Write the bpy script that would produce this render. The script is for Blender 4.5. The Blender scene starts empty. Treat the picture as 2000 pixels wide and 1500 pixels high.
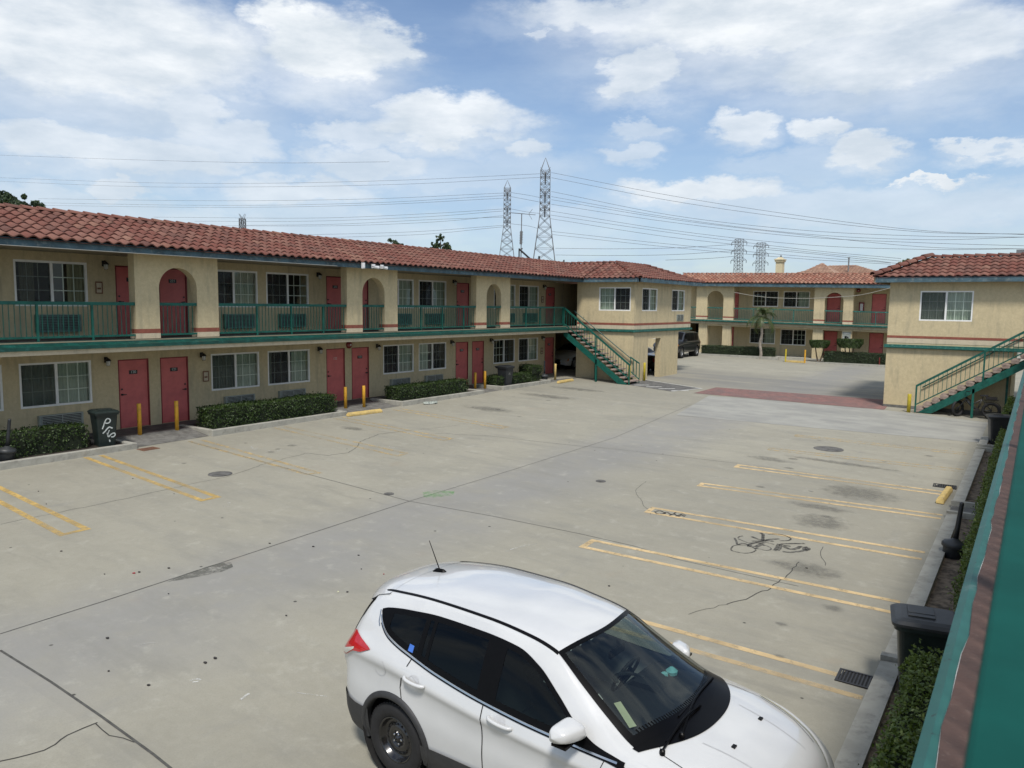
import bpy, bmesh, math, random
from math import radians as R, sin, cos, pi, sqrt, atan2
from mathutils import Vector, Matrix
rnd = random.Random(7)
scene = bpy.context.scene
C = scene.collection
# ---------------------------------------------------------------- camera
CAMH = 3.75
cd = bpy.data.cameras.new('camera'); cam = bpy.data.objects.new('camera', cd); C.objects.link(cam)
scene.camera = cam
yaw, pitch, roll = R(-34.329), R(5.829), R(-.668)
fw = Vector((sin(yaw)*cos(pitch), cos(yaw)*cos(pitch), -sin(pitch)))
rt = Vector((cos(yaw), -sin(yaw), 0)); dn = fw.cross(rt)
r2 = rt*cos(roll)+dn*sin(roll); d2 = dn*cos(roll)-rt*sin(roll)
m = Matrix((r2, -d2, -fw)).transposed().to_4x4(); m.translation = (0, 0, CAMH)
cam.matrix_world = m
cd.sensor_width = 36; cd.lens = 27.0; cd.clip_start = .02; cd.clip_end = 6000
cd.dof.use_dof = True; cd.dof.focus_distance = 14; cd.dof.aperture_fstop = 9
# ---------------------------------------------------------------- light
SUN_EL, SUN_AZ = R(57), R(147)          # azimuth clockwise from +Y
wd = bpy.data.worlds.new('World'); scene.world = wd; wd.use_nodes = True
sl = bpy.data.lights.new('sun', 'SUN'); sun = bpy.data.objects.new('sun', sl); C.objects.link(sun)
sl.energy = 2.7; sl.angle = R(10); sl.color = (1, .95, .88)
sd = Vector((sin(SUN_AZ)*cos(SUN_EL), cos(SUN_AZ)*cos(SUN_EL), sin(SUN_EL)))
sun.rotation_euler = (-sd).to_track_quat('-Z', 'Y').to_euler(); sun.location = (0, 0, 60)
scene.view_settings.view_transform = 'Standard'; scene.view_settings.look = 'None'
scene.view_settings.exposure = 0.44; scene.view_settings.gamma = 1
try: scene.cycles.sample_clamp_indirect = 4
except Exception: pass
WIRES = [[(-363.65, 150.0, 54.63), (-265.77, 150.0, 45.03), (-195.93, 150.0, 39.22), (-138.26, 150.0, 35.5), (-94.71, 150.0, 33.47)], [(-363.83, 150.0, 53.17), (-265.87, 150.0, 43.63), (-195.97, 150.0, 38.18), (-138.27, 150.0, 34.47), (-94.69, 150.0, 32.68)], [(-92.41, 150.0, 33.5), (-63.76, 150.0, 26.45), (-38.26, 150.0, 21.04), (-17.71, 150.0, 17.4), (-2.97, 150.0, 16.09)], [(-92.39, 150.0, 32.38), (-63.73, 150.0, 25.43), (-38.23, 150.0, 20.38), (-17.69, 150.0, 17.14), (-2.97, 150.0, 16.17)], [(-92.33, 150.0, 29.34), (-63.63, 150.0, 22.54), (-38.13, 150.0, 18.41), (-17.65, 150.0, 16.44), (-2.94, 150.0, 15.68)], [(-92.3, 150.0, 28.21), (-63.61, 150.0, 22.03), (-38.1, 150.0, 17.75), (-17.61, 150.0, 15.84), (-2.94, 150.0, 15.68)], [(-92.29, 150.0, 27.53), (-63.6, 150.0, 21.72), (-38.09, 150.0, 17.56), (-17.54, 150.0, 14.62), (-2.82, 150.0, 13.81)], [(-92.51, 150.0, 25.06), (-64.65, 150.0, 19.7), (-38.01, 150.0, 15.76), (-17.52, 150.0, 14.18), (-2.82, 150.0, 13.81)], [(-92.49, 150.0, 24.15), (-64.63, 150.0, 19.18), (-37.97, 150.0, 14.91), (-20.61, 150.0, 12.69)], [(-92.48, 150.0, 23.35), (-64.6, 150.0, 18.25), (-37.95, 150.0, 14.54), (-20.58, 150.0, 12.25)], [(-92.02, 150.0, 20.49), (-64.55, 150.0, 16.79), (-37.9, 150.0, 13.59), (-21.37, 150.0, 11.91)], [(-92.0, 150.0, 19.81), (-64.53, 150.0, 16.17), (-37.88, 150.0, 13.12), (-22.17, 150.0, 11.75)], [(-92.27, 150.0, 26.51), (-63.58, 150.0, 21.1), (-38.08, 150.0, 17.18), (-17.58, 150.0, 15.31), (-2.85, 150.0, 14.3)], [(-459.19, 190.0, 79.73), (-331.86, 190.0, 65.31), (-241.95, 190.0, 55.68), (-179.63, 190.0, 50.25)], [(-419.51, 190.0, 54.49), (-280.66, 190.0, 44.35), (-193.91, 190.0, 39.16), (-133.49, 190.0, 36.91)], [(-419.72, 190.0, 52.48), (-280.75, 190.0, 42.53), (-193.93, 190.0, 37.79), (-133.48, 190.0, 36.16)], [(-419.86, 190.0, 51.23), (-280.79, 190.0, 41.73), (-193.94, 190.0, 37.11), (-133.47, 190.0, 35.42)], [(-317.57, 190.0, 39.86), (-219.82, 190.0, 34.21), (-166.33, 190.0, 32.64), (-133.43, 190.0, 32.28)], [(-288.01, 190.0, 36.61), (-219.84, 190.0, 33.12), (-166.33, 190.0, 31.67), (-133.42, 190.0, 31.69)], [(-267.71, 190.0, 33.78), (-206.61, 190.0, 30.85), (-162.04, 190.0, 29.84), (-133.4, 190.0, 30.34)], [(-254.9, 190.0, 33.36), (-206.6, 190.0, 31.38), (-162.04, 190.0, 30.64), (-133.4, 190.0, 29.89)], [(-225.48, 190.0, 28.45), (-170.73, 190.0, 27.17), (-133.37, 190.0, 27.49)], [(-209.28, 190.0, 26.89), (-166.34, 190.0, 26.16), (-133.73, 190.0, 27.06)], [(-130.91, 190.0, 36.87), (-125.12, 190.0, 35.73), (-120.53, 190.0, 34.69)], [(-130.89, 190.0, 35.69), (-125.1, 190.0, 34.42), (-120.51, 190.0, 33.39)], [(-130.85, 190.0, 32.13), (-125.04, 190.0, 30.9), (-120.45, 190.0, 30.2)], [(-130.79, 190.0, 27.81), (-124.98, 190.0, 26.94), (-121.43, 190.0, 26.04)], [(-242.66, 400.0, 38.27), (-203.32, 400.0, 36.73), (-166.1, 400.0, 36.11), (-132.3, 400.0, 36.86)], [(-242.58, 400.0, 34.32), (-203.22, 400.0, 32.96), (-165.97, 400.0, 32.52), (-132.17, 400.0, 33.7)], [(-171.83, 400.0, 29.62), (-148.55, 400.0, 29.89), (-132.04, 400.0, 30.8)], [(-117.92, 400.0, 33.79), (-91.38, 400.0, 30.48), (-68.07, 400.0, 27.2), (-59.17, 400.0, 25.8)]]
CABLE = [(-19.37, 58.3, 4.95), (-17.18, 58.3, 4.61), (-14.59, 58.3, 4.51), (-12.47, 58.3, 4.59), (-10.45, 58.3, 4.77), (-8.53, 58.3, 5.26)]
GRAFFITI = [([(-4.38, 13.76), (-4.29, 13.59), (-4.2, 13.4), (-4.17, 13.53), (-4.07, 13.53), (-4.01, 13.42)], 0.03), ([(-4.23, 13.13), (-4.24, 13.31), (-4.16, 13.42), (-4.05, 13.47), (-3.92, 13.41), (-3.85, 13.31), (-3.87, 13.15), (-3.95, 13.03), (-4.06, 13.0), (-4.18, 13.02), (-4.23, 13.13)], 0.022), ([(-4.32, 13.77), (-4.33, 13.89), (-4.29, 13.97)], 0.022), ([(-4.3, 13.74), (-4.21, 13.69), (-4.11, 13.64), (-4.03, 13.66)], 0.025), ([(-4.15, 14.04), (-4.04, 13.98), (-3.93, 13.94), (-3.95, 14.07), (-4.02, 14.31), (-4.09, 14.37)], 0.045), ([(-4.06, 13.77), (-3.98, 13.84), (-3.88, 13.94), (-3.74, 14.03)], 0.05), ([(-3.91, 13.96), (-3.82, 14.09), (-3.7, 14.24)], 0.045), ([(-3.94, 14.38), (-3.87, 14.46), (-3.76, 14.52), (-3.64, 14.49), (-3.53, 14.39), (-3.53, 14.26), (-3.59, 14.18), (-3.66, 14.12)], 0.025), ([(-4.01, 13.42), (-4.03, 13.6), (-3.97, 13.75), (-3.89, 13.91), (-3.88, 14.01)], 0.05), ([(-4.0, 13.5), (-3.92, 13.49), (-3.89, 13.67), (-3.86, 13.84)], 0.045), ([(-3.98, 13.74), (-3.91, 13.74), (-3.8, 13.67)], 0.04), ([(-3.88, 13.39), (-3.82, 13.42), (-3.71, 13.41), (-3.65, 13.5), (-3.66, 13.58), (-3.75, 13.67), (-3.83, 13.68), (-3.86, 13.58), (-3.88, 13.39)], 0.022), ([(-3.85, 13.87), (-3.76, 13.86), (-3.68, 13.84)], 0.03), ([(-3.58, 13.49), (-3.59, 13.68), (-3.62, 13.93)], 0.05), ([(-3.53, 13.54), (-3.54, 13.72), (-3.58, 13.94), (-3.46, 14.08), (-3.25, 14.25)], 0.045), ([(-3.53, 13.88), (-3.45, 13.79), (-3.35, 13.77), (-3.29, 13.88), (-3.27, 14.01), (-3.2, 13.99), (-3.16, 13.87)], 0.06), ([(-3.53, 13.88), (-3.46, 13.92), (-3.41, 13.92)], 0.045), ([(-3.45, 13.54), (-3.33, 13.59), (-3.23, 13.72), (-3.17, 13.83)], 0.05), ([(-3.2, 14.07), (-3.11, 13.99), (-3.15, 13.82)], 0.05)]
GRAFFITI2 = [([(-6.25, 14.37), (-6.2, 14.54), (-6.03, 14.42), (-6.14, 14.3), (-6.22, 14.36)], 0.03), ([(-6.06, 14.36), (-6.04, 14.54), (-5.89, 14.42), (-5.89, 14.64)], 0.03), ([(-5.9, 14.33), (-5.88, 14.51), (-5.73, 14.39), (-5.75, 14.62), (-5.64, 14.55)], 0.03), ([(-5.77, 14.36), (-5.75, 14.54), (-5.63, 14.47)], 0.03)]
CRACKS = [([(-3.07, 13.18), (-3.07, 12.8), (-3.05, 12.39), (-3.11, 11.87), (-3.12, 11.65), (-3.18, 11.47), (-3.31, 11.01), (-3.46, 10.65)], 0.02), ([(-3.46, 10.65), (-3.63, 10.29), (-3.77, 9.96)], 0.01), ([(-7.66, 2.89), (-7.53, 3.1), (-7.53, 3.32), (-7.61, 3.46), (-7.61, 3.76)], 0.02), ([(-7.61, 3.76), (-7.31, 3.73), (-7.02, 3.81)], 0.015), ([(-16.13, 17.69), (-16.35, 16.79), (-15.96, 15.65), (-15.39, 14.9), (-15.1, 14.34), (-15.22, 13.72)], 0.02), ([(-16.13, 17.69), (-15.89, 18.39), (-15.52, 19.76)], 0.012), ([(-15.25, 5.98), (-15.21, 7.02), (-15.2, 8.21), (-15.24, 10.12), (-15.23, 10.63), (-15.68, 12.13), (-15.86, 13.58), (-15.22, 13.72)], 0.012), ([(-6.24, 14.17), (-7.28, 15.64), (-7.49, 16.69)], 0.01), ([(-2.94, 14.29), (-2.85, 13.77), (-2.68, 13.27)], 0.012)]
JOINTS = [([(-10.46, 4.03), (-10.46, 5.31), (-10.5, 6.92), (-10.56, 9.02), (-10.63, 11.81)], 0.02), ([(-10.63, 11.81), (-10.59, 15.55), (-10.62, 21.2), (-11.56, 29.99)], 0.015), ([(-19.5, 12.47), (-14.05, 12.03), (-10.63, 11.81)], 0.018), ([(-10.63, 11.81), (-8.67, 12.04), (-6.77, 12.16), (-5.63, 12.16)], 0.016), ([(-2.8, 12.03), (-3.42, 12.01), (-4.8, 11.99), (-5.63, 12.16)], 0.012), ([(-9.99, 3.84), (-8.77, 3.85), (-7.67, 3.84), (-6.7, 3.82), (-6.23, 3.79)], 0.03), ([(-15.2, 18.07), (-13.6, 18.84), (-11.28, 19.22), (-9.82, 19.64), (-6.42, 20.15)], 0.012), ([(-10.84, 26.76), (-8.66, 27.56), (-6.14, 28.17), (-1.15, 28.48)], 0.014)]
SCUFFS = [([(-13.29, 9.2), (-13.16, 9.17), (-13.16, 9.27), (-13.44, 9.42), (-13.21, 9.38)], 0.012), ([(-8.85, 4.92), (-8.83, 5.01), (-8.76, 5.07)], 0.02), ([(-7.67, 4.83), (-7.66, 4.9), (-7.6, 4.92)], 0.03), ([(-7.63, 4.83), (-7.59, 4.89)], 0.02), ([(-6.94, 4.96), (-6.98, 5.07), (-6.98, 5.11)], 0.03), ([(-6.97, 4.98), (-6.94, 5.05)], 0.02), ([(-17.66, 13.16), (-17.24, 12.98), (-17.51, 13.29)], 0.04), ([(-17.06, 13.14), (-16.65, 13.15), (-16.7, 13.46)], 0.03), ([(-14.85, 15.65), (-14.49, 15.6), (-14.32, 15.75)], 0.04), ([(-6.61, 5.46), (-6.29, 5.62)], 0.01), ([(-7.26, 10.48), (-7.22, 10.78), (-7.06, 11.19)], 0.02)]
LITTER = [(-11.13, 6.14), (-11.11, 6.21), (-8.14, 8.45), (-8.18, 7.54), (-8.07, 7.62), (-10.0, 6.01), (-11.43, 5.85), (-12.96, 5.95), (-10.67, 8.29), (-10.92, 6.58), (-7.89, 5.17), (-8.52, 4.36), (-7.91, 4.48), (-7.9, 5.31), (-9.32, 4.77), (-8.57, 8.39), (-9.97, 8.64), (-5.13, 10.2), (-2.9, 12.94), (-9.06, 8.81), (-8.14, 6.57), (-21.0, 10.37), (-17.06, 7.44), (-15.96, 7.09), (-23.31, 11.01), (-14.78, 9.08), (-16.64, 9.24)]
# puddle stain outline
STAIN = [(-10.43, 6.24), (-10.51, 6.58), (-10.53, 6.95), (-10.51, 7.2), (-10.41, 7.34), (-10.2, 7.22), (-10.16, 6.96), (-10.23, 6.74), (-10.3, 6.53)]
GREEN = [(-10.88, 12.51), (-10.78, 12.82), (-10.4, 13.03), (-10.23, 12.77), (-10.4, 12.37), (-10.58, 12.21)]
CLOUDS = [(-62.59, 15.62, 12.47, 4.06, 0.95), (-65.56, 16.82, 8.1, 3.36, 0.9), (-47.6, 17.18, 6.3, 2.56, 1), (-50.33, 18.49, 3.06, 1.8, 1), (-43.0, 17.8, 2.52, 1.44, 0.9), (-56.38, 12.6, 3.52, 1.71, 0.75), (-54.82, 10.96, 4.62, 1.48, 0.7), (-63.42, 9.22, 7.28, 1.55, 0.8), (-58.05, 9.56, 5.44, 1.28, 0.8), (-39.36, 13.02, 6.66, 1.53, 0.9), (-45.54, 12.08, 3.85, 1.19, 0.7), (-44.84, 10.23, 5.4, 1.22, 0.7), (-64.7, 11.95, 4.2, 1.5, 0.5), (-25.81, 16.22, 3.42, 1.34, 0.85), (-32.42, 18.73, 1.08, 0.43, 0.6), (-16.88, 18.69, 13.86, 2.85, 0.95), (-8.55, 15.91, 9.6, 2.75, 0.85), (-25.21, 19.98, 10.08, 1.5, 0.8), (-18.62, 12.32, 2.72, 0.92, 0.8), (-13.58, 11.55, 2.05, 0.83, 0.85), (-25.89, 12.63, 2.59, 0.75, 0.5), (-10.66, 10.29, 2.72, 0.92, 0.9), (-21.59, 7.8, 5.95, 0.98, 0.9), (-6.63, 8.37, 2.9, 0.29, 1.2), (-3.34, 9.83, 2.7, 0.54, 0.8), (-49.13, 7.95, 5.95, 1.4, 0.75), (-61.18, 7.14, 2.1, 0.64, 0.8), (-26.38, 10.96, 2.16, 0.63, 0.6), (-33.78, 11.23, 2.22, 0.98, 0.75), (-60.66, 4.96, 16.12, 1.98, 0.55), (-48.47, 5.16, 10.8, 1.57, 0.45), (-11.39, 6.32, 13.44, 1.98, 0.5), (-30.71, 5.88, 7.4, 1.44, 0.35), (-38.24, 9.75, 9.62, 1.4, 0.35), (-14.79, 9.47, 6.6, 1.02, 0.3)]

def world_nodes():
    nt = wd.node_tree; N = nt.nodes; Lk = nt.links; N.clear()
    def n(t, **k):
        o = N.new(t)
        for a, b in k.items(): setattr(o, a, b)
        return o
    def mth(op, a, b=None, c=None, clamp=False):
        o = n('ShaderNodeMath', operation=op, use_clamp=clamp)
        for i, v in enumerate((a, b, c)):
            if v is None: continue
            if isinstance(v, (int, float)): o.inputs[i].default_value = v
            else: Lk.new(v, o.inputs[i])
        return o.outputs[0]
    tc = n('ShaderNodeTexCoord').outputs['Generated']
    sky = n('ShaderNodeTexSky', sky_type='NISHITA'); sky.sun_disc = False
    sky.sun_elevation = SUN_EL; sky.sun_rotation = SUN_AZ; sky.air_density = 1.1; sky.dust_density = .6; sky.ozone_density = 2.0
    sp = n('ShaderNodeSeparateXYZ'); Lk.new(tc, sp.inputs[0])
    az = mth('MULTIPLY', mth('ARCTAN2', sp.outputs[0], sp.outputs[1]), 57.2958)
    el = mth('MULTIPLY', mth('ARCSINE', sp.outputs[2]), 57.2958)
    def noise(scale, detail, rough, off=0, sz=2.2):
        mp = n('ShaderNodeMapping'); mp.inputs['Location'].default_value = (off, off*.7, off*.3); mp.inputs['Scale'].default_value = (1, 1, sz)
        Lk.new(tc, mp.inputs[0])
        o = n('ShaderNodeTexNoise'); o.inputs['Scale'].default_value = scale; o.inputs['Detail'].default_value = detail; o.inputs['Roughness'].default_value = rough
        Lk.new(mp.outputs[0], o.inputs[0]); return o
    w1 = noise(5, 3, .5, 3.1); w2 = noise(17, 9, .62, 7.7)
    s1 = n('ShaderNodeSeparateColor'); Lk.new(w1.outputs['Color'], s1.inputs[0])
    s2 = n('ShaderNodeSeparateColor'); Lk.new(w2.outputs['Color'], s2.inputs[0])
    def disp(base, ch, k1, k2):
        a = mth('MULTIPLY', mth('SUBTRACT', s1.outputs[ch], .5), k1)
        b = mth('MULTIPLY', mth('SUBTRACT', s2.outputs[ch], .5), k2)
        return mth('ADD', base, mth('ADD', a, b))
    azw, elw = disp(az, 0, 7, 6.5), disp(el, 1, 3.0, 4.0)
    cv = n('ShaderNodeCombineXYZ'); Lk.new(azw, cv.inputs[0]); Lk.new(elw, cv.inputs[1])
    acc = None
    def ell(a, e, ra, re, s, lo=.25, hi=1.25):
        v1 = n('ShaderNodeVectorMath', operation='SUBTRACT'); Lk.new(cv.outputs[0], v1.inputs[0]); v1.inputs[1].default_value = (a, e, 0)
        v2 = n('ShaderNodeVectorMath', operation='MULTIPLY'); Lk.new(v1.outputs[0], v2.inputs[0]); v2.inputs[1].default_value = (1/ra, 1/re, 0)
        v3 = n('ShaderNodeVectorMath', operation='LENGTH'); Lk.new(v2.outputs[0], v3.inputs[0])
        mr = n('ShaderNodeMapRange', interpolation_type='SMOOTHSTEP'); Lk.new(v3.outputs['Value'], mr.inputs[0])
        mr.inputs[1].default_value = lo; mr.inputs[2].default_value = hi; mr.inputs[3].default_value = s; mr.inputs[4].default_value = 0
        return mr.outputs[0]
    for a, e, ra, re, s in CLOUDS:
        # ragged bright top, softer and lower grey skirt
        k = mth('MAXIMUM', ell(a, e+re*.1, ra*1.05, re*1.1, s, .55, 1.15), ell(a, e-re*.55, ra*1.15, re*1.15, s*.7, .1, 1.35))
        acc = k if acc is None else mth('MAXIMUM', acc, k)
    # random cloud cover outside the photographed part (behind the viewer and overhead)
    rc = noise(2.3, 8, .6, 11.3)
    rcm = n('ShaderNodeMapRange', interpolation_type='SMOOTHSTEP'); Lk.new(rc.outputs[0], rcm.inputs[0])
    rcm.inputs[1].default_value = .42; rcm.inputs[2].default_value = .6; rcm.inputs[3].default_value = 0; rcm.inputs[4].default_value = .95
    hi_ = n('ShaderNodeMapRange'); Lk.new(el, hi_.inputs[0]); hi_.inputs[1].default_value = 21; hi_.inputs[2].default_value = 30; hi_.inputs[3].default_value = 0; hi_.inputs[4].default_value = 1
    da = mth('ABSOLUTE', mth('ADD', az, 34.0)); sd_ = n('ShaderNodeMapRange'); Lk.new(da, sd_.inputs[0]); sd_.inputs[1].default_value = 38; sd_.inputs[2].default_value = 50; sd_.inputs[3].default_value = 0; sd_.inputs[4].default_value = 1
    acc = mth('MAXIMUM', acc, mth('MULTIPLY', rcm.outputs[0], mth('MAXIMUM', hi_.outputs[0], sd_.outputs[0])))
    # thin veil, thicker towards the horizon
    vz = noise(7, 7, .6, 21.0, 5)
    vh = n('ShaderNodeMapRange', interpolation_type='SMOOTHSTEP'); Lk.new(el, vh.inputs[0]); vh.inputs[1].default_value = 0; vh.inputs[2].default_value = 22; vh.inputs[3].default_value = .76; vh.inputs[4].default_value = .15
    vm = n('ShaderNodeMapRange', interpolation_type='SMOOTHSTEP'); Lk.new(vz.outputs[0], vm.inputs[0]); vm.inputs[1].default_value = .3; vm.inputs[2].default_value = .75; vm.inputs[3].default_value = .35; vm.inputs[4].default_value = 1.15
    veil = mth('MULTIPLY', vh.outputs[0], vm.outputs[0], clamp=True)
    bg = n('ShaderNodeVectorMath', operation='MULTIPLY'); Lk.new(sky.outputs[0], bg.inputs[0]); bg.inputs[1].default_value = (SKYK*1.0, SKYK*1.02, SKYK*1.1)
    m1 = n('ShaderNodeMix', data_type='RGBA'); Lk.new(veil, m1.inputs[0]); Lk.new(bg.outputs[0], m1.inputs[6]); m1.inputs[7].default_value = (.34, .455, .60, 1)
    cn = noise(9, 8, .6, 31.0, 3)
    cc = n('ShaderNodeMapRange'); Lk.new(cn.outputs[0], cc.inputs[0]); cc.inputs[1].default_value = .38; cc.inputs[2].default_value = .66; cc.inputs[3].default_value = 0; cc.inputs[4].default_value = 1
    ce = n('ShaderNodeMapRange'); Lk.new(el, ce.inputs[0]); ce.inputs[1].default_value = 3; ce.inputs[2].default_value = 16; ce.inputs[3].default_value = .45; ce.inputs[4].default_value = 1
    m2 = n('ShaderNodeMix', data_type='RGBA'); Lk.new(mth('MULTIPLY', cc.outputs[0], ce.outputs[0]), m2.inputs[0]); m2.inputs[6].default_value = (.50, .555, .61, 1); m2.inputs[7].default_value = (.72, .745, .765, 1)
    m3 = n('ShaderNodeMix', data_type='RGBA'); Lk.new(mth('MINIMUM', acc, 1.0), m3.inputs[0]); Lk.new(m1.outputs[2], m3.inputs[6]); Lk.new(m2.outputs[2], m3.inputs[7])
    # background strength stays in the sky-texture range: cloud colours are divided by it
    b = n('ShaderNodeBackground'); b.inputs[1].default_value = .1
    dv = n('ShaderNodeVectorMath', operation='MULTIPLY'); Lk.new(m3.outputs[2], dv.inputs[0]); dv.inputs[1].default_value = (10, 10, 10)
    Lk.new(dv.outputs[0], b.inputs[0])
    o = n('ShaderNodeOutputWorld'); Lk.new(b.outputs[0], o.inputs[0])
SKYK = .085
world_nodes()
wd.cycles.sampling_method = 'MANUAL'; wd.cycles.sample_map_resolution = 1024

# ---------------------------------------------------------------- materials
def new_mat(name):
    mt = bpy.data.materials.new(name); mt.use_nodes = True
    return mt, mt.node_tree, mt.node_tree.nodes['Principled BSDF']
class NT:
    def __init__(s, nt): s.nt = nt
    def n(s, t, **k):
        o = s.nt.nodes.new(t)
        for a, b in k.items(): setattr(o, a, b)
        return o
    def l(s, a, b): s.nt.links.new(a, b)
    def coord(s, kind='Object', scale=(1, 1, 1)):
        tc = s.n('ShaderNodeTexCoord'); mp = s.n('ShaderNodeMapping'); s.l(tc.outputs[kind], mp.inputs[0]); mp.inputs['Scale'].default_value = scale
        return mp.outputs[0]
    def noise(s, vec, scale, detail=4, rough=.55, col=False):
        o = s.n('ShaderNodeTexNoise'); s.l(vec, o.inputs[0]); o.inputs['Scale'].default_value = scale; o.inputs['Detail'].default_value = detail; o.inputs['Roughness'].default_value = rough
        return o.outputs['Color' if col else 'Fac']
    def ramp(s, v, a, b, lo=0, hi=1):
        o = s.n('ShaderNodeMapRange', interpolation_type='SMOOTHSTEP'); s.l(v, o.inputs[0])
        for i, x in enumerate((a, b, lo, hi)): o.inputs[i+1].default_value = x
        return o.outputs[0]
    def mix(s, f, a, b, blend='MIX'):
        o = s.n('ShaderNodeMix', data_type='RGBA', blend_type=blend)
        for i, v in ((0, f), (6, a), (7, b)):
            if isinstance(v, (int, float)): o.inputs[i].default_value = v
            elif isinstance(v, tuple): o.inputs[i].default_value = (*v, 1)[:4]
            else: s.l(v, o.inputs[i])
        return o.outputs[2]
    def m(s, op, a, b=0, clamp=False):
        o = s.n('ShaderNodeMath', operation=op, use_clamp=clamp)
        for i, v in enumerate((a, b)):
            if isinstance(v, (int, float)): o.inputs[i].default_value = v
            else: s.l(v, o.inputs[i])
        return o.outputs[0]
    def bump(s, h, bsdf, strength=.3, dist=.02):
        o = s.n('ShaderNodeBump'); o.inputs['Strength'].default_value = strength; o.inputs['Distance'].default_value = dist
        s.l(h, o.inputs['Height']); s.l(o.outputs[0], bsdf.inputs['Normal'])
M = {}
def simple(name, col, rough=.6, var=.12, scale=3., metal=0, bump=0, bscale=60, coat=0, spec=.5, col2=None, dirt=None):
    mt, nt, b = new_mat(name); t = NT(nt); v = t.coord()
    c2 = col2 or tuple(x*(1-var*2.2) for x in col)
    f = t.ramp(t.noise(v, scale, 6, .6), .35, .7)
    c = t.mix(f, col, c2)
    if dirt:
        c = t.mix(t.ramp(t.noise(v, dirt[1], 5, .65), .5, .72, 0, dirt[2]), c, dirt[0])
    t.l(c, b.inputs['Base Color']); b.inputs['Roughness'].default_value = rough; b.inputs['Metallic'].default_value = metal
    b.inputs['Coat Weight'].default_value = coat; b.inputs['Specular IOR Level'].default_value = spec
    if bump: t.bump(t.noise(v, bscale, 3), b, bump, .01)
    M[name] = mt; return mt
def stucco(name, a, c2, dirt):
    mt, nt, b = new_mat(name); t = NT(nt); v = t.coord(); vz = t.coord(scale=(1.6, 1.6, .25))
    c = t.mix(t.ramp(t.noise(v, 9, 5, .7), .3, .72), a, c2)
    c = t.mix(t.ramp(t.noise(v, 45, 2, .6), .35, .65, 0, .35), c, tuple(x*.72 for x in a))
    c = t.mix(t.ramp(t.noise(vz, 2.2, 7, .7), .46, .76, 0, .75), c, dirt)
    t.l(c, b.inputs['Base Color']); b.inputs['Roughness'].default_value = .93; b.inputs['Specular IOR Level'].default_value = .2
    t.bump(t.noise(v, 38, 4, .7), b, .55, .012); M[name] = mt
stucco('stucco', (.60, .505, .315), (.50, .42, .26), (.33, .29, .20))
stucco('stucco_band', (.60, .52, .38), (.52, .45, .32), (.36, .32, .24))
simple('red_band', (.27, .085, .055), .85, .12, 6, bump=.3, bscale=40)
simple('teal', (.008, .105, .078), .5, .18, 5, dirt=((.035, .13, .115), 14, .5), spec=.35)
simple('teal_faded', (.015, .135, .105), .5, .2, 7, dirt=((.16, .27, .25), 9, .7))
simple('door_red', (.58, .135, .125), .5, .07, 3, dirt=((.45, .095, .09), 5, .5))
simple('door_frame', (.20, .02, .022), .5, .08, 4)
simple('fascia', (.065, .125, .155), .7, .22, 2.5, dirt=((.22, .25, .24), 7, .55))
simple('white_frame', (.80, .80, .76), .45, .05, 4)
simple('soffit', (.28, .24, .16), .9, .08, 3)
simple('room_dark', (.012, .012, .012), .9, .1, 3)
simple('curtain', (.46, .50, .44), .9, .08, 2)
simple('curtain_beige', (.36, .33, .24), .9, .08, 2)
simple('ac_case', (.33, .36, .32), .55, .12, 6)
simple('ac_teal', (.15, .24, .21), .55, .15, 6)
simple('dark_metal', (.018, .016, .015), .45, .2, 8)
simple('steel', (.30, .30, .29), .4, .1, 8, metal=.8)
simple('black_plastic', (.020, .023, .026), .45, .12, 9, bump=.15, bscale=90)
simple('green_black_plastic', (.013, .022, .02), .42, .12, 9)
simple('grey_plastic', (.035, .038, .04), .5, .12, 9)
simple('yellow', (.72, .38, .03), .55, .12, 8, dirt=((.30, .16, .03), 11, .5))
simple('lemon', (.56, .44, .03), .5, .12, 8)
simple('stop_yellow', (.62, .45, .16), .75, .12, 8, dirt=((.40, .31, .17), 9, .7))
simple('white_paint', (.62, .62, .58), .8, .1, 10)
simple('spray_white', (.55, .59, .57), .7, .1, 10)
simple('kerb', (.37, .36, .31), .92, .10, 3, bump=.4, bscale=30, dirt=((.17, .16, .14), 5, .6))
simple('kerb_dark', (.17, .165, .15), .92, .2, 4, bump=.4, bscale=30, dirt=((.09, .085, .075), 5, .8))
simple('soil', (.21, .16, .11), .97, .2, 9, bump=.9, bscale=25, col2=(.05, .038, .027))
simple('soil_dark', (.035, .026, .018), .97, .2, 9, bump=.9, bscale=25)
simple('walk', (.115, .098, .088), .85, .25, 2.2, bump=.2, dirt=((.045, .038, .034), 2.5, .8))
simple('bark', (.13, .095, .065), .95, .2, 12, bump=.8, bscale=30)
simple('palm_bark', (.33, .29, .24), .95, .2, 9, bump=.8, bscale=20)
simple('crack', (.052, .050, .044), .95, .15, 12)
simple('joint', (.085, .083, .074), .95, .2, 12)
simple('rubber', (.012, .012, .013), .75, .1, 20, bump=.3, bscale=80)
simple('black_rim', (.007, .007, .008), .24, .1, 20, coat=.6)
simple('chrome', (.6, .6, .6), .18, .02, 5, metal=1)
simple('trim_black', (.003, .003, .0035), .35, .1, 20, spec=.12)
simple('cladding', (.030, .031, .033), .6, .1, 20, bump=.15, bscale=150)
simple('interior', (.016, .016, .018), .8, .1, 8)
simple('seat_grey', (.035, .035, .038), .85, .1, 8)
simple('paper', (.70, .70, .45), .8, .03, 20)
simple('cyan_cloth', (.25, .62, .62), .8, .1, 20)
simple('blue_sticker', (.05, .16, .55), .5, .05, 20)
simple('amber', (.5, .16, .02), .3, .1, 20)
simple('red_plastic', (.20, .012, .012), .3, .1, 20, coat=.5)
simple('wire', (.13, .135, .14), .6, .05, 5)
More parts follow.
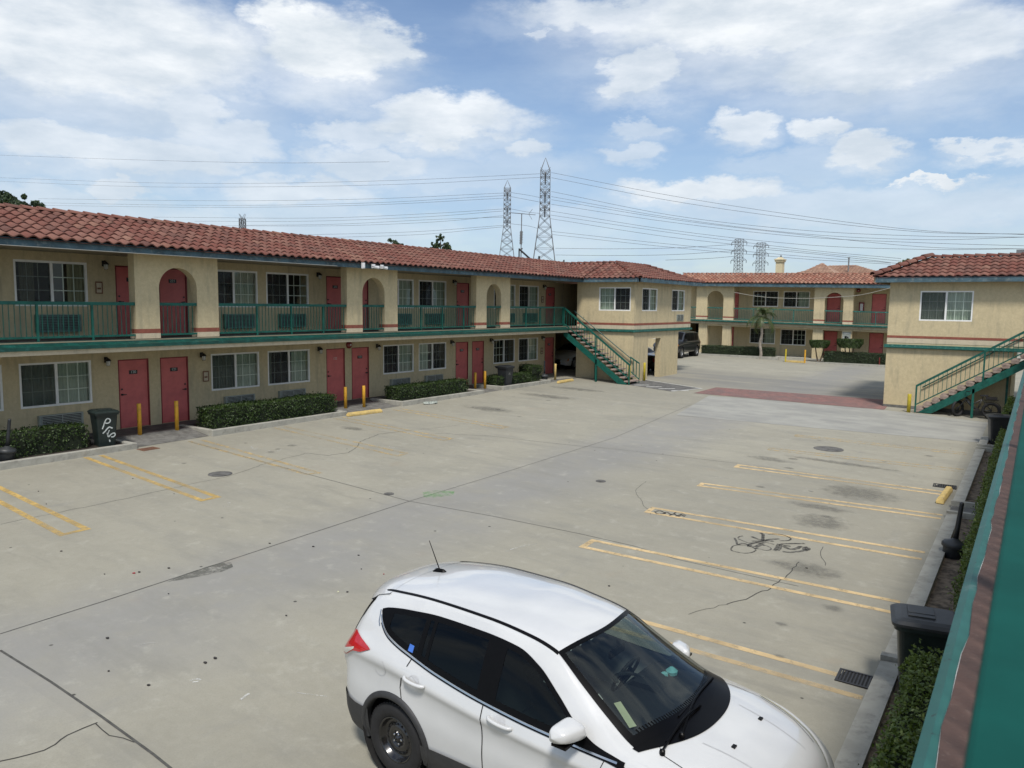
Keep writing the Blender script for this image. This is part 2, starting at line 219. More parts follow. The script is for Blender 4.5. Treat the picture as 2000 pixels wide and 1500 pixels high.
simple('cable_white', (.35, .34, .30), .6, .05, 5)
simple('lattice', (.16, .165, .17), .6, .1, 1)
simple('house_wall', (.48, .42, .30), .9, .06, 2)
simple('chimney', (.60, .52, .34), .9, .06, 2)
simple('camera_white', (.72, .72, .72), .35, .03, 5)
simple('litter_dark', (.03, .027, .025), .9, .1, 9)
simple('litter_red', (.30, .03, .04), .7, .1, 9)
simple('chain_rust', (.20, .10, .06), .8, .1, 9)
def red_deck():
    mt, nt, b = new_mat('red_deck'); t = NT(nt); v = t.coord(); vy = t.coord(scale=(6, 1, 1))
    c = t.mix(t.ramp(t.noise(v, 6, 7, .7), .3, .7), (.115, .066, .052), (.075, .047, .039))
    c = t.mix(t.ramp(t.noise(v, 40, 5, .7), .55, .75, 0, .6), c, (.17, .12, .10))
    c = t.mix(t.ramp(t.noise(v, 11, 4, .6), .66, .74, 0, .9), c, (.09, .07, .06))
    t.l(c, b.inputs['Base Color']); b.inputs['Roughness'].default_value = .8; t.bump(t.noise(v, 55, 5), b, .5, .004); M['red_deck'] = mt
red_deck()
def teal_worn():
    mt, nt, b = new_mat('teal_worn'); t = NT(nt); v = t.coord()
    c = t.mix(t.ramp(t.noise(v, 2, 6, .6), .3, .7), (.018, .115, .092), (.028, .145, .125))
    c = t.mix(t.ramp(t.noise(v, 26, 5, .75), .60, .68, 0, .85), c, (.02, .035, .03))
    c = t.mix(t.ramp(t.noise(v, 5, 6, .7), .62, .7, 0, .4), c, (.16, .24, .22))
    t.l(c, b.inputs['Base Color']); b.inputs['Roughness'].default_value = .5; M['teal_worn'] = mt
teal_worn()
def tile_mat():
    for nm, A, B, Cc in (('tile', (.155, .055, .041), (.205, .100, .075), (.092, .045, .037)), ('tile_far', (.26, .105, .070), (.36, .20, .14), (.15, .075, .058)), ('tile_house', (.33, .20, .14), (.38, .25, .18), (.26, .15, .11))):
        mt, nt, b = new_mat(nm); t = NT(nt)
        uv = t.n('ShaderNodeUVMap'); wn = t.n('ShaderNodeTexWhiteNoise', noise_dimensions='2D'); t.l(uv.outputs[0], wn.inputs['Vector'])
        v = t.coord()
        c = t.mix(t.ramp(wn.outputs['Value'], .15, .95), A, B)
        s = t.n('ShaderNodeSeparateColor'); t.l(wn.outputs['Color'], s.inputs[0])
        c = t.mix(t.ramp(s.outputs[1], .72, 1.0, 0, .8), c, Cc)
        c = t.mix(t.ramp(s.outputs[2], .90, 1.0, 0, .35), c, (.34, .22, .15))
        c = t.mix(t.ramp(t.noise(v, 7, 6, .7), .45, .75, 0, .5), c, (.17, .10, .08))
        c = t.mix(t.ramp(t.noise(v, .9, 5, .6), .48, .75, 0, .45), c, (.10, .062, .052))
        t.l(c, b.inputs['Base Color']); b.inputs['Roughness'].default_value = .85; b.inputs['Specular IOR Level'].default_value = .3
        t.bump(t.noise(v, 60, 4), b, .3, .005); M[nm] = mt
tile_mat()
def leaf_mat(name, a, b_, c3, rough=.5):
    mt, nt, b = new_mat(name); t = NT(nt)
    at = t.n('ShaderNodeAttribute'); at.attribute_name = 'rnd'
    c = t.mix(t.ramp(at.outputs['Fac'], 0, .75), a, b_); c = t.mix(t.ramp(at.outputs['Fac'], .9, 1.0), c, c3)
    t.l(c, b.inputs['Base Color']); b.inputs['Roughness'].default_value = rough
    tr = t.n('ShaderNodeBsdfTranslucent'); t.l(c, tr.inputs[0]); mx = t.n('ShaderNodeMixShader'); mx.inputs[0].default_value = .25
    t.l(b.outputs[0], mx.inputs[1]); t.l(tr.outputs[0], mx.inputs[2])
    t.l(mx.outputs[0], nt.nodes['Material Output'].inputs[0]); M[name] = mt
leaf_mat('leaf_hedge', (.020, .042, .007), (.042, .078, .012), (.075, .115, .022))
leaf_mat('leaf_bright', (.07, .11, .014), (.13, .19, .03), (.27, .32, .08))
leaf_mat('leaf_dark', (.015, .03, .012), (.04, .07, .02), (.08, .11, .03))
leaf_mat('leaf_palm', (.05, .075, .025), (.10, .13, .04), (.30, .20, .06))
leaf_mat('leaf_top', (.045, .09, .012), (.085, .15, .02), (.12, .19, .03))
def glass_mat(name, tint, alpha, rough=.03):
    mt, nt, b = new_mat(name); t = NT(nt)
    nt.nodes.remove(b)
    tr = t.n('ShaderNodeBsdfTransparent'); tr.inputs[0].default_value = (*tint, 1)
    gl = t.n('ShaderNodeBsdfGlossy'); gl.inputs['Roughness'].default_value = rough; gl.inputs[0].default_value = (.95, 1, 1, 1)
    fr = t.n('ShaderNodeLayerWeight'); fr.inputs[0].default_value = .5
    f = t.m('ADD', t.m('MULTIPLY', t.m('POWER', fr.outputs['Facing'], 4.0), .75), alpha, True)
    mx = t.n('ShaderNodeMixShader'); t.l(f, mx.inputs[0]); t.l(tr.outputs[0], mx.inputs[1]); t.l(gl.outputs[0], mx.inputs[2])
    t.l(mx.outputs[0], nt.nodes['Material Output'].inputs[0]); M[name] = mt
glass_mat('glass', (.78, .84, .79), .045)
glass_mat('glass_wind', (.55, .62, .60), .05, .02)
glass_mat('glass_tint', (.05, .06, .06), .02, .02)
def screen_mat():
    mt, nt, b = new_mat('screen'); t = NT(nt)
    b.inputs['Base Color'].default_value = (.03, .035, .035, 1); b.inputs['Roughness'].default_value = .8
    tr = t.n('ShaderNodeBsdfTransparent'); mx = t.n('ShaderNodeMixShader'); mx.inputs[0].default_value = .5
    t.l(tr.outputs[0], mx.inputs[1]); t.l(b.outputs[0], mx.inputs[2]); t.l(mx.outputs[0], nt.nodes['Material Output'].inputs[0]); M['screen'] = mt
screen_mat()
def paint_lines(name, col, lo, hi, scale=7, amax=1, base=0.):
    mt, nt, b = new_mat(name); t = NT(nt); v = t.coord()
    b.inputs['Roughness'].default_value = .85; t.l(t.mix(t.ramp(t.noise(v, 3, 3), .3, .7), col, tuple(x*.75 for x in col)), b.inputs['Base Color'])
    f = t.ramp(t.noise(v, scale, 9, .72), lo, hi, base, amax)
    f = t.m('MULTIPLY', f, t.ramp(t.noise(v, .35, 3, .5), .30, .52, .35, 1), True)
    tr = t.n('ShaderNodeBsdfTransparent'); mx = t.n('ShaderNodeMixShader'); t.l(f, mx.inputs[0])
    t.l(tr.outputs[0], mx.inputs[1]); t.l(b.outputs[0], mx.inputs[2]); t.l(mx.outputs[0], nt.nodes['Material Output'].inputs[0]); M[name] = mt
paint_lines('line_yellow', (.66, .49, .26), .34, .52, amax=.92, base=.42)
paint_lines('line_worn', (.60, .44, .20), .42, .62, amax=.8, base=.05)
paint_lines('line_orange', (.62, .42, .13), .34, .60, amax=.85, base=.35)
paint_lines('spray_black', (.03, .03, .03), .32, .62, 16, .85, .14)
paint_lines('spray_green', (.12, .42, .09), .36, .68, 8, .7)
paint_lines('chalk', (.62, .62, .58), .40, .62, 14, .8)
paint_lines('wet_stain', (.13, .13, .11), .36, .56, 7, .85)
def car_paint():
    mt, nt, b = new_mat('white_car_paint'); t = NT(nt); v = t.coord()
    t.l(t.mix(t.ramp(t.noise(v, 2, 5), .3, .7), (.57, .58, .58), (.53, .54, .54)), b.inputs['Base Color'])
    b.inputs['Roughness'].default_value = .22; b.inputs['Coat Weight'].default_value = 1.0; b.inputs['Coat Roughness'].default_value = .04; M['white_car_paint'] = mt
car_paint()
def soft_stain(name, col, amax):
    mt, nt, b = new_mat(name); t = NT(nt); v = t.coord(); b.inputs['Base Color'].default_value = (*col, 1); b.inputs['Roughness'].default_value = .85
    tc = t.n('ShaderNodeTexCoord'); mp = t.n('ShaderNodeMapping'); t.l(tc.outputs['Generated'], mp.inputs[0]); mp.inputs['Location'].default_value = (-1, -1, 0); mp.inputs['Scale'].default_value = (2, 2, 0)
    ln = t.n('ShaderNodeVectorMath', operation='LENGTH'); t.l(mp.outputs[0], ln.inputs[0])
    f = t.m('MULTIPLY', t.ramp(t.m('ADD', ln.outputs['Value'], t.m('MULTIPLY', t.m('SUBTRACT', t.noise(v, 4, 5, .6), .5), 1.1)), .25, .85, amax, 0), t.ramp(t.noise(v, 9, 7, .7), .3, .6, .35, 1), True)
    tr = t.n('ShaderNodeBsdfTransparent'); mx = t.n('ShaderNodeMixShader'); t.l(f, mx.inputs[0]); t.l(tr.outputs[0], mx.inputs[1]); t.l(b.outputs[0], mx.inputs[2]); t.l(mx.outputs[0], nt.nodes['Material Output'].inputs[0]); M[name] = mt
soft_stain('soft_oil', (.13, .128, .112), .40)
simple('dark_car_paint', (.012, .013, .016), .3, .1, 3, coat=.8)
simple('grey_car_paint', (.055, .055, .055), .3, .1, 3, coat=.6)
simple('lens_red', (.42, .012, .015), .15, .08, 30, coat=1)
simple('lens_clear', (.55, .55, .50), .12, .08, 30, coat=1)
simple('lens_yellowed', (.60, .60, .47), .25, .05, 30, coat=1)
def lot_mat():
    mt, nt, b = new_mat('lot_concrete'); t = NT(nt); v = t.coord(); vs = t.coord(scale=(1, .22, 1)); vx = t.coord(scale=(.25, 1.2, 1))
    c = t.mix(t.ramp(t.noise(v, .45, 7, .6), .3, .7), (.325, .308, .245), (.275, .262, .21))
    c = t.mix(t.ramp(t.noise(v, 7, 8, .75), .35, .7, 0, .35), c, (.37, .355, .295))
    c = t.mix(t.ramp(t.noise(v, 60, 3, .8), .4, .75, 0, .35), c, (.19, .18, .155))
    # rusty and oily patches
    c = t.mix(t.ramp(t.noise(v, .8, 5, .6), .62, .78, 0, .45), c, (.30, .235, .165))
    c = t.mix(t.ramp(t.noise(vx, 1.3, 6, .62), .60, .76, 0, .5), c, (.165, .160, .14))
    # each poured slab has its own tint
    sl_ = t.n('ShaderNodeVectorMath', operation='FLOOR'); mpv = t.n('ShaderNodeMapping'); tcs = t.n('ShaderNodeTexCoord'); t.l(tcs.outputs['Object'], mpv.inputs[0]); mpv.inputs['Location'].default_value = (1.178, -1.44, 0); mpv.inputs['Scale'].default_value = (.1111, .12, 0); t.l(mpv.outputs[0], sl_.inputs[0])
    wn = t.n('ShaderNodeTexWhiteNoise', noise_dimensions='2D'); t.l(sl_.outputs[0], wn.inputs['Vector'])
    c = t.mix(t.ramp(wn.outputs['Value'], 0, 1, 0, .30), c, (.20, .19, .155))
    c = t.mix(t.ramp(t.noise(vs, 1.6, 5, .65), .60, .80, 0, .4), c, (.20, .20, .19))
    # traffic film along the driving aisle (rubber and dirt laid by wheels)
    sp = t.n('ShaderNodeSeparateXYZ'); tc = t.n('ShaderNodeTexCoord'); t.l(tc.outputs['Object'], sp.inputs[0])
    xw = t.m('ADD', sp.outputs[0], t.m('MULTIPLY', t.m('SUBTRACT', t.noise(v, .5, 4), .5), 1.6))
    band = t.ramp(t.m('ABSOLUTE', t.m('ADD', xw, 9.6)), .3, 2.3, .62, 0)
    c = t.mix(t.m('MULTIPLY', band, t.ramp(t.noise(v, 1.1, 6, .65), .25, .6, .45, 1), True), c, (.225, .225, .222))
    c = t.mix(t.ramp(t.noise(t.coord(scale=(.5, 1.6, 1)), .9, 8, .7), .46, .74, 0, .55), c, (.205, .20, .175))
    c = t.mix(t.ramp(t.noise(v, 2.6, 8, .72), .52, .78, 0, .5), c, (.40, .39, .33))
    # broken greyer film in front of the far gate
    yb = t.ramp(t.m('ABSOLUTE', t.m('SUBTRACT', sp.outputs[1], 40.5)), 1.0, 6.0, .7, 0)
    c = t.mix(t.m('MULTIPLY', yb, t.ramp(t.noise(vx, .8, 6, .65), .3, .62), True), c, (.17, .17, .165))
    # gum spots
    vo = t.n('ShaderNodeTexVoronoi'); t.l(v, vo.inputs[0]); vo.inputs['Scale'].default_value = 1.7
    spot = t.ramp(vo.outputs['Distance'], .030, .055, 1, 0)
    se = t.n('ShaderNodeSeparateColor'); t.l(vo.outputs['Color'], se.inputs[0])
    c = t.mix(t.m('MULTIPLY', spot, t.ramp(se.outputs[0], .50, .6), True), c, (.06, .057, .05))
    t.l(c, b.inputs['Base Color']); b.inputs['Roughness'].default_value = .9; b.inputs['Specular IOR Level'].default_value = .25
    t.bump(t.noise(v, 45, 6, .7), b, .25, .006); M['lot_concrete'] = mt
    mt, nt, b = new_mat('pale_slab'); t = NT(nt); v = t.coord(); vx = t.coord(scale=(.3, 1.3, 1))
    c = t.mix(t.ramp(t.noise(v, .7, 6, .6), .3, .7), (.325, .322, .285), (.25, .248, .225))
    c = t.mix(t.ramp(t.noise(vx, 1.6, 7, .65), .48, .72, 0, .75), c, (.21, .21, .20))
    c = t.mix(t.ramp(t.noise(v, 1.1, 4, .6), .68, .80, 0, .5), c, (.34, .25, .17))
    t.l(c, b.inputs['Base Color']); b.inputs['Roughness'].default_value = .9; t.bump(t.noise(v, 45, 6, .7), b, .25, .006); M['pale_slab'] = mt
    mt, nt, b = new_mat('brick_paving'); t = NT(nt); v = t.coord()
    br = t.n('ShaderNodeTexBrick'); t.l(v, br.inputs[0]); br.inputs['Scale'].default_value = 2.4; br.inputs['Color1'].default_value = (.24, .095, .08, 1); br.inputs['Color2'].default_value = (.11, .05, .045, 1); br.inputs['Mortar'].default_value = (.24, .17, .15, 1); br.inputs['Mortar Size'].default_value = .035
    c = t.mix(t.ramp(t.noise(v, 1.1, 6), .4, .75, 0, .7), br.outputs[0], (.13, .10, .095))
    t.l(c, b.inputs['Base Color']); b.inputs['Roughness'].default_value = .9; M['brick_paving'] = mt
    simple('asphalt', (.14, .137, .13), .95, .25, 5, bump=.5, bscale=60)
lot_mat()

# ---------------------------------------------------------------- mesh helpers
def gz(x, y): return -.022*(x+19.5)+.007*(y-34)-.16*math.exp(-((x+5.6)/2.2)**2-((y-5.2)/1.7)**2)
class MB:
    def __init__(s): s.v = []; s.f = []; s.mi = []; s.cur = 0; s.uv = {}
    def add(s, vs, fs, T=None):
        o = len(s.v)
        if T is not None: vs = [T @ Vector(p) for p in vs]
        s.v += [tuple(p) for p in vs]
        for f in fs: s.f.append(tuple(i+o for i in f)); s.mi.append(s.cur)
    def box(s, x0, x1, y0, y1, z0, z1, T=None):
        s.add([(x0, y0, z0), (x1, y0, z0), (x1, y1, z0), (x0, y1, z0), (x0, y0, z1), (x1, y0, z1), (x1, y1, z1), (x0, y1, z1)],
              [(0, 3, 2, 1), (4, 5, 6, 7), (0, 1, 5, 4), (1, 2, 6, 5), (2, 3, 7, 6), (3, 0, 4, 7)], T)
    def prism(s, pts, a, b):      # pts in world 3D at 'a' side, extruded by vector b
        n = len(pts); P = [Vector(p) for p in pts]; Q = [p+Vector(b) for p in P]
        s.add(P+Q, [tuple(range(n))[::-1], tuple(range(n, 2*n))]+[(i, (i+1) % n, n+(i+1) % n, n+i) for i in range(n)], a)
    def quad(s, *p): s.add(p, [tuple(range(len(p)))])
    def tube(s, path, r, n=8, cap=True, T=None):
        P = [Vector(p) for p in path]; rs = r if isinstance(r, (list, tuple)) else [r]*len(P); vs = []; up0 = None
        for i, p in enumerate(P):
            d = (P[min(i+1, len(P)-1)]-P[max(i-1, 0)]).normalized()
            if up0 is None: up0 = Vector((0, 0, 1)) if abs(d.z) < .9 else Vector((1, 0, 0))
            a = d.cross(up0)
            if a.length < 1e-4: a = d.orthogonal()
            a.normalize(); b = a.cross(d); up0 = b
            for k in range(n):
                t = 2*pi*(k+.5)/n; vs.append(p+(a*cos(t)+b*sin(t))*rs[i])
        fs = [(i*n+k, i*n+(k+1) % n, (i+1)*n+(k+1) % n, (i+1)*n+k) for i in range(len(P)-1) for k in range(n)]
        if cap: fs += [tuple(range(n))[::-1], tuple(range((len(P)-1)*n, len(P)*n))]
        s.add(vs, fs, T)
    def bar(s, a, b, w, h, up=(0, 0, 1)):
        a, b = Vector(a), Vector(b); d = (b-a).normalized(); u = Vector(up); sx = d.cross(u)
        if sx.length < 1e-4: sx = d.orthogonal()
        sx.normalize(); uu = sx.cross(d); vs = []
        for p in (a, b):
            for i, j in ((-1, -1), (1, -1), (1, 1), (-1, 1)): vs.append(p+sx*i*w/2+uu*j*h/2)
        s.add(vs, [(0, 3, 2, 1), (4, 5, 6, 7), (0, 1, 5, 4), (1, 2, 6, 5), (2, 3, 7, 6), (3, 0, 4, 7)])
    def lathe(s, prof, n=24, T=None, cap=True):
        vs = [(r*cos(2*pi*k/n), r*sin(2*pi*k/n), z) for r, z in prof for k in range(n)]
        fs = [(i*n+k, i*n+(k+1) % n, (i+1)*n+(k+1) % n, (i+1)*n+k) for i in range(len(prof)-1) for k in range(n)]
        if cap: fs += [tuple(range(n))[::-1], tuple(range((len(prof)-1)*n, len(prof)*n))]
        s.add(vs, fs, T)
    def ribbon(s, pts, w, zoff=.004):
        P = [Vector((p[0], p[1], 0)) for p in pts]; vs = []
        for i, p in enumerate(P):
            d = (P[min(i+1, len(P)-1)]-P[max(i-1, 0)]).normalized(); nn = Vector((-d.y, d.x, 0))
            for k in (-1, 1):
                q = p+nn*k*w/2; vs.append((q.x, q.y, gz(q.x, q.y)+zoff))
        s.add(vs, [(2*i, 2*i+1, 2*i+3, 2*i+2) for i in range(len(P)-1)])
    def build(s, name, mats, parent=None, smooth=False, local=None, loc=None, link=True):
        me = bpy.data.meshes.new(name)
        v = s.v
        if local is not None: v = [(p[0]-local[0], p[1]-local[1], p[2]-local[2]) for p in v]
        me.from_pydata(v, [], s.f)
        if isinstance(mats, str): mats = [mats]
        for q in mats: me.materials.append(M[q])
        me.polygons.foreach_set('material_index', s.mi)
        if smooth: me.polygons.foreach_set('use_smooth', [True]*len(s.f))
        me.update()
        o = bpy.data.objects.new(name, me)
        if link: C.objects.link(o)
        if parent is not None: o.parent = parent
        if loc is not None: o.location = loc
        return o
def root(name, loc, label, cat, group=None, rz=0):
    o = bpy.data.objects.new(name, None); C.objects.link(o); o.location = loc; o.rotation_euler = (0, 0, rz); o.empty_display_size = .2
    return tag(o, label, cat, group)
def tag(o, label, cat, group=None):
    o['label'] = label; o['category'] = cat
    if group: o['group'] = group
    return o
def struct(o, kind='structure'): o['kind'] = kind; return o
def copy_tree(o, parent=None):
    c = o.copy(); C.objects.link(c); c.parent = parent
    for ch in list(o.children): copy_tree(ch, c)
    return c
def catmull(pts, k=6):
    P = [Vector(p) for p in pts]; P = [P[0]*2-P[1]]+P+[P[-1]*2-P[-2]]; out = []
    for i in range(1, len(P)-2):
        for j in range(k):
            t = j/k; a, b, c, d = P[i-1:i+3]
            out.append(.5*((2*b)+(c-a)*t+(2*a-5*b+4*c-d)*t*t+(3*b-a-3*c+d)*t**3))
    out.append(P[-2]); return out
def text_mesh(s, size, name, mat, parent, loc, rot, ext=.002):
    cu = bpy.data.curves.new(name, 'FONT'); cu.body = s; cu.size = size; cu.extrude = ext; cu.align_x = 'CENTER'; cu.align_y = 'CENTER'
    o = bpy.data.objects.new(name, cu); C.objects.link(o)
    dg = bpy.context.evaluated_depsgraph_get(); me = bpy.data.meshes.new_from_object(o.evaluated_get(dg))
    C.objects.unlink(o); bpy.data.objects.remove(o)
    me.materials.clear(); me.materials.append(M[mat])
    t = bpy.data.objects.new(name, me); C.objects.link(t); t.parent = parent; t.location = loc; t.rotation_euler = rot
    return t
def leaves(mb, rndv, n, fn, size, up=.0, aspect=.55):
    """n small leaf faces; fn() gives a point and an outward direction"""
    for _ in range(n):
        p, d = fn(); p = Vector(p)
        a = Vector((rnd.gauss(0, 1), rnd.gauss(0, 1), rnd.gauss(0, 1)))
        nrm = (Vector(d)*1.1+a*.75+Vector((0, 0, up))).normalized()
        u = nrm.orthogonal().normalized(); u.rotate(Matrix.Rotation(rnd.random()*6.28, 3, nrm)); w = nrm.cross(u)
        L = size*rnd.uniform(.7, 1.35)
        o = len(mb.v)
        mb.v += [tuple(p-u*L*.5), tuple(p+w*L*aspect*.5), tuple(p+u*L*.5+nrm*L*.1), tuple(p-w*L*aspect*.5)]
        mb.f.append((o, o+1, o+2, o+3)); mb.mi.append(mb.cur); rndv += [rnd.random()]
def leaf_attr(o, rndv, nf_before=0):
    me = o.data; at = me.attributes.new('rnd', 'FLOAT', 'FACE')
    vals = [0.3]*len(me.polygons)
    for i, v in enumerate(rndv): vals[nf_before+i] = v
    at.data.foreach_set('value', vals)

# ================================================================= GROUND
def sheet(name, pts, mat, zoff, kind='structure', step=None):
    mb = MB(); mb.quad(*[(x, y, gz(x, y)+zoff) for x, y in pts]); return struct(mb.build(name, mat), kind)
g = MB(); g.quad((-3000, -3000, -1.6), (3000, -3000, -1.6), (3000, 3000, -1.6), (-3000, 3000, -1.6)); struct(g.build('ground', 'asphalt'))
lot = MB(); gx = [-70]+[-13+.25*i for i in range(49)]+[60]; gy = [-30]+[-.5+.25*i for i in range(47)]+[120]
lot.v = [(x, y, gz(x, y)) for y in gy for x in gx]; nx_ = len(gx)
lot.f = [(j*nx_+i, j*nx_+i+1, (j+1)*nx_+i+1, (j+1)*nx_+i) for j in range(len(gy)-1) for i in range(nx_-1)]; lot.mi = [0]*len(lot.f)
struct(lot.build('parking_lot', 'lot_concrete', smooth=True))
sheet('pale_concrete_apron', [(-10.95, 26.9), (-6.1, 27.6), (-1.32, 28.5), (-1.32, 33.6), (-5.2, 34.3), (-12.0, 33.2)], 'pale_slab', .004)
sheet('brick_paving', [(-12.85, 33.6), (-4.99, 34.3), (-5.2, 37.9), (-12.86, 36.6)], 'brick_paving', .008)
sheet('hatched_pavement', [(-16.8, 34.4), (-13.86, 33.4), (-13.2, 35.6), (-16.7, 37.0)], 'asphalt', .008)
hm = MB()
for k in range(4):
    x = -16.2+k*.75; hm.ribbon([(x, 34.3-.33*(k*.75)+.05), (x+.55, 34.9-.25*(k*.75))], .13, .012)
hm.ribbon([(-16.8, 36.95), (-13.25, 35.6)], .08, .012); hm.ribbon([(-13.2, 35.6), (-13.86, 33.4)], .08, .012)
struct(hm.build('hatch_markings', 'white_paint'))
# painted stall lines
def stall(name, a, b, c, d, mat, w=.1, end=True):
    mb = MB(); mb.ribbon([a, b], w); mb.ribbon([c, d], w)
    if end:
        da = Vector((b[0]-a[0], b[1]-a[1])).normalized()*w/2
        q0 = Vector(a)+da if end == 'a' else Vector(b)-da; q1 = Vector(c)+da if end == 'a' else Vector(d)-da
        dd = (q1-q0).normalized()*w/2
        mb.ribbon([tuple(q0+dd), tuple(q1-dd)], w, .0042)
    return struct(mb.build(name, mat))
RS = [((-6.35, 25.75), (-1.5, 26.2), (-6.3, 25.45), (-1.5, 25.9), 'line_worn'), ((-6.38, 22.9), (-1.4, 23.5), (-6.33, 22.6), (-1.4, 23.15), 'line_worn'),
      ((-6.37, 19.98), (-1.6, 20.38), (-6.35, 19.66), (-1.6, 20.04), 'line_yellow'), ((-6.4, 17.38), (-1.4, 18.08), (-6.38, 17.1), (-1.4, 17.76), 'line_yellow'),
      ((-6.45, 14.65), (-1.4, 15.12), (-6.42, 14.28), (-1.4, 14.68), 'line_yellow'), ((-6.42, 11.97), (-1.42, 12.33), (-6.40, 11.54), (-1.42, 11.84), 'line_yellow'),
      ((-6.4, 9.3), (-1.7, 9.4), (-6.4, 8.85), (-1.35, 9.0), 'line_yellow')]
for a, b, c, d, mt in RS: stall('parking_stall_line', a, b, c, d, mt, .11, 'a')
LS = [((-19.5, 10.02), (-13.83, 9.5), (-19.56, 9.66), (-13.85, 9.15), 'line_orange'), ((-18.6, 7.13), (-13.75, 6.78), (-18.6, 6.76), (-13.75, 6.36), 'line_orange'),
      ((-19.4, 12.82), (-13.86, 12.28), (-19.48, 12.49), (-14.0, 12.0), 'line_worn'), ((-19.43, 15.76), (-13.83, 15.28), (-19.5, 15.39), (-13.73, 14.88), 'line_worn'),
      ((-19.4, 18.2), (-14.2, 17.7), (-19.45, 17.85), (-14.2, 17.35), 'line_worn'), ((-19.3, 20.95), (-14.1, 20.5), (-19.35, 20.6), (-14.1, 20.15), 'line_worn')]
for a, b, c, d, mt in LS: stall('parking_stall_line', a, b, c, d, mt, .12, 'b')
mb = MB()
for p, w in JOINTS: mb.ribbon(p, w, .003)
struct(mb.build('expansion_joints', 'joint'))
mb = MB()
for p, w in CRACKS:
    q = []
    for i in range(len(p)-1):
        a, b = Vector(p[i]), Vector(p[i+1]); n = max(2, int((b-a).length/.12)); nn = Vector((-(b-a).y, (b-a).x)).normalized()
        for k in range(n): q.append(tuple(a.lerp(b, k/n)+nn*rnd.uniform(-.025, .025)))
    q.append(p[-1]); mb.ribbon(q, w*.8, .0035)
struct(mb.build('pavement_cracks', 'crack'))
mb = MB()
for p, w in GRAFFITI+GRAFFITI2: mb.ribbon([tuple(v)[:2] for v in catmull([(a, b, 0) for a, b in p], 5)], w*1.3, .006)
struct(mb.build('black_spray_scribble', 'spray_black'))
mb = MB()
for p, w in SCUFFS: mb.ribbon([tuple(v)[:2] for v in catmull([(a, b, 0) for a, b in p], 4)], w, .0045)
struct(mb.build('chalk_scuffs', 'chalk'))
def blob(name, pts, mat, z):
    mb = MB(); mb.quad(*[(x, y, gz(x, y)+z) for x, y in pts]); struct(mb.build(name, mat))
blob('damp_stain', STAIN, 'wet_stain', .0048)
blob('green_paint_stain', GREEN, 'spray_green', .0048)
def ellpts(cx, cy, rx, ry, n=20, j=.12): return [(cx+rx*cos(2*pi*k/n)*rnd.uniform(1-j, 1+j), cy+ry*sin(2*pi*k/n)*rnd.uniform(1-j, 1+j)) for k in range(n)]
for cx, cy, rx, ry in ((-3.6, 17.0, .55, .2), (-3.3, 15.9, .45, .45), (-2.9, 12.9, .5, .3), (-4.2, 22.1, 1.2, .18), (-3.2, 18.9, .7, .6), (-16.8, 23.2, .9, .4), (-17.2, 27.8, 1.2, .4), (-5.9, 21.3, .5, .25), (-17.6, 16.9, .4, .2), (-17.5, 30.9, 1.2, .35)):
    blob('oil_stain', ellpts(cx, cy, rx*1.7, ry*1.7, j=.02), 'soft_oil', .0055+rnd.random()*.0004)
# small drips in the bays
for i in range(26):
    x = rnd.uniform(-5.5, -2) if i % 2 else rnd.uniform(-18.5, -15); y = rnd.uniform(9, 27) if i % 2 else rnd.uniform(8, 31); r = rnd.uniform(.08, .22); blob('oil_stain', ellpts(x, y, r, r*rnd.uniform(.6, 1), j=.02), 'soft_oil', .0062+rnd.random()*.0004)
# the manhole covers, drain grates
def cover(x, y, r, label, mat='kerb_dark'):
    z = gz(x, y); rt_ = root('manhole_cover', (x, y, z), label, 'manhole cover')
    m1 = MB(); m1.lathe([(r*1.0, -.01), (r*1.0, .010), (r*.92, .014), (r*.92, .008), (r*.88, .008), (r*.86, .013), (0.001, .013)], 28); m1.build('lid', 'asphalt', rt_, loc=(0, 0, 0))
    m2 = MB()
    for i in range(-3, 4):
        for j in range(-3, 4):
            if i*i+j*j < 10: m2.box(i*r*.24-.02*r*3, i*r*.24+.02*r*3, j*r*.24-.02*r*3, j*r*.24+.02*r*3, .013, .017)
    m2.build('grip_pattern', 'kerb_dark', rt_)
cover(-15.57, 10.74, .27, 'round dark manhole cover near the pair of doors with yellow posts')
cover(-4.93, 23.97, .42, 'larger round manhole cover among the far right parking stalls')
cover(-8.33, 15.98, .12, 'small round utility lid in the middle of the open lot')
cover(-11.35, 11.95, .11, 'small dark lid beside the crossing of the pavement joints')
def grate(x, y, w, d, rz, label, bars=9, mat='dark_metal'):
    z = gz(x, y); o = root('drain_grate', (x, y, z), label, 'drain grate', rz=rz)
    f = MB()
    for a in ((-w/2, w/2, -d/2, -d/2+.03), (-w/2, w/2, d/2-.03, d/2), (-w/2, -w/2+.03, -d/2+.03, d/2-.03), (w/2-.03, w/2, -d/2+.03, d/2-.03)): f.box(*a, -.01, .014)
    f.build('frame', mat, o)
    b = MB()
    for k in range(bars):
        x0 = -w/2+.03+(w-.06)*(k+.2)/bars; b.box(x0, x0+(w-.06)/bars*.45, -d/2+.03, d/2-.03, -.01, .010)
    b.build('bars', mat, o)
    p = MB(); p.quad((-w/2+.02, -d/2+.02, .004), (w/2-.02, -d/2+.02, .004), (w/2-.02, d/2-.02, .004), (-w/2+.02, d/2-.02, .004)); p.build('pit_shade', 'room_dark', o)  # flat near-black sheet paints the shade below the bars
grate(-1.5, 9.42, .40, .36, .02, 'square slotted drain grate at the end of a yellow line near the wheeled bin')
grate(-19.35, 11.2, .34, .46, 0, 'rusty brown drain grate at the kerb by the two left doors', mat='chain_rust')
grate(-1.62, 21.0, .5, .4, .05, 'dark drain grate behind the yellow concrete wheel stop on the right')
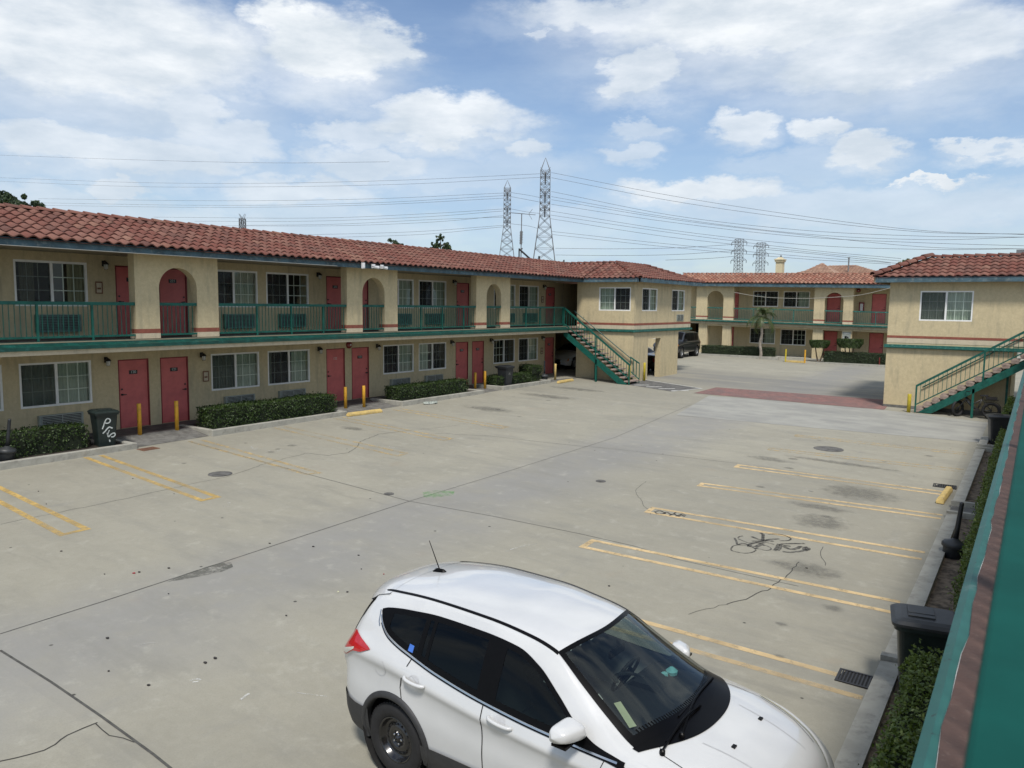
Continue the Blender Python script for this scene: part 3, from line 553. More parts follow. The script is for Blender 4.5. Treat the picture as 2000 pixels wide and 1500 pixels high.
# litter
mb = MB()
lit = []
for i, (x, y) in enumerate(LITTER):
    o = MB(); s = rnd.uniform(.008, .020); n = 7; z = gz(x, y)+.004
    top = [(x+s*cos(2*pi*k/n)*rnd.uniform(.7, 1.3)*1.4, y+s*sin(2*pi*k/n)*rnd.uniform(.7, 1.3), z+.012) for k in range(n)]
    o.prism([(a, b, z) for a, b, _ in top][::-1], None, (0, 0, .009))
    mt = 'litter_red' if i in (0, 2) else 'paper' if i == 3 else 'litter_dark'
    ob = o.build('litter', mt, local=(x, y, z), loc=(x, y, z))
    lb = {0: 'reddish crumpled wrapper on the open concrete left of the white car', 2: 'small bright red scrap on the concrete behind the white car', 3: 'small white scrap of paper on the concrete behind the white car'}.get(i, 'tiny dark scrap of litter lying on the concrete lot')
    tag(ob, lb, 'litter', 'bits of litter scattered on the lot')
# raised kerb planters on the left
def ring(x0, x1, y0, y1, z0, z1, w, name='planter_kerb', mat='kerb'):
    m_ = MB(); rr = lambda: rnd.uniform(-.003, .003)
    m_.box(x1-w, x1, y0, y1, z0, z1); m_.box(x0, x1-w, y0, y0+w, z0, z1-.002); m_.box(x0, x1-w, y1-w, y1, z0, z1-.002)
    o = struct(m_.build(name, mat)); mod = o.modifiers.new('b', 'BEVEL'); mod.width = .015; mod.segments = 2; return o
LP = [(-8, 11.05), (13.3, 18.6), (21.4, 26.6), (28.0, 32.1)]
for y0, y1 in LP:
    zt = gz(-19.6, (max(y0, 7)+y1)/2)+.17
    ring(-21.3, -19.6, y0, y1, -.6, zt, .15)
    s_ = MB(); s_.box(-21.35, -19.75, y0+.15, y1-.15, -.6, zt-.05); struct(s_.build('planting_soil', 'soil_dark'))
ramp = MB()
prev = -12
segs = [(-8, -8)]+LP+[(60, 60)]
slab = MB(); slab.box(-22.0, -21.3, -8, 36.0, -.6, .015)
for i in range(len(LP)):
    a = LP[i][1]; b = LP[i+1][0] if i+1 < len(LP) else 35.4
    slab.box(-21.3, -20.75, a, b, -.6, .015)
    ramp.quad((-20.75, a, .012), (-19.75, a, gz(-19.75, a)+.006), (-19.75, b, gz(-19.75, b)+.006), (-20.75, b, .012))
struct(slab.build('walkway_slab', 'walk')); struct(ramp.build('walkway_ramp', 'kerb_dark'))
# kerb and planting strip on the right
kr = MB()
for y0, y1 in ((-4, 9.9), (10.1, 17.9), (19.0, 26.6), (27.3, 29.3)):
    kr.add([(-1.31, y0, gz(-1.3, y0)+.10), (-1.08, y0, gz(-1.1, y0)+.12), (-1.08, y1, gz(-1.1, y1)+.12), (-1.31, y1, gz(-1.3, y1)+.10), (-1.33, y0, gz(-1.3, y0)-.02), (-1.08, y0, -.9), (-1.08, y1, -.9), (-1.33, y1, gz(-1.3, y1)-.02)],
           [(0, 1, 2, 3), (0, 3, 7, 4), (1, 5, 6, 2), (0, 4, 5, 1), (3, 2, 6, 7)])
struct(kr.build('right_kerb', 'kerb'))
wk = MB()
for y in (10.0, 17.95, 18.95, 26.65, 27.25): wk.box(-1.32, -.1, y-.06, y+.06, -.9, gz(-1, y)+.16)
struct(wk.build('planter_cross_kerb', 'kerb'))
b_ = MB(); cy = gz(-18.9, 22.4)
for k in range(5): b_.lathe([(.02, 0), (rnd.uniform(.08, .14), .02), (rnd.uniform(.05, .1), rnd.uniform(.05, .09)), (.01, .10)], 9, Matrix.Translation((k*.04-.1, .11*k-.2, 0)))
for k in range(len(b_.v)): b_.v[k] = tuple(c+rnd.uniform(-.015, .015) for c in b_.v[k])
tag(b_.build('crumpled_cloth', 'ac_case', loc=(-19.25, 22.6, gz(-19.2, 22.6)+.012)), 'crumpled pale cloth lying by the kerb in front of the third left hedge', 'cloth')
wk = MB(); wk.box(-1.30, -.1, 18.0, 18.9, -.9, gz(-1, 18)+.06); wk.box(-1.30, -.1, 26.7, 27.2, -.9, gz(-1, 27)+.08); struct(wk.build('cross_path', 'kerb_dark'))
sr = MB()
for y0, y1 in ((-4, 9.94), (10.06, 17.89), (19.01, 26.59), (27.31, 30.2)):
    n = 14; rows = []
    for i in range(n+1):
        y = y0+(y1-y0)*i/n
        for x in (-1.08, -.8, -.4, .1): rows.append((x, y, gz(x, y)+.04+rnd.uniform(-.02, .02)))
    o = len(sr.v); sr.v += rows
    for i in range(n):
        for k in range(3): sr.f.append((o+i*4+k, o+i*4+k+1, o+i*4+k+5, o+i*4+k+4)); sr.mi.append(0)
struct(sr.build('right_planting_soil', 'soil'))

# ================================================================= BUILDING KIT
class Frame:
    """s runs along the facade, n points out of it"""
    def __init__(f, ox, oy, sd, nd, tilt=0, s0=0): f.o = (ox, oy); f.sd = sd; f.nd = nd; f.tilt = tilt; f.s0 = s0; f.rz = atan2(sd[1], sd[0])
    def W(f, s, n, z): return (f.o[0]+f.sd[0]*s+f.nd[0]*n, f.o[1]+f.sd[1]*s+f.nd[1]*n, z-f.tilt*(s-f.s0))
def fbox(mb, F, s0, s1, n0, n1, z0, z1):
    P = [F.W(s, n, z) for z in (z0, z1) for s, n in ((s0, n0), (s1, n0), (s1, n1), (s0, n1))]
    mb.add(P, [(0, 3, 2, 1), (4, 5, 6, 7), (0, 1, 5, 4), (1, 2, 6, 5), (2, 3, 7, 6), (3, 0, 4, 7)])
def wall(mb, F, s0, s1, z0, z1, ops, n=0.0, dark=1):
    """wall face with openings (s0,s1,z0,z1,depth,kind)"""
    S = sorted({s0, s1}|{v for o in ops for v in o[:2] if s0 < v < s1}); Z = sorted({z0, z1}|{v for o in ops for v in o[2:4] if z0 < v < z1})
    q = lambda *P: mb.quad(*[F.W(*p) for p in P])
    for i in range(len(S)-1):
        for j in range(len(Z)-1):
            sm, zm = (S[i]+S[i+1])/2, (Z[j]+Z[j+1])/2
            if any(o[0] < sm < o[1] and o[2] < zm < o[3] for o in ops): continue
            q((S[i], n, Z[j]), (S[i+1], n, Z[j]), (S[i+1], n, Z[j+1]), (S[i], n, Z[j+1]))
    for a, b, c, d, dep, kind in ops:
        e = n-dep
        q((a, n, c), (a, n, d), (a, e, d), (a, e, c)); q((b, n, c), (b, e, c), (b, e, d), (b, n, d))
        q((a, n, d), (b, n, d), (b, e, d), (a, e, d)); q((a, n, c), (a, e, c), (b, e, c), (b, n, c))
        if kind != 'open':
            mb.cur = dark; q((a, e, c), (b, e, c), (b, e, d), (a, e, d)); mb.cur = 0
_proto = {}
def put(key, maker, parent, loc, rz, rename=None):
    if key not in _proto: o = maker(); _proto[key] = o
    else: o = copy_tree(_proto[key])
    o.parent = parent; o.location = loc; o.rotation_euler = (0, 0, rz)
    return o
def make_window(w, h, left_dark=True, curtain='full', grid=True, gridl=True):
    """origin at the lower left corner of the opening, x along the wall, outside is -y"""
    f = MB(); t = .065
    f.box(-.045, w+.045, -.025, .05, -.045, t-.01); f.box(-.045, w+.045, -.025, .05, h-t+.01, h+.045)
    f.box(-.045, t-.01, -.022, .05, t-.01, h-t+.01); f.box(w-t+.01, w+.045, -.022, .05, t-.01, h-t+.01)
    f.box(w/2-.035, w/2+.035, -.018, .05, t-.01, h-t+.01)
    o = f.build('window', 'white_frame')
    for half in (0, 1):
        a, b = (t-.01, w/2-.035) if half == 0 else (w/2+.035, w-t+.01)
        darkside = (half == 0) == left_dark
        p = MB(); y = .03 if not darkside else .036
        p.quad((a, y, t-.01), (b, y, t-.01), (b, y, h-t+.01), (a, y, h-t+.01)); p.build('pane', 'glass', o)
        if grid:
            g_ = MB(); k = .013 if not darkside else .009; yy = .044
            for i in (1, 2): x = a+(b-a)*i/3; g_.box(x-k, x+k, yy, yy+.006, t-.01, h-t+.01)
            for i in (1, 2): z = t+(h-2*t)*i/3; g_.box(a, b, yy+.001, yy+.007, z-k, z+k)
            g_.build('muntins', 'white_frame', o)
        if darkside:
            s_ = MB(); s_.quad((a, .012, t-.01), (b, .012, t-.01), (b, .012, h-t+.01), (a, .012, h-t+.01)); s_.build('insect_screen', 'screen', o)
    ranges = {'full': [(0, 1)], 'gap': [(0, .16), (.62, 1)], 'right': [(.56, 1)], 'left': [(0, .42)], 'mid': [(.1, .3), (.75, 1)], 'none': []}[curtain]
    c = MB(); n = 0
    for a, b in ranges:
        m_ = int((b-a)*w/.012); x0 = a*w
        for i in range(m_): 
            x = x0+(b-a)*w*i/m_; x2 = x0+(b-a)*w*(i+1)/m_
            y, y2 = (.15+.018*sin(v*62)+.008*sin(v*23+1) for v in (x, x2))
            c.quad((x, y, .0), (x2, y2, .0), (x2, y2, h), (x, y, h))
    if ranges: c.build('curtain', 'curtain' if curtain != 'mid' else 'curtain_beige', o)
    return o
def make_door(w, h, hand=1):
    d = MB(); d.box(.035, w-.035, .035, .075, .01, h-.035); o = d.build('door', 'door_red')
    f = MB(); f.box(0, .035, 0, .09, 0, h); f.box(w-.035, w, 0, .09, 0, h); f.box(.035, w-.035, 0, .09, h-.035, h); f.build('door_frame', 'door_frame', o)
    k = MB(); x = w-.11 if hand > 0 else .11
    k.tube([(x, .034, 1.0), (x, -.01, 1.0)], .03, 10); k.box(x-(.11 if hand > 0 else 0), x+(0 if hand > 0 else .11), -.025, -.008, .99, 1.012); k.build('door_handle', 'dark_metal', o)
    k = MB(); k.tube([(x, .034, 1.16), (x, .012, 1.16)], .026, 10); k.build('deadbolt', 'dark_metal', o)
    return o
def number_plate(parent_door, w, txt, style='dark'):
    p = MB(); p.box(w/2-.125, w/2+.125, .024, .034, 1.585, 1.70)
    if style == 'dark':
        o = p.build('number_plate', 'dark_metal', parent_door)
        text_mesh(txt, .115, 'room_number', 'spray_white', parent_door, (w/2, .022, 1.645), (pi/2, 0, 0))
    else: text_mesh(txt, .13, 'room_number', 'white_paint', parent_door, (w/2, .032, 1.645), (pi/2, 0, 0))
def make_ac(w=1.15, h=.42, d=.12, mat='ac_case'):
    b = MB(); b.box(0, w, -d, .0, 0, h); o = b.build('air_conditioner', mat)
    g_ = MB(); g_.box(.05, w-.05, -d-.004, -d-.001, .04, h-.03); g_.build('grille_recess', 'dark_metal', o)
    l_ = MB(); n = int((h-.07)/.042)
    for i in range(n): z = .045+i*(h-.07)/n; l_.box(.05, w-.05, -d-.022, -d-.004, z, z+.018)
    for x in (.05, w/2, w-.065): l_.box(x, x+.015, -d-.024, -d-.004, .03, h-.02)
    l_.build('grille', mat, o); return o
def make_lamp():
    b = MB(); b.box(-.04, .04, -.03, 0, -.06, .10); b.tube([(0, -.02, .06), (0, -.10, .10), (0, -.14, .06)], .012, 6)
    b.lathe([(.085, 0), (.075, .03), (.03, .075), (.01, .09)], 10, Matrix.Translation((0, -.14, -.01))); o = b.build('wall_lamp', 'dark_metal')
    g_ = MB(); g_.lathe([(.02, -.15), (.055, -.13), (.065, -.01), (.06, 0)], 10, Matrix.Translation((0, -.14, 0))); g_.build('lamp_glass', 'lens_clear', o, smooth=True)
    k = MB()
    for i in range(6): t = i*pi/3; k.tube([(.068*cos(t), -.14+.068*sin(t), -.01), (.04*cos(t), -.14+.04*sin(t), -.155)], .005, 4)
    k.build('lamp_cage', 'dark_metal', o); return o
def make_notice():
    b = MB(); b.box(-.08, .08, -.05, 0, -.15, .15); o = b.build('meter_box', 'stucco_band')
    f = MB()
    for a in ((-.1, .1, -.06, -.045, .13, .17), (-.1, .1, -.06, -.045, -.17, -.14), (-.1, -.075, -.06, -.045, -.14, .13), (.075, .1, -.06, -.045, -.14, .13), (-.05, .05, -.06, -.048, -.05, 0)): f.box(*a)
    f.build('rim', 'chain_rust', o); return o
def make_bell():
    b = MB(); T = Matrix.Rotation(pi/2, 4, 'X'); b.lathe([(.02, 0), (.15, .0), (.15, .02), (.12, .07), (.05, .10), (.01, .10)], 20, T); o = b.build('fire_bell', 'red_plastic', smooth=True)
    k = MB(); k.lathe([(.035, .09), (.035, .115), (.01, .12)], 10, T); k.build('bell_hub', 'camera_white', o); return o
def arch_panel(F, parent, s0, s1, a0, a1, zb, zt, spring, top, nf, th=.3, seg=18, band=(2.88, 3.0), ztilt=0):
    m_ = MB(); q = lambda *P: m_.quad(*[F.W(*p) for p in P]); nb = nf-th
    fbox(m_, F, s0, a0, nb, nf, zb, spring); fbox(m_, F, a1, s1, nb, nf, zb, spring)
    cx, r = (a0+a1)/2, (a1-a0)/2; rise = top-spring
    pts = [(cx-r*cos(pi*i/seg), spring+rise*sin(pi*i/seg)) for i in range(seg+1)]
    fbox(m_, F, s0, a0, nb, nf, spring+.0001, zt); fbox(m_, F, a1, s1, nb, nf, spring+.0001, zt)
    for i in range(seg):
        (x, z), (x2, z2) = pts[i], pts[i+1]
        for n in (nf, nb): q((x, n, z), (x2, n, z2), (x2, n, zt), (x, n, zt))
        q((x, nb, z), (x2, nb, z2), (x2, nf, z2), (x, nf, z))
    o = m_.build('arch', 'stucco', parent)
    e = .004
    for x0, x1 in ((s0, a0), (a1, s1)):
        b = MB(); fbox(b, F, x0-e, x1+e, nb-e, nf+e, *band); b.build('red_stripe', 'red_band', o)
        c = MB(); fbox(c, F, x0-.003, x1+.003, nb-.003, nf+.003, zb+.001, band[0]-.001); c.build('base_paint', 'stucco_band', o)
    return o
def railing(F, parent, s0, s1, n, zd, posts, mat='teal', ht=1.0, sp=.122, name='balcony_railing'):
    m_ = MB(); fbox(m_, F, s0, s1, n-.03, n+.03, zd+ht-.085, zd+ht); fbox(m_, F, s0, s1, n-.02, n+.02, zd+.09, zd+.14)
    k = max(1, int((s1-s0)/sp))
    for i in range(1, k):
        s = s0+(s1-s0)*i/k
        if any(abs(s-p) < .05 for p in posts): continue
        fbox(m_, F, s-.008, s+.008, n-.008, n+.008, zd+.13, zd+ht-.08)
    o = m_.build(name, mat, parent)
    for p in posts:
        b = MB(); fbox(b, F, p-.026, p+.026, n-.026, n+.026, zd-.08, zd+ht-.084); b.build('railing_post', mat, o)
    return o
def slope(name, A, B, up, run, rise, clips, mat, parent, tile=.29, expo=.40, lift=.045, amp=.068, phase=0):
    """tiled roof slope; A-B is the eave, 'up' the horizontal direction towards the ridge"""
    A, B, up = Vector(A), Vector(B), Vector((up[0], up[1], 0)); e = (B-A); Lh = e.length; e.normalize()
    sl_ = sqrt(run*run+rise*rise); nc = max(1, round(sl_/expo)); nt_ = int(Lh/tile)+1; vdir = (up*run+Vector((0, 0, rise)))/sl_; nr = e.cross(vdir)
    if nr.z < 0: nr = -nr
    bm = bmesh.new(); uv = bm.loops.layers.uv.new('UVMap'); K = 10
    prof = [amp*(.5-.5*cos(2*pi*((j/K)**1.0)))**.85 for j in range(K+1)]
    for c in range(nc):
        v0, v1 = sl_*c/nc, sl_*(c+1)/nc
        for i in range(nt_):
            jit = rnd.uniform(-.004, .006); jv = rnd.uniform(-.012, .012)
            rows = [[], [], []]
            for j in range(K+1):
                u = (i+j/K)*tile; u = min(u, Lh); h = prof[j]; base = A+e*u
                for r_, (v, off) in enumerate(((v0+jv, h*.9+lift-.026+jit), (v0+jv, h+lift+jit), (v1+.03, h+.006))):
                    rows[r_].append(bm.verts.new(base+vdir*v+nr*off))
            for r_ in (0, 1):
                for j in range(K):
                    try: f = bm.faces.new((rows[r_][j], rows[r_][j+1], rows[r_+1][j+1], rows[r_+1][j]))
                    except ValueError: continue
                    f.smooth = (r_ == 1)
                    for lp in f.loops: lp[uv].uv = (i+.5, c+.5+phase)
    P = [A, B, B+vdir*sl_, A+vdir*sl_]; f = bm.faces.new([bm.verts.new(p-nr*.012) for p in P])
    for lp in f.loops: lp[uv].uv = (.5, .5)
    for pt, no in clips:
        bmesh.ops.bisect_plane(bm, geom=bm.verts[:]+bm.edges[:]+bm.faces[:], dist=1e-5, plane_co=Vector((*pt, 0)), plane_no=Vector((*no, 0)).normalized(), clear_outer=True)
    me = bpy.data.meshes.new(name); bm.to_mesh(me); bm.free(); me.materials.append(M[mat])
    o = bpy.data.objects.new(name, me); C.objects.link(o); o.parent = parent; return o
def caps(parent, A, B, mat='tile', r=.10, L=.40, name='ridge_cap'):
    A, B = Vector(A), Vector(B); d = B-A; n = max(1, round(d.length/L)); d.normalize(); side = d.cross(Vector((0, 0, 1))).normalized(); up = side.cross(d)
    bm = bmesh.new(); uv = bm.loops.layers.uv.new('UVMap'); st = (B-A).length/n
    for i in range(n):
        p0 = A+d*(st*i-.03); p1 = A+d*(st*(i+1)+.02); q = []
        for p, rr, li in ((p0, r*1.12, .022), (p0, r*1.0, .005), (p1, r*.88, .0)):
            q.append([bm.verts.new(p+side*rr*cos(pi*k/8)+up*(rr*sin(pi*k/8)*.85+li-.01)) for k in range(9)])
        q[1], q[0] = q[0], q[1]
        for a, b in ((q[0], q[1]), (q[1], q[2])):
            for k in range(8):
                f = bm.faces.new((a[k], a[k+1], b[k+1], b[k])); f.smooth = True
                for lp in f.loops: lp[uv].uv = (i+.5, 77.5)
    me = bpy.data.meshes.new(name); bm.to_mesh(me); bm.free(); me.materials.append(M[mat])
    o = bpy.data.objects.new(name, me); C.objects.link(o); o.parent = parent; return o

simple('teal_ledge', (.004, .062, .048), .4, .2, 4, dirt=((.03, .15, .13), 9, .5))
# ================================================================= LEFT WING
FL = Frame(-22.0, 0, (0, 1), (1, 0))
LW = root('motel_wing', (0, 0, 0), 'long cream motel wing with red doors and green balcony running down the left side', 'motel wing', 'wings of the motel')
Y0, Y1 = -8.0, 36.42
wins = [(-2.9, 1), (1.45, 1), (7.0, 1), (9.27, 1), (14.95, 1), (17.17, 1), (22.87, 1), (25.06, 0), (30.57, 0), (32.78, 1)]
doors = [(3.9, 1), (5.2, -1), (11.9, -1), (13.2, 1), (19.83, -1), (21.12, 1), (27.6, -1), (28.84, 1), (35.32, 1)]
doorsU = [(3.9, 1), (5.2, -1), (11.93, -1), (13.25, 1), (19.87, -1), (21.12, 1), (27.65, -1), (28.87, 1), (35.33, 1)]
ops = []
for s, _ in wins: ops += [(s, s+1.87, .88, 2.08, .42, 'w'), (s, s+1.87, 3.59, 4.80, .42, 'w')]
for s, _ in doors: ops.append((s, s+.94, .02, 2.05, .10, 'd'))
for s, _ in doorsU: ops.append((s, s+.94, 2.73, 4.77, .10, 'd'))
mb = MB(); wall(mb, FL, Y0, Y1, -.6, 5.05, ops); fbox(mb, FL, Y0, Y1-.02, -5.5, -.45, -.6, 5.02)
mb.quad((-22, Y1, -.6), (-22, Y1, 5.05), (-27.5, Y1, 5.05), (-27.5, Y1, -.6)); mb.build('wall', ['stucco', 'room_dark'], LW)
cur_lo = ['full', 'full', 'full', 'full', 'full', 'gap', 'right', 'left', 'none', 'right']; cur_up = ['gap', 'full', 'mid', 'mid', 'right', 'none', 'full', 'right', 'gap', 'right']
for i, (s, ld) in enumerate(wins):
    if s < -1: continue
    for z, cv in ((.88, cur_lo[i]), (3.59, cur_up[i])):
        l = bool(ld) if z < 2 else True
        put(('w', 1.87, l, cv), lambda: make_window(1.87, 1.205, l, cv), LW, FL.W(s, -.03, z), FL.rz)
num = ['118', '119', '120', '121', '122', '123', '124', '125', '126']
for (dl, zb, pre) in ((doors, .02, '1'), (doorsU, 2.73, '2')):
    for i, (s, h) in enumerate(dl):
        d = put(('d', h, zb), lambda: make_door(.94, 2.03, h), LW, FL.W(s, 0, zb), FL.rz)
        # number added after copying so that each door has its own
for d in [o for o in LW.children if o.name.startswith('door')]:
    s = d.location.y; z = d.location.z
    i = min(range(len(doors)), key=lambda k: abs(doors[k][0]-s)); t_ = num[i] if z < 1 else '2'+num[i][1:]
    number_plate(d, .94, t_, 'white' if t_ == '122' else 'dark')
    if t_ == '122': pass
for s in (1.9, 7.5, 9.66, 15.38, 17.58, 23.24, 25.42, 31.0, 33.1):
    put('ac', lambda: make_ac(), LW, FL.W(s, 0, .24), FL.rz)
    put('acu', lambda: make_ac(1.14, .47, .16, 'ac_teal'), LW, FL.W(s+.05, 0, 2.90), FL.rz)
for s in (6.6, 11.55, 14.6, 19.45, 22.5, 27.25, 30.3, 35.0): put('lamp', make_lamp, LW, FL.W(s, 0, 2.05), FL.rz)
for s in (6.6, 11.6, 14.7, 19.45, 22.5, 27.4, 30.3, 35.07): put('lamp', make_lamp, LW, FL.W(s, 0, 4.78), FL.rz)
for s, z in ((11.43, 4.12), (14.72, 1.38), (34.95, 1.35), (34.95, 4.1)): put('mbox', make_notice, LW, FL.W(s, 0, z), FL.rz)
put('bell', make_bell, LW, FL.W(20.98, 0, 2.17), FL.rz)
# balcony deck, green ledge, cream soffit band
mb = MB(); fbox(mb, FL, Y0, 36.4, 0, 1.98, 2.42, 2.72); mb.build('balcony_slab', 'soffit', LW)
mb = MB(); fbox(mb, FL, Y0, 36.4, 0.01, 1.84, 2.721, 2.728); mb.build('balcony_floor', 'walk', LW)
mb = MB(); q = [(1.80, 2.724), (1.80, 2.735), (2.02, 2.67), (2.06, 2.64), (2.17, 2.62), (2.17, 2.535), (1.985, 2.52), (1.985, 2.70)]
mb.prism([FL.W(Y0, n, z) for n, z in q], None, (0, 34.16-Y0, 0)); mb.build('green_ledge', 'teal_ledge', LW)
mb = MB(); fbox(mb, FL, Y0, 34.16, 1.985, 2.10, 2.415, 2.53); mb.build('cream_ledge', 'stucco_band', LW)
pill = [(3.7, 6.25, 4.4, 5.55), (11.45, 14.0, 12.14, 13.30), (19.15, 21.74, 19.90, 21.04), (26.70, 29.28, 27.45, 28.57)]
for a, b, c, d in pill: arch_panel(FL, LW, a, b, c, d, 2.735, 5.03, 4.13, 4.70, 1.85)
posts = {0: [-5, -2, 1], 1: [7.6, 8.98, 10.31], 2: [15.39, 16.73, 18.09], 3: [23.13, 24.46, 25.86], 4: [30.68, 31.96, 33.26, 34.17]}
ends = [Y0]+[v for p in pill for v in (p[0], p[1])]+[34.2]
for i in range(0, len(ends), 2): railing(FL, LW, ends[i]+.002, ends[i+1]-.002, 1.80, 2.72, posts[i//2])
for a, b, c, d in pill: railing(FL, LW, c+.002, d-.002, 1.80, 2.72, [])
# fascia, soffit, roof
mb = MB(); fbox(mb, FL, Y0, 35.02, 2.36, 2.42, 4.99, 5.19); mb.build('fascia', 'fascia', LW)
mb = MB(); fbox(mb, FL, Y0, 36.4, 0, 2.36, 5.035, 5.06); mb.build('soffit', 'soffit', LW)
RZ = 6.07
slope('roof', (-19.50, Y0, 5.155), (-19.50, 38.0, 5.155), (-1, 0), 2.6, RZ-5.155, [((-19.5, 35.0), (1, 1))], 'tile', LW)
slope('rear_roof', (-25.6, 38.0, 4.8), (-25.6, Y0, 4.8), (1, 0), 3.5, RZ-4.8, [((-22.1, 37.6), (0, 1))], 'tile', LW, expo=.6, phase=20)
caps(LW, (-22.1, Y0, RZ+.05), (-22.1, 37.6, RZ+.05))
cp = MB(); cp.tube([(-19.49, 5.3, 5.03), (-19.485, 8, 4.985), (-19.49, 18.1, 5.0)], .008, 5); cp.build('fascia_cable', 'cable_white', LW)

# ================================================================= STAIR BLOCK (middle)
SB = root('motel_block', (0, 0, 0), 'cream corner block with an open doorway, behind the descending green staircase in the middle', 'motel block', 'gatehouse blocks of the motel')
FF = Frame(0, 35.5, (1, 0), (0, -1)); FS = Frame(-16.85, 0, (0, 1), (1, 0))
mb = MB(); wall(mb, FF, -20.15, -16.85, -.6, 5.05, [(-18.86, -17.06, 3.55, 4.74, .42, 'w')])
wall(mb, FS, 35.5, 41.35, -.6, 2.46, [(37.28, 38.9, -.6, 2.10, .3, 'open')]); wall(mb, FS, 35.5, 43.1, 2.46, 5.05, [(36.42, 38.32, 3.55, 4.73, .42, 'w'), (40.28, 42.14, 3.55, 4.73, .42, 'w')])
mb.quad((-16.85, 41.35, -.6), (-17.15, 41.35, -.6), (-17.15, 41.35, 2.46), (-16.85, 41.35, 2.46))
mb.box(-17.15, -17.149, 35.8, 37.28, -.6, 2.43); mb.box(-17.15, -17.149, 38.9, 41.35, -.6, 2.43)
mb.box(-20.15, -17.15, 35.799, 35.8, -.6, 2.43)
mb.quad((-20.15, 35.5, -.6), (-20.15, 35.5, 5.05), (-20.15, 35.8, 5.05), (-20.15, 35.8, -.6))
mb.box(-26.5, -16.86, 35.9, 43.09, 2.43, 2.7); mb.box(-20.15, -20.0, 35.8, 43.0, 2.7, 5.04)
mb.box(-26.6, -26.5, 36.4, 43.1, -.6, 5.0); mb.box(-26.5, -20.6, 43.0, 43.1, -.6, 5.0); mb.quad((-16.85, 43.1, 2.43), (-20.6, 43.1, 2.43), (-20.6, 43.1, 5.05), (-16.85, 43.1, 5.05))
mb.build('wall', ['stucco', 'room_dark'], SB)
put(('w', 1.8, 'b'), lambda: make_window(1.80, 1.19, False, 'left'), SB, FF.W(-18.86, -.03, 3.55), FF.rz)
put(('w', 1.9, 'b'), lambda: make_window(1.90, 1.18, True, 'right', True, False), SB, FS.W(36.42, -.03, 3.55), FS.rz)
put(('w', 1.86, 'b'), lambda: make_window(1.86, 1.18, True, 'gap', True, False), SB, FS.W(40.28, -.03, 3.55), FS.rz)
put('ac2', lambda: make_ac(1.0, .36, .02), SB, FS.W(41.0, 0, 3.0), FS.rz)
def bandring(F_, s0, s1, parent, ext=0.0):
    b = MB(); fbox(b, F_, s0, s1, .001, .018, 2.82, 2.93); b.build('red_stripe', 'red_band', parent)
    b = MB(); fbox(b, F_, s0, s1, .001, .012, 2.62, 2.82); b.build('base_paint', 'stucco_band', parent)
    b = MB(); fbox(b, F_, s0-ext, s1+ext, .001, .07, 2.47, 2.60); fbox(b, F_, s0-ext, s1+ext, .07, .11, 2.50, 2.55); b.build('green_ledge', 'teal_faded', parent)
bandring(FF, -20.15, -16.83, SB); bandring(FS, 35.48, 43.1, SB, .07)
mb = MB(); fbox(mb, FF, -19.62, -16.35, .42, .48, 4.99, 5.19); fbox(mb, FS, 35.02, 43.6, .44, .50, 4.99, 5.19); mb.build('fascia', 'fascia', SB)
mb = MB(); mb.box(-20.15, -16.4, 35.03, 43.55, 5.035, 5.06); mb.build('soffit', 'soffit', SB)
slope('roof', (-19.6, 35.0, 5.155), (-16.35, 35.0, 5.155), (0, 1), 2.6, RZ-5.155, [((-16.35, 35.0), (1, 1))], 'tile', SB, phase=3)
slope('roof', (-22.3, 35.0, 5.155), (-19.6, 35.0, 5.155), (0, 1), 2.6, RZ-5.155, [((-19.5, 35.0), (-1, -1))], 'tile', SB, phase=3)
slope('roof', (-16.35, 35.0, 5.155), (-16.35, 43.6, 5.155), (-1, 0), 2.6, RZ-5.155, [((-16.35, 35.0), (-1, -1)), ((-16.35, 43.6), (-1, 1))], 'tile', SB, phase=9)
slope('rear_roof', (-16.35, 43.6, 5.155), (-26.0, 43.6, 5.155), (0, -1), 2.6, RZ-5.155, [((-16.35, 43.6), (1, -1))], 'tile', SB, expo=.6, phase=33)
mb = MB(); mb.box(-26.0, -18.95, 37.6, 41.0, 5.9, RZ-.03); mb.build('flat_roof', 'asphalt', SB)
caps(SB, (-22.1, 37.6, RZ+.05), (-18.95, 37.6, RZ+.05)); caps(SB, (-16.33, 34.98, 5.20), (-18.95, 37.6, RZ+.08), r=.12)
caps(SB, (-18.95, 37.6, RZ+.05), (-18.95, 41.0, RZ+.05)); caps(SB, (-16.33, 43.62, 5.20), (-18.95, 41.0, RZ+.08), r=.12)
# dark inner wall behind the upper passage
mb = MB(); mb.box(-22.0, -20.16, 39.5, 39.6, 2.72, 5.03); mb.box(-22.05, -22.0, 36.42, 39.5, 2.72, 5.03); mb.build('passage_wall', 'stucco', SB)
mb = MB(); mb.box(-22.0, -20.16, 35.52, 39.5, 2.701, 2.72); mb.build('passage_floor', 'walk', SB)

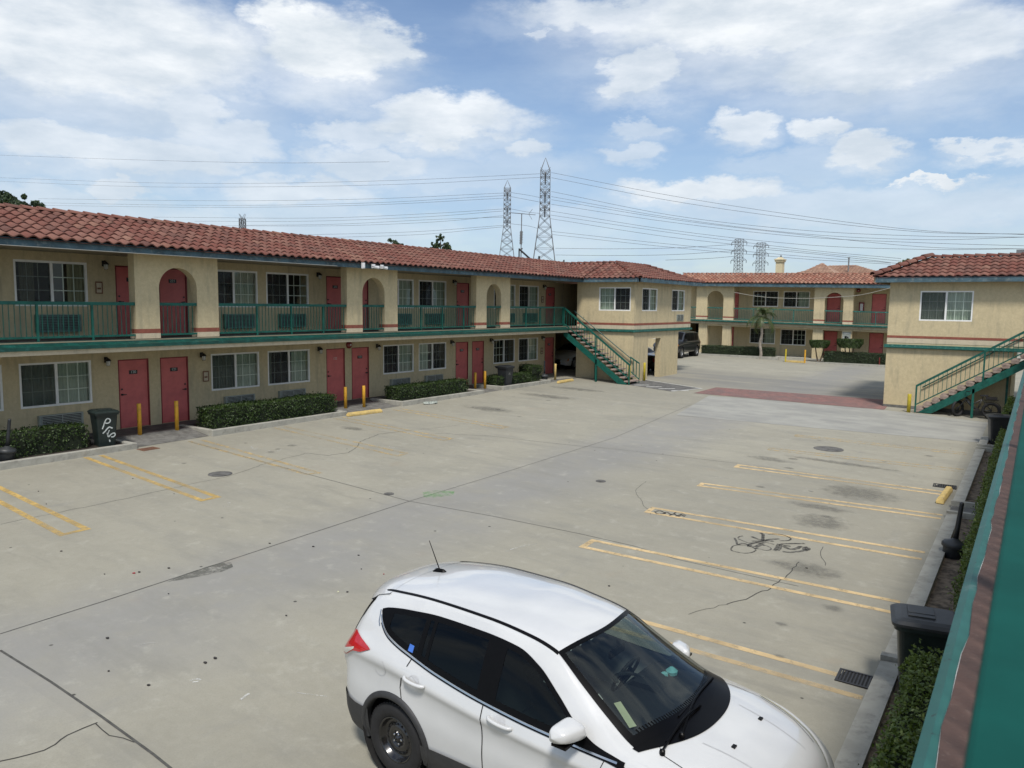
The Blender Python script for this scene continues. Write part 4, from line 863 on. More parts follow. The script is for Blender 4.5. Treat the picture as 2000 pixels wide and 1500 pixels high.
# ================================================================= FAR WING
FW = Frame(0, 61.0, (1, 0), (0, -1), .015, -22)
GW = root('motel_wing', (0, 0, 0), 'distant cream motel wing with two arches and pale tile roof closing the far end', 'motel wing', 'wings of the motel')
ops = []
fw_u = [(-18.75, -16.78), (-16.4, -14.45)]; fw_l = [(-18.88, -16.9), (-16.5, -14.6)]
fd_u = [-20.82, -13.2, -10.12]; fd_l = [-21.12, -13.3, -10.16]
for a, b in fw_u: ops.append((a, b, 3.95, 5.17, .42, 'w'))
for a, b in fw_l: ops.append((a, b, 1.06, 2.27, .42, 'w'))
for a in fd_u: ops.append((a, a+.96, 2.95, 5.08, .1, 'd'))
for a in fd_l: ops.append((a, a+.96, .2, 2.26, .1, 'd'))
ops += [(-28.2, -26.9, 1.0, 2.1, .42, 'w'), (-26.1, -25.2, .2, 2.2, .1, 'd'), (-24.5, -22.7, -.5, 2.5, 3.0, 'p')]
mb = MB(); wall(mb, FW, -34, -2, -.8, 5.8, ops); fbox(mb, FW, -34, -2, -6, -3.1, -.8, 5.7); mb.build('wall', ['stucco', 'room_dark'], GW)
for i, (a, b) in enumerate(fw_u): put(('fw', i), lambda: make_window(b-a, 1.22, i == 1, ('none', 'right')[i]), GW, FW.W(a, -.03, 3.95), 0)
for i, (a, b) in enumerate(fw_l): put(('fl', i), lambda: make_window(b-a, 1.21, True, ('right', 'none')[i]), GW, FW.W(a, -.03, 1.06), 0)
put(('fx', 0), lambda: make_window(1.3, 1.1, True, 'full'), GW, FW.W(-28.2, -.03, 1.0), 0)
for a in fd_u: put('fdu', lambda: make_door(.96, 2.13, 1), GW, FW.W(a, 0, 2.95), 0)
for a in fd_l+[-26.1]: put('fdl', lambda: make_door(.96, 2.06, 1), GW, FW.W(a, 0, .2), 0)
mb = MB(); fbox(mb, FW, -24.5, -2, 0, 2.1, 2.52, 2.84); mb.build('balcony_slab', 'stucco_band', GW)
mb = MB(); fbox(mb, FW, -24.5, -2, 2.10, 2.30, 2.70, 2.84); fbox(mb, FW, -24.5, -2, 2.30, 2.34, 2.745, 2.79); mb.build('green_ledge', 'teal_faded', GW)
for a, b in ((-22.35, -21.65), (-20.42, -19.75), (-13.65, -12.95), (-11.65, -10.98), (-6.0, -5.3)):
    mb = MB(); fbox(mb, FW, a, b, 1.7, 2.0, -.6, 2.379); mb.build('column', 'stucco', GW)
mb = MB(); fbox(mb, FW, -22.35, -2, 1.7, 2.0, 2.38, 2.519); mb.build('beam', 'stucco', GW)
for a, b, c, d in ((-22.62, -19.62, -21.72, -20.42), (-13.66, -11.0, -12.93, -11.65)): arch_panel(FW, GW, a, b, c, d, 2.85, 5.5, 4.45, 5.10, 2.0, band=(3.02, 3.13))
for a, b, ps in ((-24.5, -22.62, []), (-21.72, -20.42, []), (-19.62, -13.66, [-18.1, -16.6, -15.1]), (-12.93, -11.65, []), (-11.0, -2, [-9.5, -8, -6.5, -5])): railing(FW, GW, a, b, 1.9, 2.84, ps, 'teal_faded', .98)
put('fbell', make_bell, GW, FW.W(-11.35+.3, 0, 5.3), 0); put('flamp', make_lamp, GW, FW.W(-20.75, 0, 4.7), 0)
eb = MB(); fbox(eb, FW, -10.95, -10.6, .001, .14, 3.75, 4.45); e_ = eb.build('extinguisher_cabinet', 'red_plastic', GW)
eb = MB(); fbox(eb, FW, -10.87, -10.68, .141, .15, 3.85, 4.35); eb.build('cabinet_glass', 'camera_white', e_)
sgn = MB(); fbox(sgn, FW, -11.6, -11.05, 2.001, 2.02, 1.75, 2.3); s_ = sgn.build('notice_sign', 'ac_case', GW)
sgn = MB()
for k in range(2): fbox(sgn, FW, -11.5, -11.15, 2.021, 2.024, 2.18-k*.28, 2.22-k*.28); fbox(sgn, FW, -11.45, -11.3, 2.021, 2.024, 1.84, 2.02); fbox(sgn, FW, -11.28, -11.18, 2.021, 2.024, 1.86, 1.98)
sgn.build('notice_lettering', 'white_paint', s_)
mb = MB(); fbox(mb, FW, -24.5, -2, 2.44, 2.5, 5.44, 5.70); mb.build('fascia', 'fascia', GW)
mb = MB(); fbox(mb, FW, -24.5, -2, 0, 2.44, 5.53, 5.56); mb.build('soffit', 'soffit', GW)
def z_(s, z): return z-.015*(s+22)
slope('roof', (-24.6, 58.45, z_(-24.6, 5.70)), (-2, 58.45, z_(-2, 5.70)), (0, 1), 2.6, .75, [], 'tile_far', GW, expo=.44, phase=50)
slope('rear_roof', (-2, 64.8, z_(-2, 5.4)), (-24.6, 64.8, z_(-24.6, 5.4)), (0, -1), 3.7, 1.0, [], 'tile_far', GW, expo=.7, phase=70)
caps(GW, (-24.6, 61.05, z_(-24.6, 6.50)), (-2, 61.05, z_(-2, 6.50)), 'tile_far')
cb = MB(); cb.tube([tuple(v) for v in catmull(CABLE, 4)], .018, 5); tag(cb.build('loose_cable', 'cable_white'), 'thin pale cable drooping across the front of the distant motel balcony', 'cable')

# ================================================================= RIGHT BLOCK
RB = root('motel_block', (0, 0, 0), 'cream end block with a single upper window behind the rising staircase at the right', 'motel block', 'gatehouse blocks of the motel')
FR = Frame(0, 35.5, (1, 0), (0, -1))
mb = MB(); wall(mb, FR, -5.22, 6, 2.4, 5.03, [(-4.08, -2.2, 3.33, 4.54, .42, 'w')]); wall(mb, FR, -5.22, -.75, -.8, 2.4, [])
mb.quad((-5.22, 35.5, -.8), (-5.22, 35.5, 5.03), (-5.22, 43, 5.03), (-5.22, 43, -.8)); mb.quad((-.75, 35.5, -.8), (-.75, 43, -.8), (-.75, 43, 2.4), (-.75, 35.5, 2.4)); mb.box(-5.2, 6, 35.52, 43, 2.3, 2.4); mb.quad((-5.22, 43, 2.4), (-5.22, 43, 5.03), (6, 43, 5.03), (6, 43, 2.4))
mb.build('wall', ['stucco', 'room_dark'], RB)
put(('rw', 0), lambda: make_window(1.88, 1.21, True, 'full'), RB, FR.W(-4.08, -.03, 3.33), 0)
b = MB(); fbox(b, FR, -5.22, 6, .001, .018, 2.60, 2.70); b.build('red_stripe', 'red_band', RB)
b = MB(); fbox(b, FR, -5.22, 6, .001, .012, 2.40, 2.60); b.build('base_paint', 'stucco_band', RB)
b = MB(); fbox(b, FR, -5.30, 6, .001, .10, 2.18, 2.33); fbox(b, FR, -5.30, 6, .10, .15, 2.21, 2.27); b.build('green_ledge', 'teal_faded', RB)
b = MB(); fbox(b, FR, -5.23, -.75, .001, .02, -.6, -.2); b.build('dark_base', 'kerb_dark', RB)
mb = MB(); fbox(mb, FR, -5.72, 6, .42, .48, 4.88, 5.09); mb.build('fascia', 'fascia', RB)
mb = MB(); mb.box(-5.72, 6, 35.08, 43.5, 5.02, 5.04); mb.box(-5.78, -5.72, 35.02, 43.5, 4.88, 5.09); mb.build('soffit', 'soffit', RB)
slope('roof', (-5.8, 35.0, 5.075), (6, 35.0, 5.075), (0, 1), 1.9, .86, [((-5.8, 35.0), (-1, 1))], 'tile', RB, expo=.35, phase=90, amp=.055)
slope('roof', (-5.8, 43.5, 5.075), (-5.8, 35.0, 5.075), (1, 0), 1.9, .86, [((-5.8, 35.0), (1, -1))], 'tile', RB, expo=.35, phase=110)
mb = MB(); mb.box(-3.9, 6, 36.9, 43.4, 5.6, 5.88); mb.build('flat_roof', 'asphalt', RB)
caps(RB, (-5.80, 34.98, 5.18), (-3.9, 36.9, 6.05), r=.165); caps(RB, (-3.9, 36.9, 5.97), (6, 36.9, 5.97), r=.12)
v = MB(); v.box(-.95, -.65, 37.2, 37.4, 5.9, 6.22); v.build('roof_vent', 'steel', RB)

# ================================================================= NEAR WING (under the viewer)
NW = root('motel_wing', (0, 0, 0), 'near motel wing showing its worn brown walkway edge and green rail at the right', 'motel wing', 'wings of the motel')
FN = Frame(2.0, 0, (0, -1), (-1, 0))
mb = MB(); wall(mb, FN, -34.5, 6, -1, 2.45, [(-12, -11, -.4, 1.7, .1, 'd'), (-20, -19, -.4, 1.7, .1, 'd'), (-28, -27, -.4, 1.7, .1, 'd'), (-15, -13, .5, 1.7, .3, 'w'), (-24, -22, .5, 1.7, .3, 'w')]); mb.build('wall', ['stucco', 'door_red'], NW)
mb = MB(); mb.box(-.115, 2.0, -4, 34.2, 2.45, 2.70); mb.build('walkway_slab', 'stucco_band', NW)
# worn coated walkway lip
n = 220; mb = MB(); e1 = []; e0 = []
for i in range(n+1):
    y = -2+36.2*i/n; e1.append(-.124+.0035*(sin(y*5.1)+sin(y*13.7+1))+rnd.uniform(-.0025, .0025))
for i in range(n):
    y, y2 = -2+36.2*i/n, -2+36.2*(i+1)/n; mb.quad((e1[i], y, 2.722), (2.0, y, 2.722), (2.0, y2, 2.722), (e1[i+1], y2, 2.722))
    mb.quad((e1[i], y, 2.722), (e1[i+1], y2, 2.722), (e1[i+1]-.001, y2, 2.716), (e1[i]-.001, y, 2.716))
mb.build('walkway_coating', 'red_deck', NW)
mb = MB()
for i in range(n):
    y, y2 = -2+36.2*i/n, -2+36.2*(i+1)/n; w_ = [.0035*max(0, sin(q*9.3)*sin(q*2.1)+.15*sin(q*31))*.8+.0001 for q in (y, y2)]
    mb.quad((e1[i]-.001-w_[0], y, 2.719), (e1[i]-.001, y, 2.719), (e1[i+1]-.001, y2, 2.719), (e1[i+1]-.001-w_[1], y2, 2.719))
mb.build('peeling_edge', 'white_paint', NW)
mb = MB(); mb.prism([(.3, -4, 2.714), (-.15, -4, 2.714), (-.176, -4, 2.694), (-.180, -4, 2.60), (-.116, -4, 2.58), (-.116, -4, 2.70), (.3, -4, 2.702)][::-1], None, (0, 38.2, 0)); mb.build('green_ledge', 'teal_worn', NW)
simple('teal_matte', (.005, .072, .058), .7, .12, 5, spec=.1)
rl = MB(); rl.box(-.0185, .042, -3, 33.6, 3.425, 3.50); rl_ = rl.build('balcony_railing', 'teal_matte', NW); md = rl_.modifiers.new('b', 'BEVEL'); md.width = .004; md.segments = 2
bl = MB()
for k in range(300): bl.box(.004, .02, -3+.122*k-.008, -3+.122*k+.008, 2.73, 3.43)
bl.box(.0, .024, -3, 33.6, 2.80, 2.84); bl.build('balusters', 'teal', rl_)
for y in (3.2, 6.8, 10.4, 14.0, 17.6, 21.2, 24.8, 28.4, 32): p = MB(); p.box(-.014, .038, y-.026, y+.026, 2.7, 3.43); p.build('railing_post', 'teal', rl_)

# ================================================================= STAIRCASES
def staircase(name, label, x0, z0, x1, z1, yf, yb, nst, rail_ht, wallrail, foot, supports):
    """x0,z0 foot ... x1,z1 top"""
    st = root(name, (x0, yf, z0), label, 'staircase', 'green outdoor staircases'); LC = (x0, yf, z0)
    sg = 1 if x1 > x0 else -1; sl_ = (z1-z0)/(x1-x0)
    for y, nm in ((yf, 'front'), (yb, 'back')):
        m_ = MB(); h = .27
        P = [(x0+sg*.10, y, z0), (x0+sg*.58, y, z0), (x1, y, z1-h-.20), (x1, y, z1-.16), (x0+sg*.10, y, z0+.01)]
        m_.prism(P, None, (0, .05 if nm == 'front' else -.05, 0)); m_.build('stringer', 'teal', st, local=LC)
    for i in range(1, nst+1):
        x = x0+(x1-x0)*(i-.5)/nst; z = z0+(z1-z0)*i/nst
        m_ = MB(); m_.box(x-.15, x+.15, yf+.010, yb-.03, z-.075, z-.005); o = m_.build('tread', 'tread', st, local=LC); o.modifiers.new('b', 'BEVEL').width = .008
        if sg > 0: m2 = MB(); m2.box(x-.125, x+.13, yf+.006, yf+.05, z-.165, z-.0751); m2.build('tread_bracket', 'tread', o, local=LC)
    rl = MB(); a = (x0, yf+.02, z0+rail_ht); b = (x1, yf+.02, z1+1.0-.04)
    rl.bar(a, b, .06, .085); rl.bar((x0, yf+.02, z0+.30), (x1, yf+.02, z1+.16), .04, .045)
    k = int(abs(x1-x0)/.15)
    for i in range(1, k):
        x = x0+(x1-x0)*i/k; t = i/k; za = z0+.30+(z1+.16-z0-.30)*t; zb_ = z0+rail_ht+(z1+.96-z0-rail_ht)*t; rl.box(x-.009, x+.009, yf+.011, yf+.029, za, zb_-.03)
    rl.build('handrail', 'teal', st, local=LC)
    for t in (0, .5, 1.0):
        x = x0+(x1-x0)*t; zb_ = z0+rail_ht+(z1+.96-z0-rail_ht)*t; p = MB(); p.box(x-.03, x+.03, yf-.006, yf+.046, (z0 if t == 0 else z0+(z1-z0)*t-.15), zb_+.02); p.build('railing_post', 'teal', st, local=LC)
    w_ = MB(); xa = x0+sg*foot
    w_.tube([(x1+sg*.1, yb+.0, z1+.82), (xa, yb+.0, z0+(z1-z0)*foot/abs(x1-x0)+.86)], .026, 8)
    for t in (.15, .5, .85): x = xa+(x1-xa)*t; z = z0+(z1-z0)*abs(x-x0)/abs(x1-x0)+.86; w_.tube([(x, yb, z), (x, yb+.07, z-.05)], .014, 6)
    w_.build('wall_handrail', 'teal_dark', st, local=LC)
    if wallrail:
        r2 = MB(); r2.bar((xa, yb+.0, z0+(z1-z0)*foot/abs(x1-x0)+.90), (x0, yb+.0, z0+rail_ht), .05, .06); r2.bar((xa, yb+.0, z0+(z1-z0)*foot/abs(x1-x0)+.2), (x0, yb+.0, z0+.18), .04, .04)
        for t in (0, .33, .66, 1): x = xa+(x0-xa)*t; zt = z0+(z1-z0)*abs(x-x0)/abs(x1-x0); r2.box(x-.015, x+.015, yb-.015, yb+.015, (z0 if t == 1 else zt+.15), zt+rail_ht-.04)
        r2.build('return_railing', 'teal', st, local=LC)
    for x, y, zt in supports:
        p = MB(); p.box(x-.04, x+.04, y-.04, y+.04, gz(x, y)-.05, zt); p.build('support_post', 'teal', st, local=LC)
    return st
simple('tread', (.33, .255, .215), .9, .15, 6, bump=.4, bscale=50, dirt=((.16, .11, .09), 6, .7))
simple('teal_dark', (.008, .07, .055), .45, .18, 5)
staircase('staircase', 'green metal staircase descending rightwards from the left balcony past the middle block', -16.42, -.05, -20.17, 2.70, 34.2, 35.38, 15, .98, True, .5, [(-18.26, 34.24, 1.1), (-18.82, 35.2, 1.55)])
staircase('staircase', 'green metal staircase rising rightwards along the right block above the parked bike', -3.88, -.32, .62, 2.72, 34.4, 35.42, 16, 1.06, False, .1, [(-1.92, 34.44, .75), (-.86, 35.2, 1.5)])
lr = MB(); lr.box(.62, 2.0, 34.3, 36, 2.45, 2.72); lr.build('stair_landing', 'stucco_band', RB)

# ================================================================= VEHICLES
def interp(tab, x):
    if x <= tab[0][0]: return tab[0][1]
    for (a, u), (b, v) in zip(tab, tab[1:]):
        if x <= b: return u+(v-u)*(x-a)/(b-a)
    return tab[-1][1]
def sm(tab, x):      # monotone-ish smooth interpolation (Catmull on uneven knots)
    n = len(tab)
    if x <= tab[0][0]: return tab[0][1]
    if x >= tab[-1][0]: return tab[-1][1]
    for i in range(n-1):
        if x <= tab[i+1][0]: break
    x0, y0 = tab[i]; x1, y1 = tab[i+1]; h = x1-x0; d = (y1-y0)/h
    def sl(k):
        if k <= 0 or k >= n-1: return d
        a = (tab[k][1]-tab[k-1][1])/(tab[k][0]-tab[k-1][0]); b = (tab[k+1][1]-tab[k][1])/(tab[k+1][0]-tab[k][0])
        return 0 if a*b <= 0 else 2*a*b/(a+b)
    m0, m1 = sl(i), sl(i+1); t = (x-x0)/h
    return (2*t**3-3*t*t+1)*y0+(t**3-2*t*t+t)*h*m0+(-2*t**3+3*t*t)*y1+(t**3-t*t)*h*m1
class Body:
    def __init__(b, T, wheels=(.94, 3.63), wr=.345): b.T = T; b.wh = wheels; b.wr = wr
    def g(b, k, x): return sm(b.T[k], x)
    def prof(b, x):
        """control points (half width, z) from sill to roof rail"""
        w, zb, zt, wt, yr, zr = (b.g(k, x) for k in ('w', 'zb', 'belt', 'wb', 'yr', 'zr'))
        bul = sum(.022*math.exp(-((x-q)/.42)**2) for q in b.wh)
        zt = min(zt, zr-.02)
        mid = lambda f: zb+(zt-zb)*f
        P = [(w*.93, zb), (w*.965, mid(.10)), (w*.975+bul, mid(.25)), (w*.985+bul, mid(.45)), (w*.976+bul*.6, mid(.63)), (w*.984, mid(.75)), (w*1.004, mid(.83)), (w*.985, mid(.90)), (wt, zt)]
        if zr-zt > .05:
            m_ = .5; P += [((wt*.62+yr*.38)+.012, zt+(zr-zt)*.42), ((wt*.25+yr*.75)+.012, zt+(zr-zt)*.80)]
        else: P += [((wt+yr)/2, (zt+zr)/2+.003), ((wt*.3+yr*.7), zt*.3+zr*.7)]
        P.append((yr, zr)); return P
    def side(b, x, z):
        P = b.samp(x)
        for (y0, z0), (y1, z1) in zip(P, P[1:]):
            if z0 <= z <= z1: t = (z-z0)/(z1-z0+1e-9); return y0+(y1-y0)*t
        return P[0][0] if z < P[0][1] else P[-1][0]
    cache = None
    def samp(b, x):
        if b.cache is None: b.cache = {}
        k = round(x, 4)
        if k in b.cache: return b.cache[k]
        P = b.prof(x); out = []
        for i in range(len(P)-1):
            for j in range(4):
                t = j/4; p0 = P[max(i-1, 0)]; p1 = P[i]; p2 = P[i+1]; p3 = P[min(i+2, len(P)-1)]
                out.append(tuple(.5*((2*p1[q])+(p2[q]-p0[q])*t+(2*p0[q]-5*p1[q]+4*p2[q]-p3[q])*t*t+(3*p1[q]-p0[q]-3*p2[q]+p3[q])*t**3) for q in (0, 1)))
        out.append(P[-1]); b.cache[k] = out; return out
    def top(b, x, y):
        yr, zr, zc = b.g('yr', x), b.g('zr', x), b.g('zc', x)
        t = min(1, abs(y)/yr); return zr+(zc-zr)*(1-t**2.9)
    def loft(b, nx=150, drop=None):
        x0, x1 = b.T['w'][0][0], b.T['w'][-1][0]; mb = MB(); rings = []; xs = [x0+(x1-x0)*i/nx for i in range(nx+1)]
        # finer at the ends
        xs = sorted(set(xs+[x0+.01*i for i in range(1, 8)]+[x1-.01*i for i in range(1, 8)]))
        NS, NTp = 4, 24
        for x in xs:
            P = b.prof(x); pts = [(P[0][0]*.8, P[0][1]-.0)]
            tb = [(i, p) for i, p in enumerate(P)]
            for i in range(len(P)-1):
                for j in range(NS):
                    t = j/NS; p0 = P[max(i-1, 0)]; p1 = P[i]; p2 = P[i+1]; p3 = P[min(i+2, len(P)-1)]
                    f = lambda k: .5*(2*p1[k]+(p2[k]-p0[k])*t+(2*p0[k]-5*p1[k]+4*p2[k]-p3[k])*t*t+(3*p1[k]-p0[k]-3*p2[k]+p3[k])*t**3)
                    pts.append((p1[0]+(p2[0]-p1[0])*t, p1[1]+(p2[1]-p1[1])*t) if b.lin else (f(0), f(1)))
            yr = P[-1][0]
            for j in range(NTp+1):
                y = yr*(1-j/NTp); pts.append((y, b.top(x, y)))
            rings.append([(x, -y, z) for y, z in pts]+[(x, y, z) for y, z in pts[::-1][1:]])
        n = len(rings[0]); vs = [p for r_ in rings for p in r_]; fs = []
        for i in range(len(xs)-1):
            for k in range(n-1):
                c = [rings[i][k], rings[i][k+1], rings[i+1][k+1], rings[i+1][k]]
                cx, cy, cz = (sum(p[q] for p in c)/4 for q in range(3))
                if drop and drop(cx, cy, cz): continue
                fs.append((i*n+k, i*n+k+1, (i+1)*n+k+1, (i+1)*n+k))
        # underside and end caps
        for i in range(len(xs)-1): fs.append((i*n, (i+1)*n, (i+1)*n+n-1, i*n+n-1))
        fs.append(tuple(range(n))); fs.append(tuple(range((len(xs)-1)*n, len(xs)*n))[::-1])
        mb.add(vs, fs); return mb
    lin = False
    def strip(b, mb, xs, lo, hi, off=.004, side=-1, rows=6):
        """surface patch on the flank between heights lo(x) and hi(x)"""
        vs = []
        for x in xs:
            for j in range(rows+1):
                z = lo(x)+(hi(x)-lo(x))*j/rows; y = b.side(x, z)+off; vs.append((x, side*y, z))
        R_ = rows+1; mb.add(vs, [(i*R_+j, i*R_+j+1, (i+1)*R_+j+1, (i+1)*R_+j) for i in range(len(xs)-1) for j in range(rows)])
    def band(b, mb, pts, w, off=.006, side=-1):
        """thin moulding along flank points (x,z)"""
        for off2 in (off,):
            vs = []
            for i, (x, z) in enumerate(pts):
                a = pts[max(i-1, 0)]; c = pts[min(i+1, len(pts)-1)]; dx, dz = c[0]-a[0], c[1]-a[1]; L = sqrt(dx*dx+dz*dz); nx, nz = -dz/L*w/2, dx/L*w/2
                for k in (-1, 1): X, Z = x+nx*k, z+nz*k; vs.append((X, side*(b.side(X, Z)+off2), Z))
            mb.add(vs, [(2*i, 2*i+1, 2*i+3, 2*i+2) for i in range(len(pts)-1)])
    def tpatch(b, mb, rows_, off=.005):
        """patch on the top surface: rows_ of (x,y) points"""
        vs = [(x, y, b.top(x, y)+off) for r_ in rows_ for x, y in r_]; n = len(rows_[0])
        mb.add(vs, [(i*n+j, i*n+j+1, (i+1)*n+j+1, (i+1)*n+j) for i in range(len(rows_)-1) for j in range(n-1)])
def wheel(parent, x, y, side, r=.345, w=.225, mat_rim='black_rim'):
    T = Matrix.Translation((x, y, r)) @ Matrix.Rotation(pi/2*side, 4, 'X')   # outer face along +z of the lathe
    t = MB(); t.lathe([(r*.62, -w/2), (r*.93, -w/2), (r*.985, -w*.40), (r, -w*.30), (r, w*.30), (r*.985, w*.42), (r*.93, w/2), (r*.80, w/2+.008), (r*.66, w/2-.004), (r*.62, w/2-.02)], 48, T, False)
    o = t.build('wheel', 'rubber', parent, smooth=True)
    tr = MB()
    for k in range(56):
        a = 2*pi*k/56
        for zz in (-w*.33, -w*.11, w*.11, w*.33): tr.box(r-.004, r+.005, -.011, .011, zz-.02, zz+.02, T @ Matrix.Rotation(a+zz, 4, 'Z'))
    tr.build('tread_blocks', 'rubber', o)
    rm = MB(); rm.lathe([(r*.64, -w*.35), (r*.64, w*.44), (r*.61, w*.46), (r*.575, w*.40), (r*.55, w*.22), (r*.46, w*.13), (r*.40, w*.24), (r*.33, w*.30), (r*.22, w*.31), (r*.20, w*.22), (r*.09, w*.22), (r*.085, w*.36), (r*.02, w*.37)], 48, T, False); rm.build('rim', mat_rim, o, smooth=True)
    hl = MB()
    for k in range(16):
        a = 2*pi*k/16; hl.tube([(0, 0, w*.20), (0, 0, w*.262)], r*.042, 8, T=T @ Matrix.Rotation(a, 4, 'Z') @ Matrix.Translation((r*.375, 0, 0)))
    hl.build('rim_hole_shade', 'room_dark', o)  # near-black plugs paint the shade of holes not cut in the rim
    ln = MB()
    for k in range(5): ln.lathe([(r*.035, w*.22), (r*.035, w*.31), (r*.02, w*.33)], 6, T @ Matrix.Rotation(2*pi*k/5, 4, 'Z') @ Matrix.Translation((r*.145, 0, 0)))
    ln.build('wheel_nuts', 'chrome', o, smooth=False)
    return o
def lerp_list(a, b, n): return [a+(b-a)*i/n for i in range(n+1)]

# ---- the white crossover in the foreground
T_SUV = dict(
 w=[(.10, .66), (.13, .76), (.18, .83), (.30, .885), (.55, .912), (.94, .925), (1.6, .92), (2.5, .92), (3.3, .918), (3.63, .915), (3.95, .885), (4.2, .81), (4.36, .70), (4.46, .55), (4.50, .36)],
 zb=[(.10, .42), (.16, .34), (.4, .27), (1, .24), (3.6, .24), (4.2, .25), (4.42, .30), (4.50, .40)],
 belt=[(.10, .80), (.16, 1.02), (.24, 1.16), (.40, 1.235), (.75, 1.225), (1.1, 1.185), (1.45, 1.125), (2.0, 1.055), (2.6, 1.01), (3.1, .99), (3.4, .985), (3.63, .965), (3.95, .925), (4.2, .86), (4.36, .78), (4.46, .68), (4.50, .55)],
 wb=[(.10, .60), (.16, .69), (.24, .76), (.40, .815), (.75, .845), (1.1, .86), (2.0, .872), (3.1, .868), (3.4, .862), (3.63, .845), (3.95, .80), (4.2, .71), (4.36, .60), (4.46, .46), (4.50, .30)],
 yr=[(.10, .56), (.16, .62), (.24, .63), (.32, .58), (.45, .565), (.8, .585), (1.24, .60), (1.83, .60), (2.3, .59), (2.55, .60), (2.85, .665), (3.12, .72), (3.32, .755), (3.5, .77), (3.7, .765), (3.95, .72), (4.2, .63), (4.36, .52), (4.46, .38), (4.50, .22)],
 zr=[(.10, .82), (.16, 1.06), (.24, 1.26), (.32, 1.44), (.42, 1.545), (.6, 1.59), (1.24, 1.635), (1.83, 1.622), (2.3, 1.568), (2.55, 1.51), (2.85, 1.32), (3.12, 1.155), (3.32, 1.055), (3.5, 1.02), (3.7, 1.0), (3.95, .955), (4.2, .885), (4.36, .80), (4.46, .70), (4.50, .57)],
 zc=[(.10, .84), (.16, 1.09), (.24, 1.30), (.32, 1.49), (.42, 1.60), (.6, 1.652), (1.24, 1.70), (1.83, 1.692), (2.3, 1.65), (2.55, 1.605), (2.70, 1.555), (3.0, 1.40), (3.25, 1.265), (3.45, 1.155), (3.55, 1.115), (3.7, 1.075), (3.95, 1.03), (4.2, .955), (4.36, .875), (4.46, .75), (4.50, .60)])
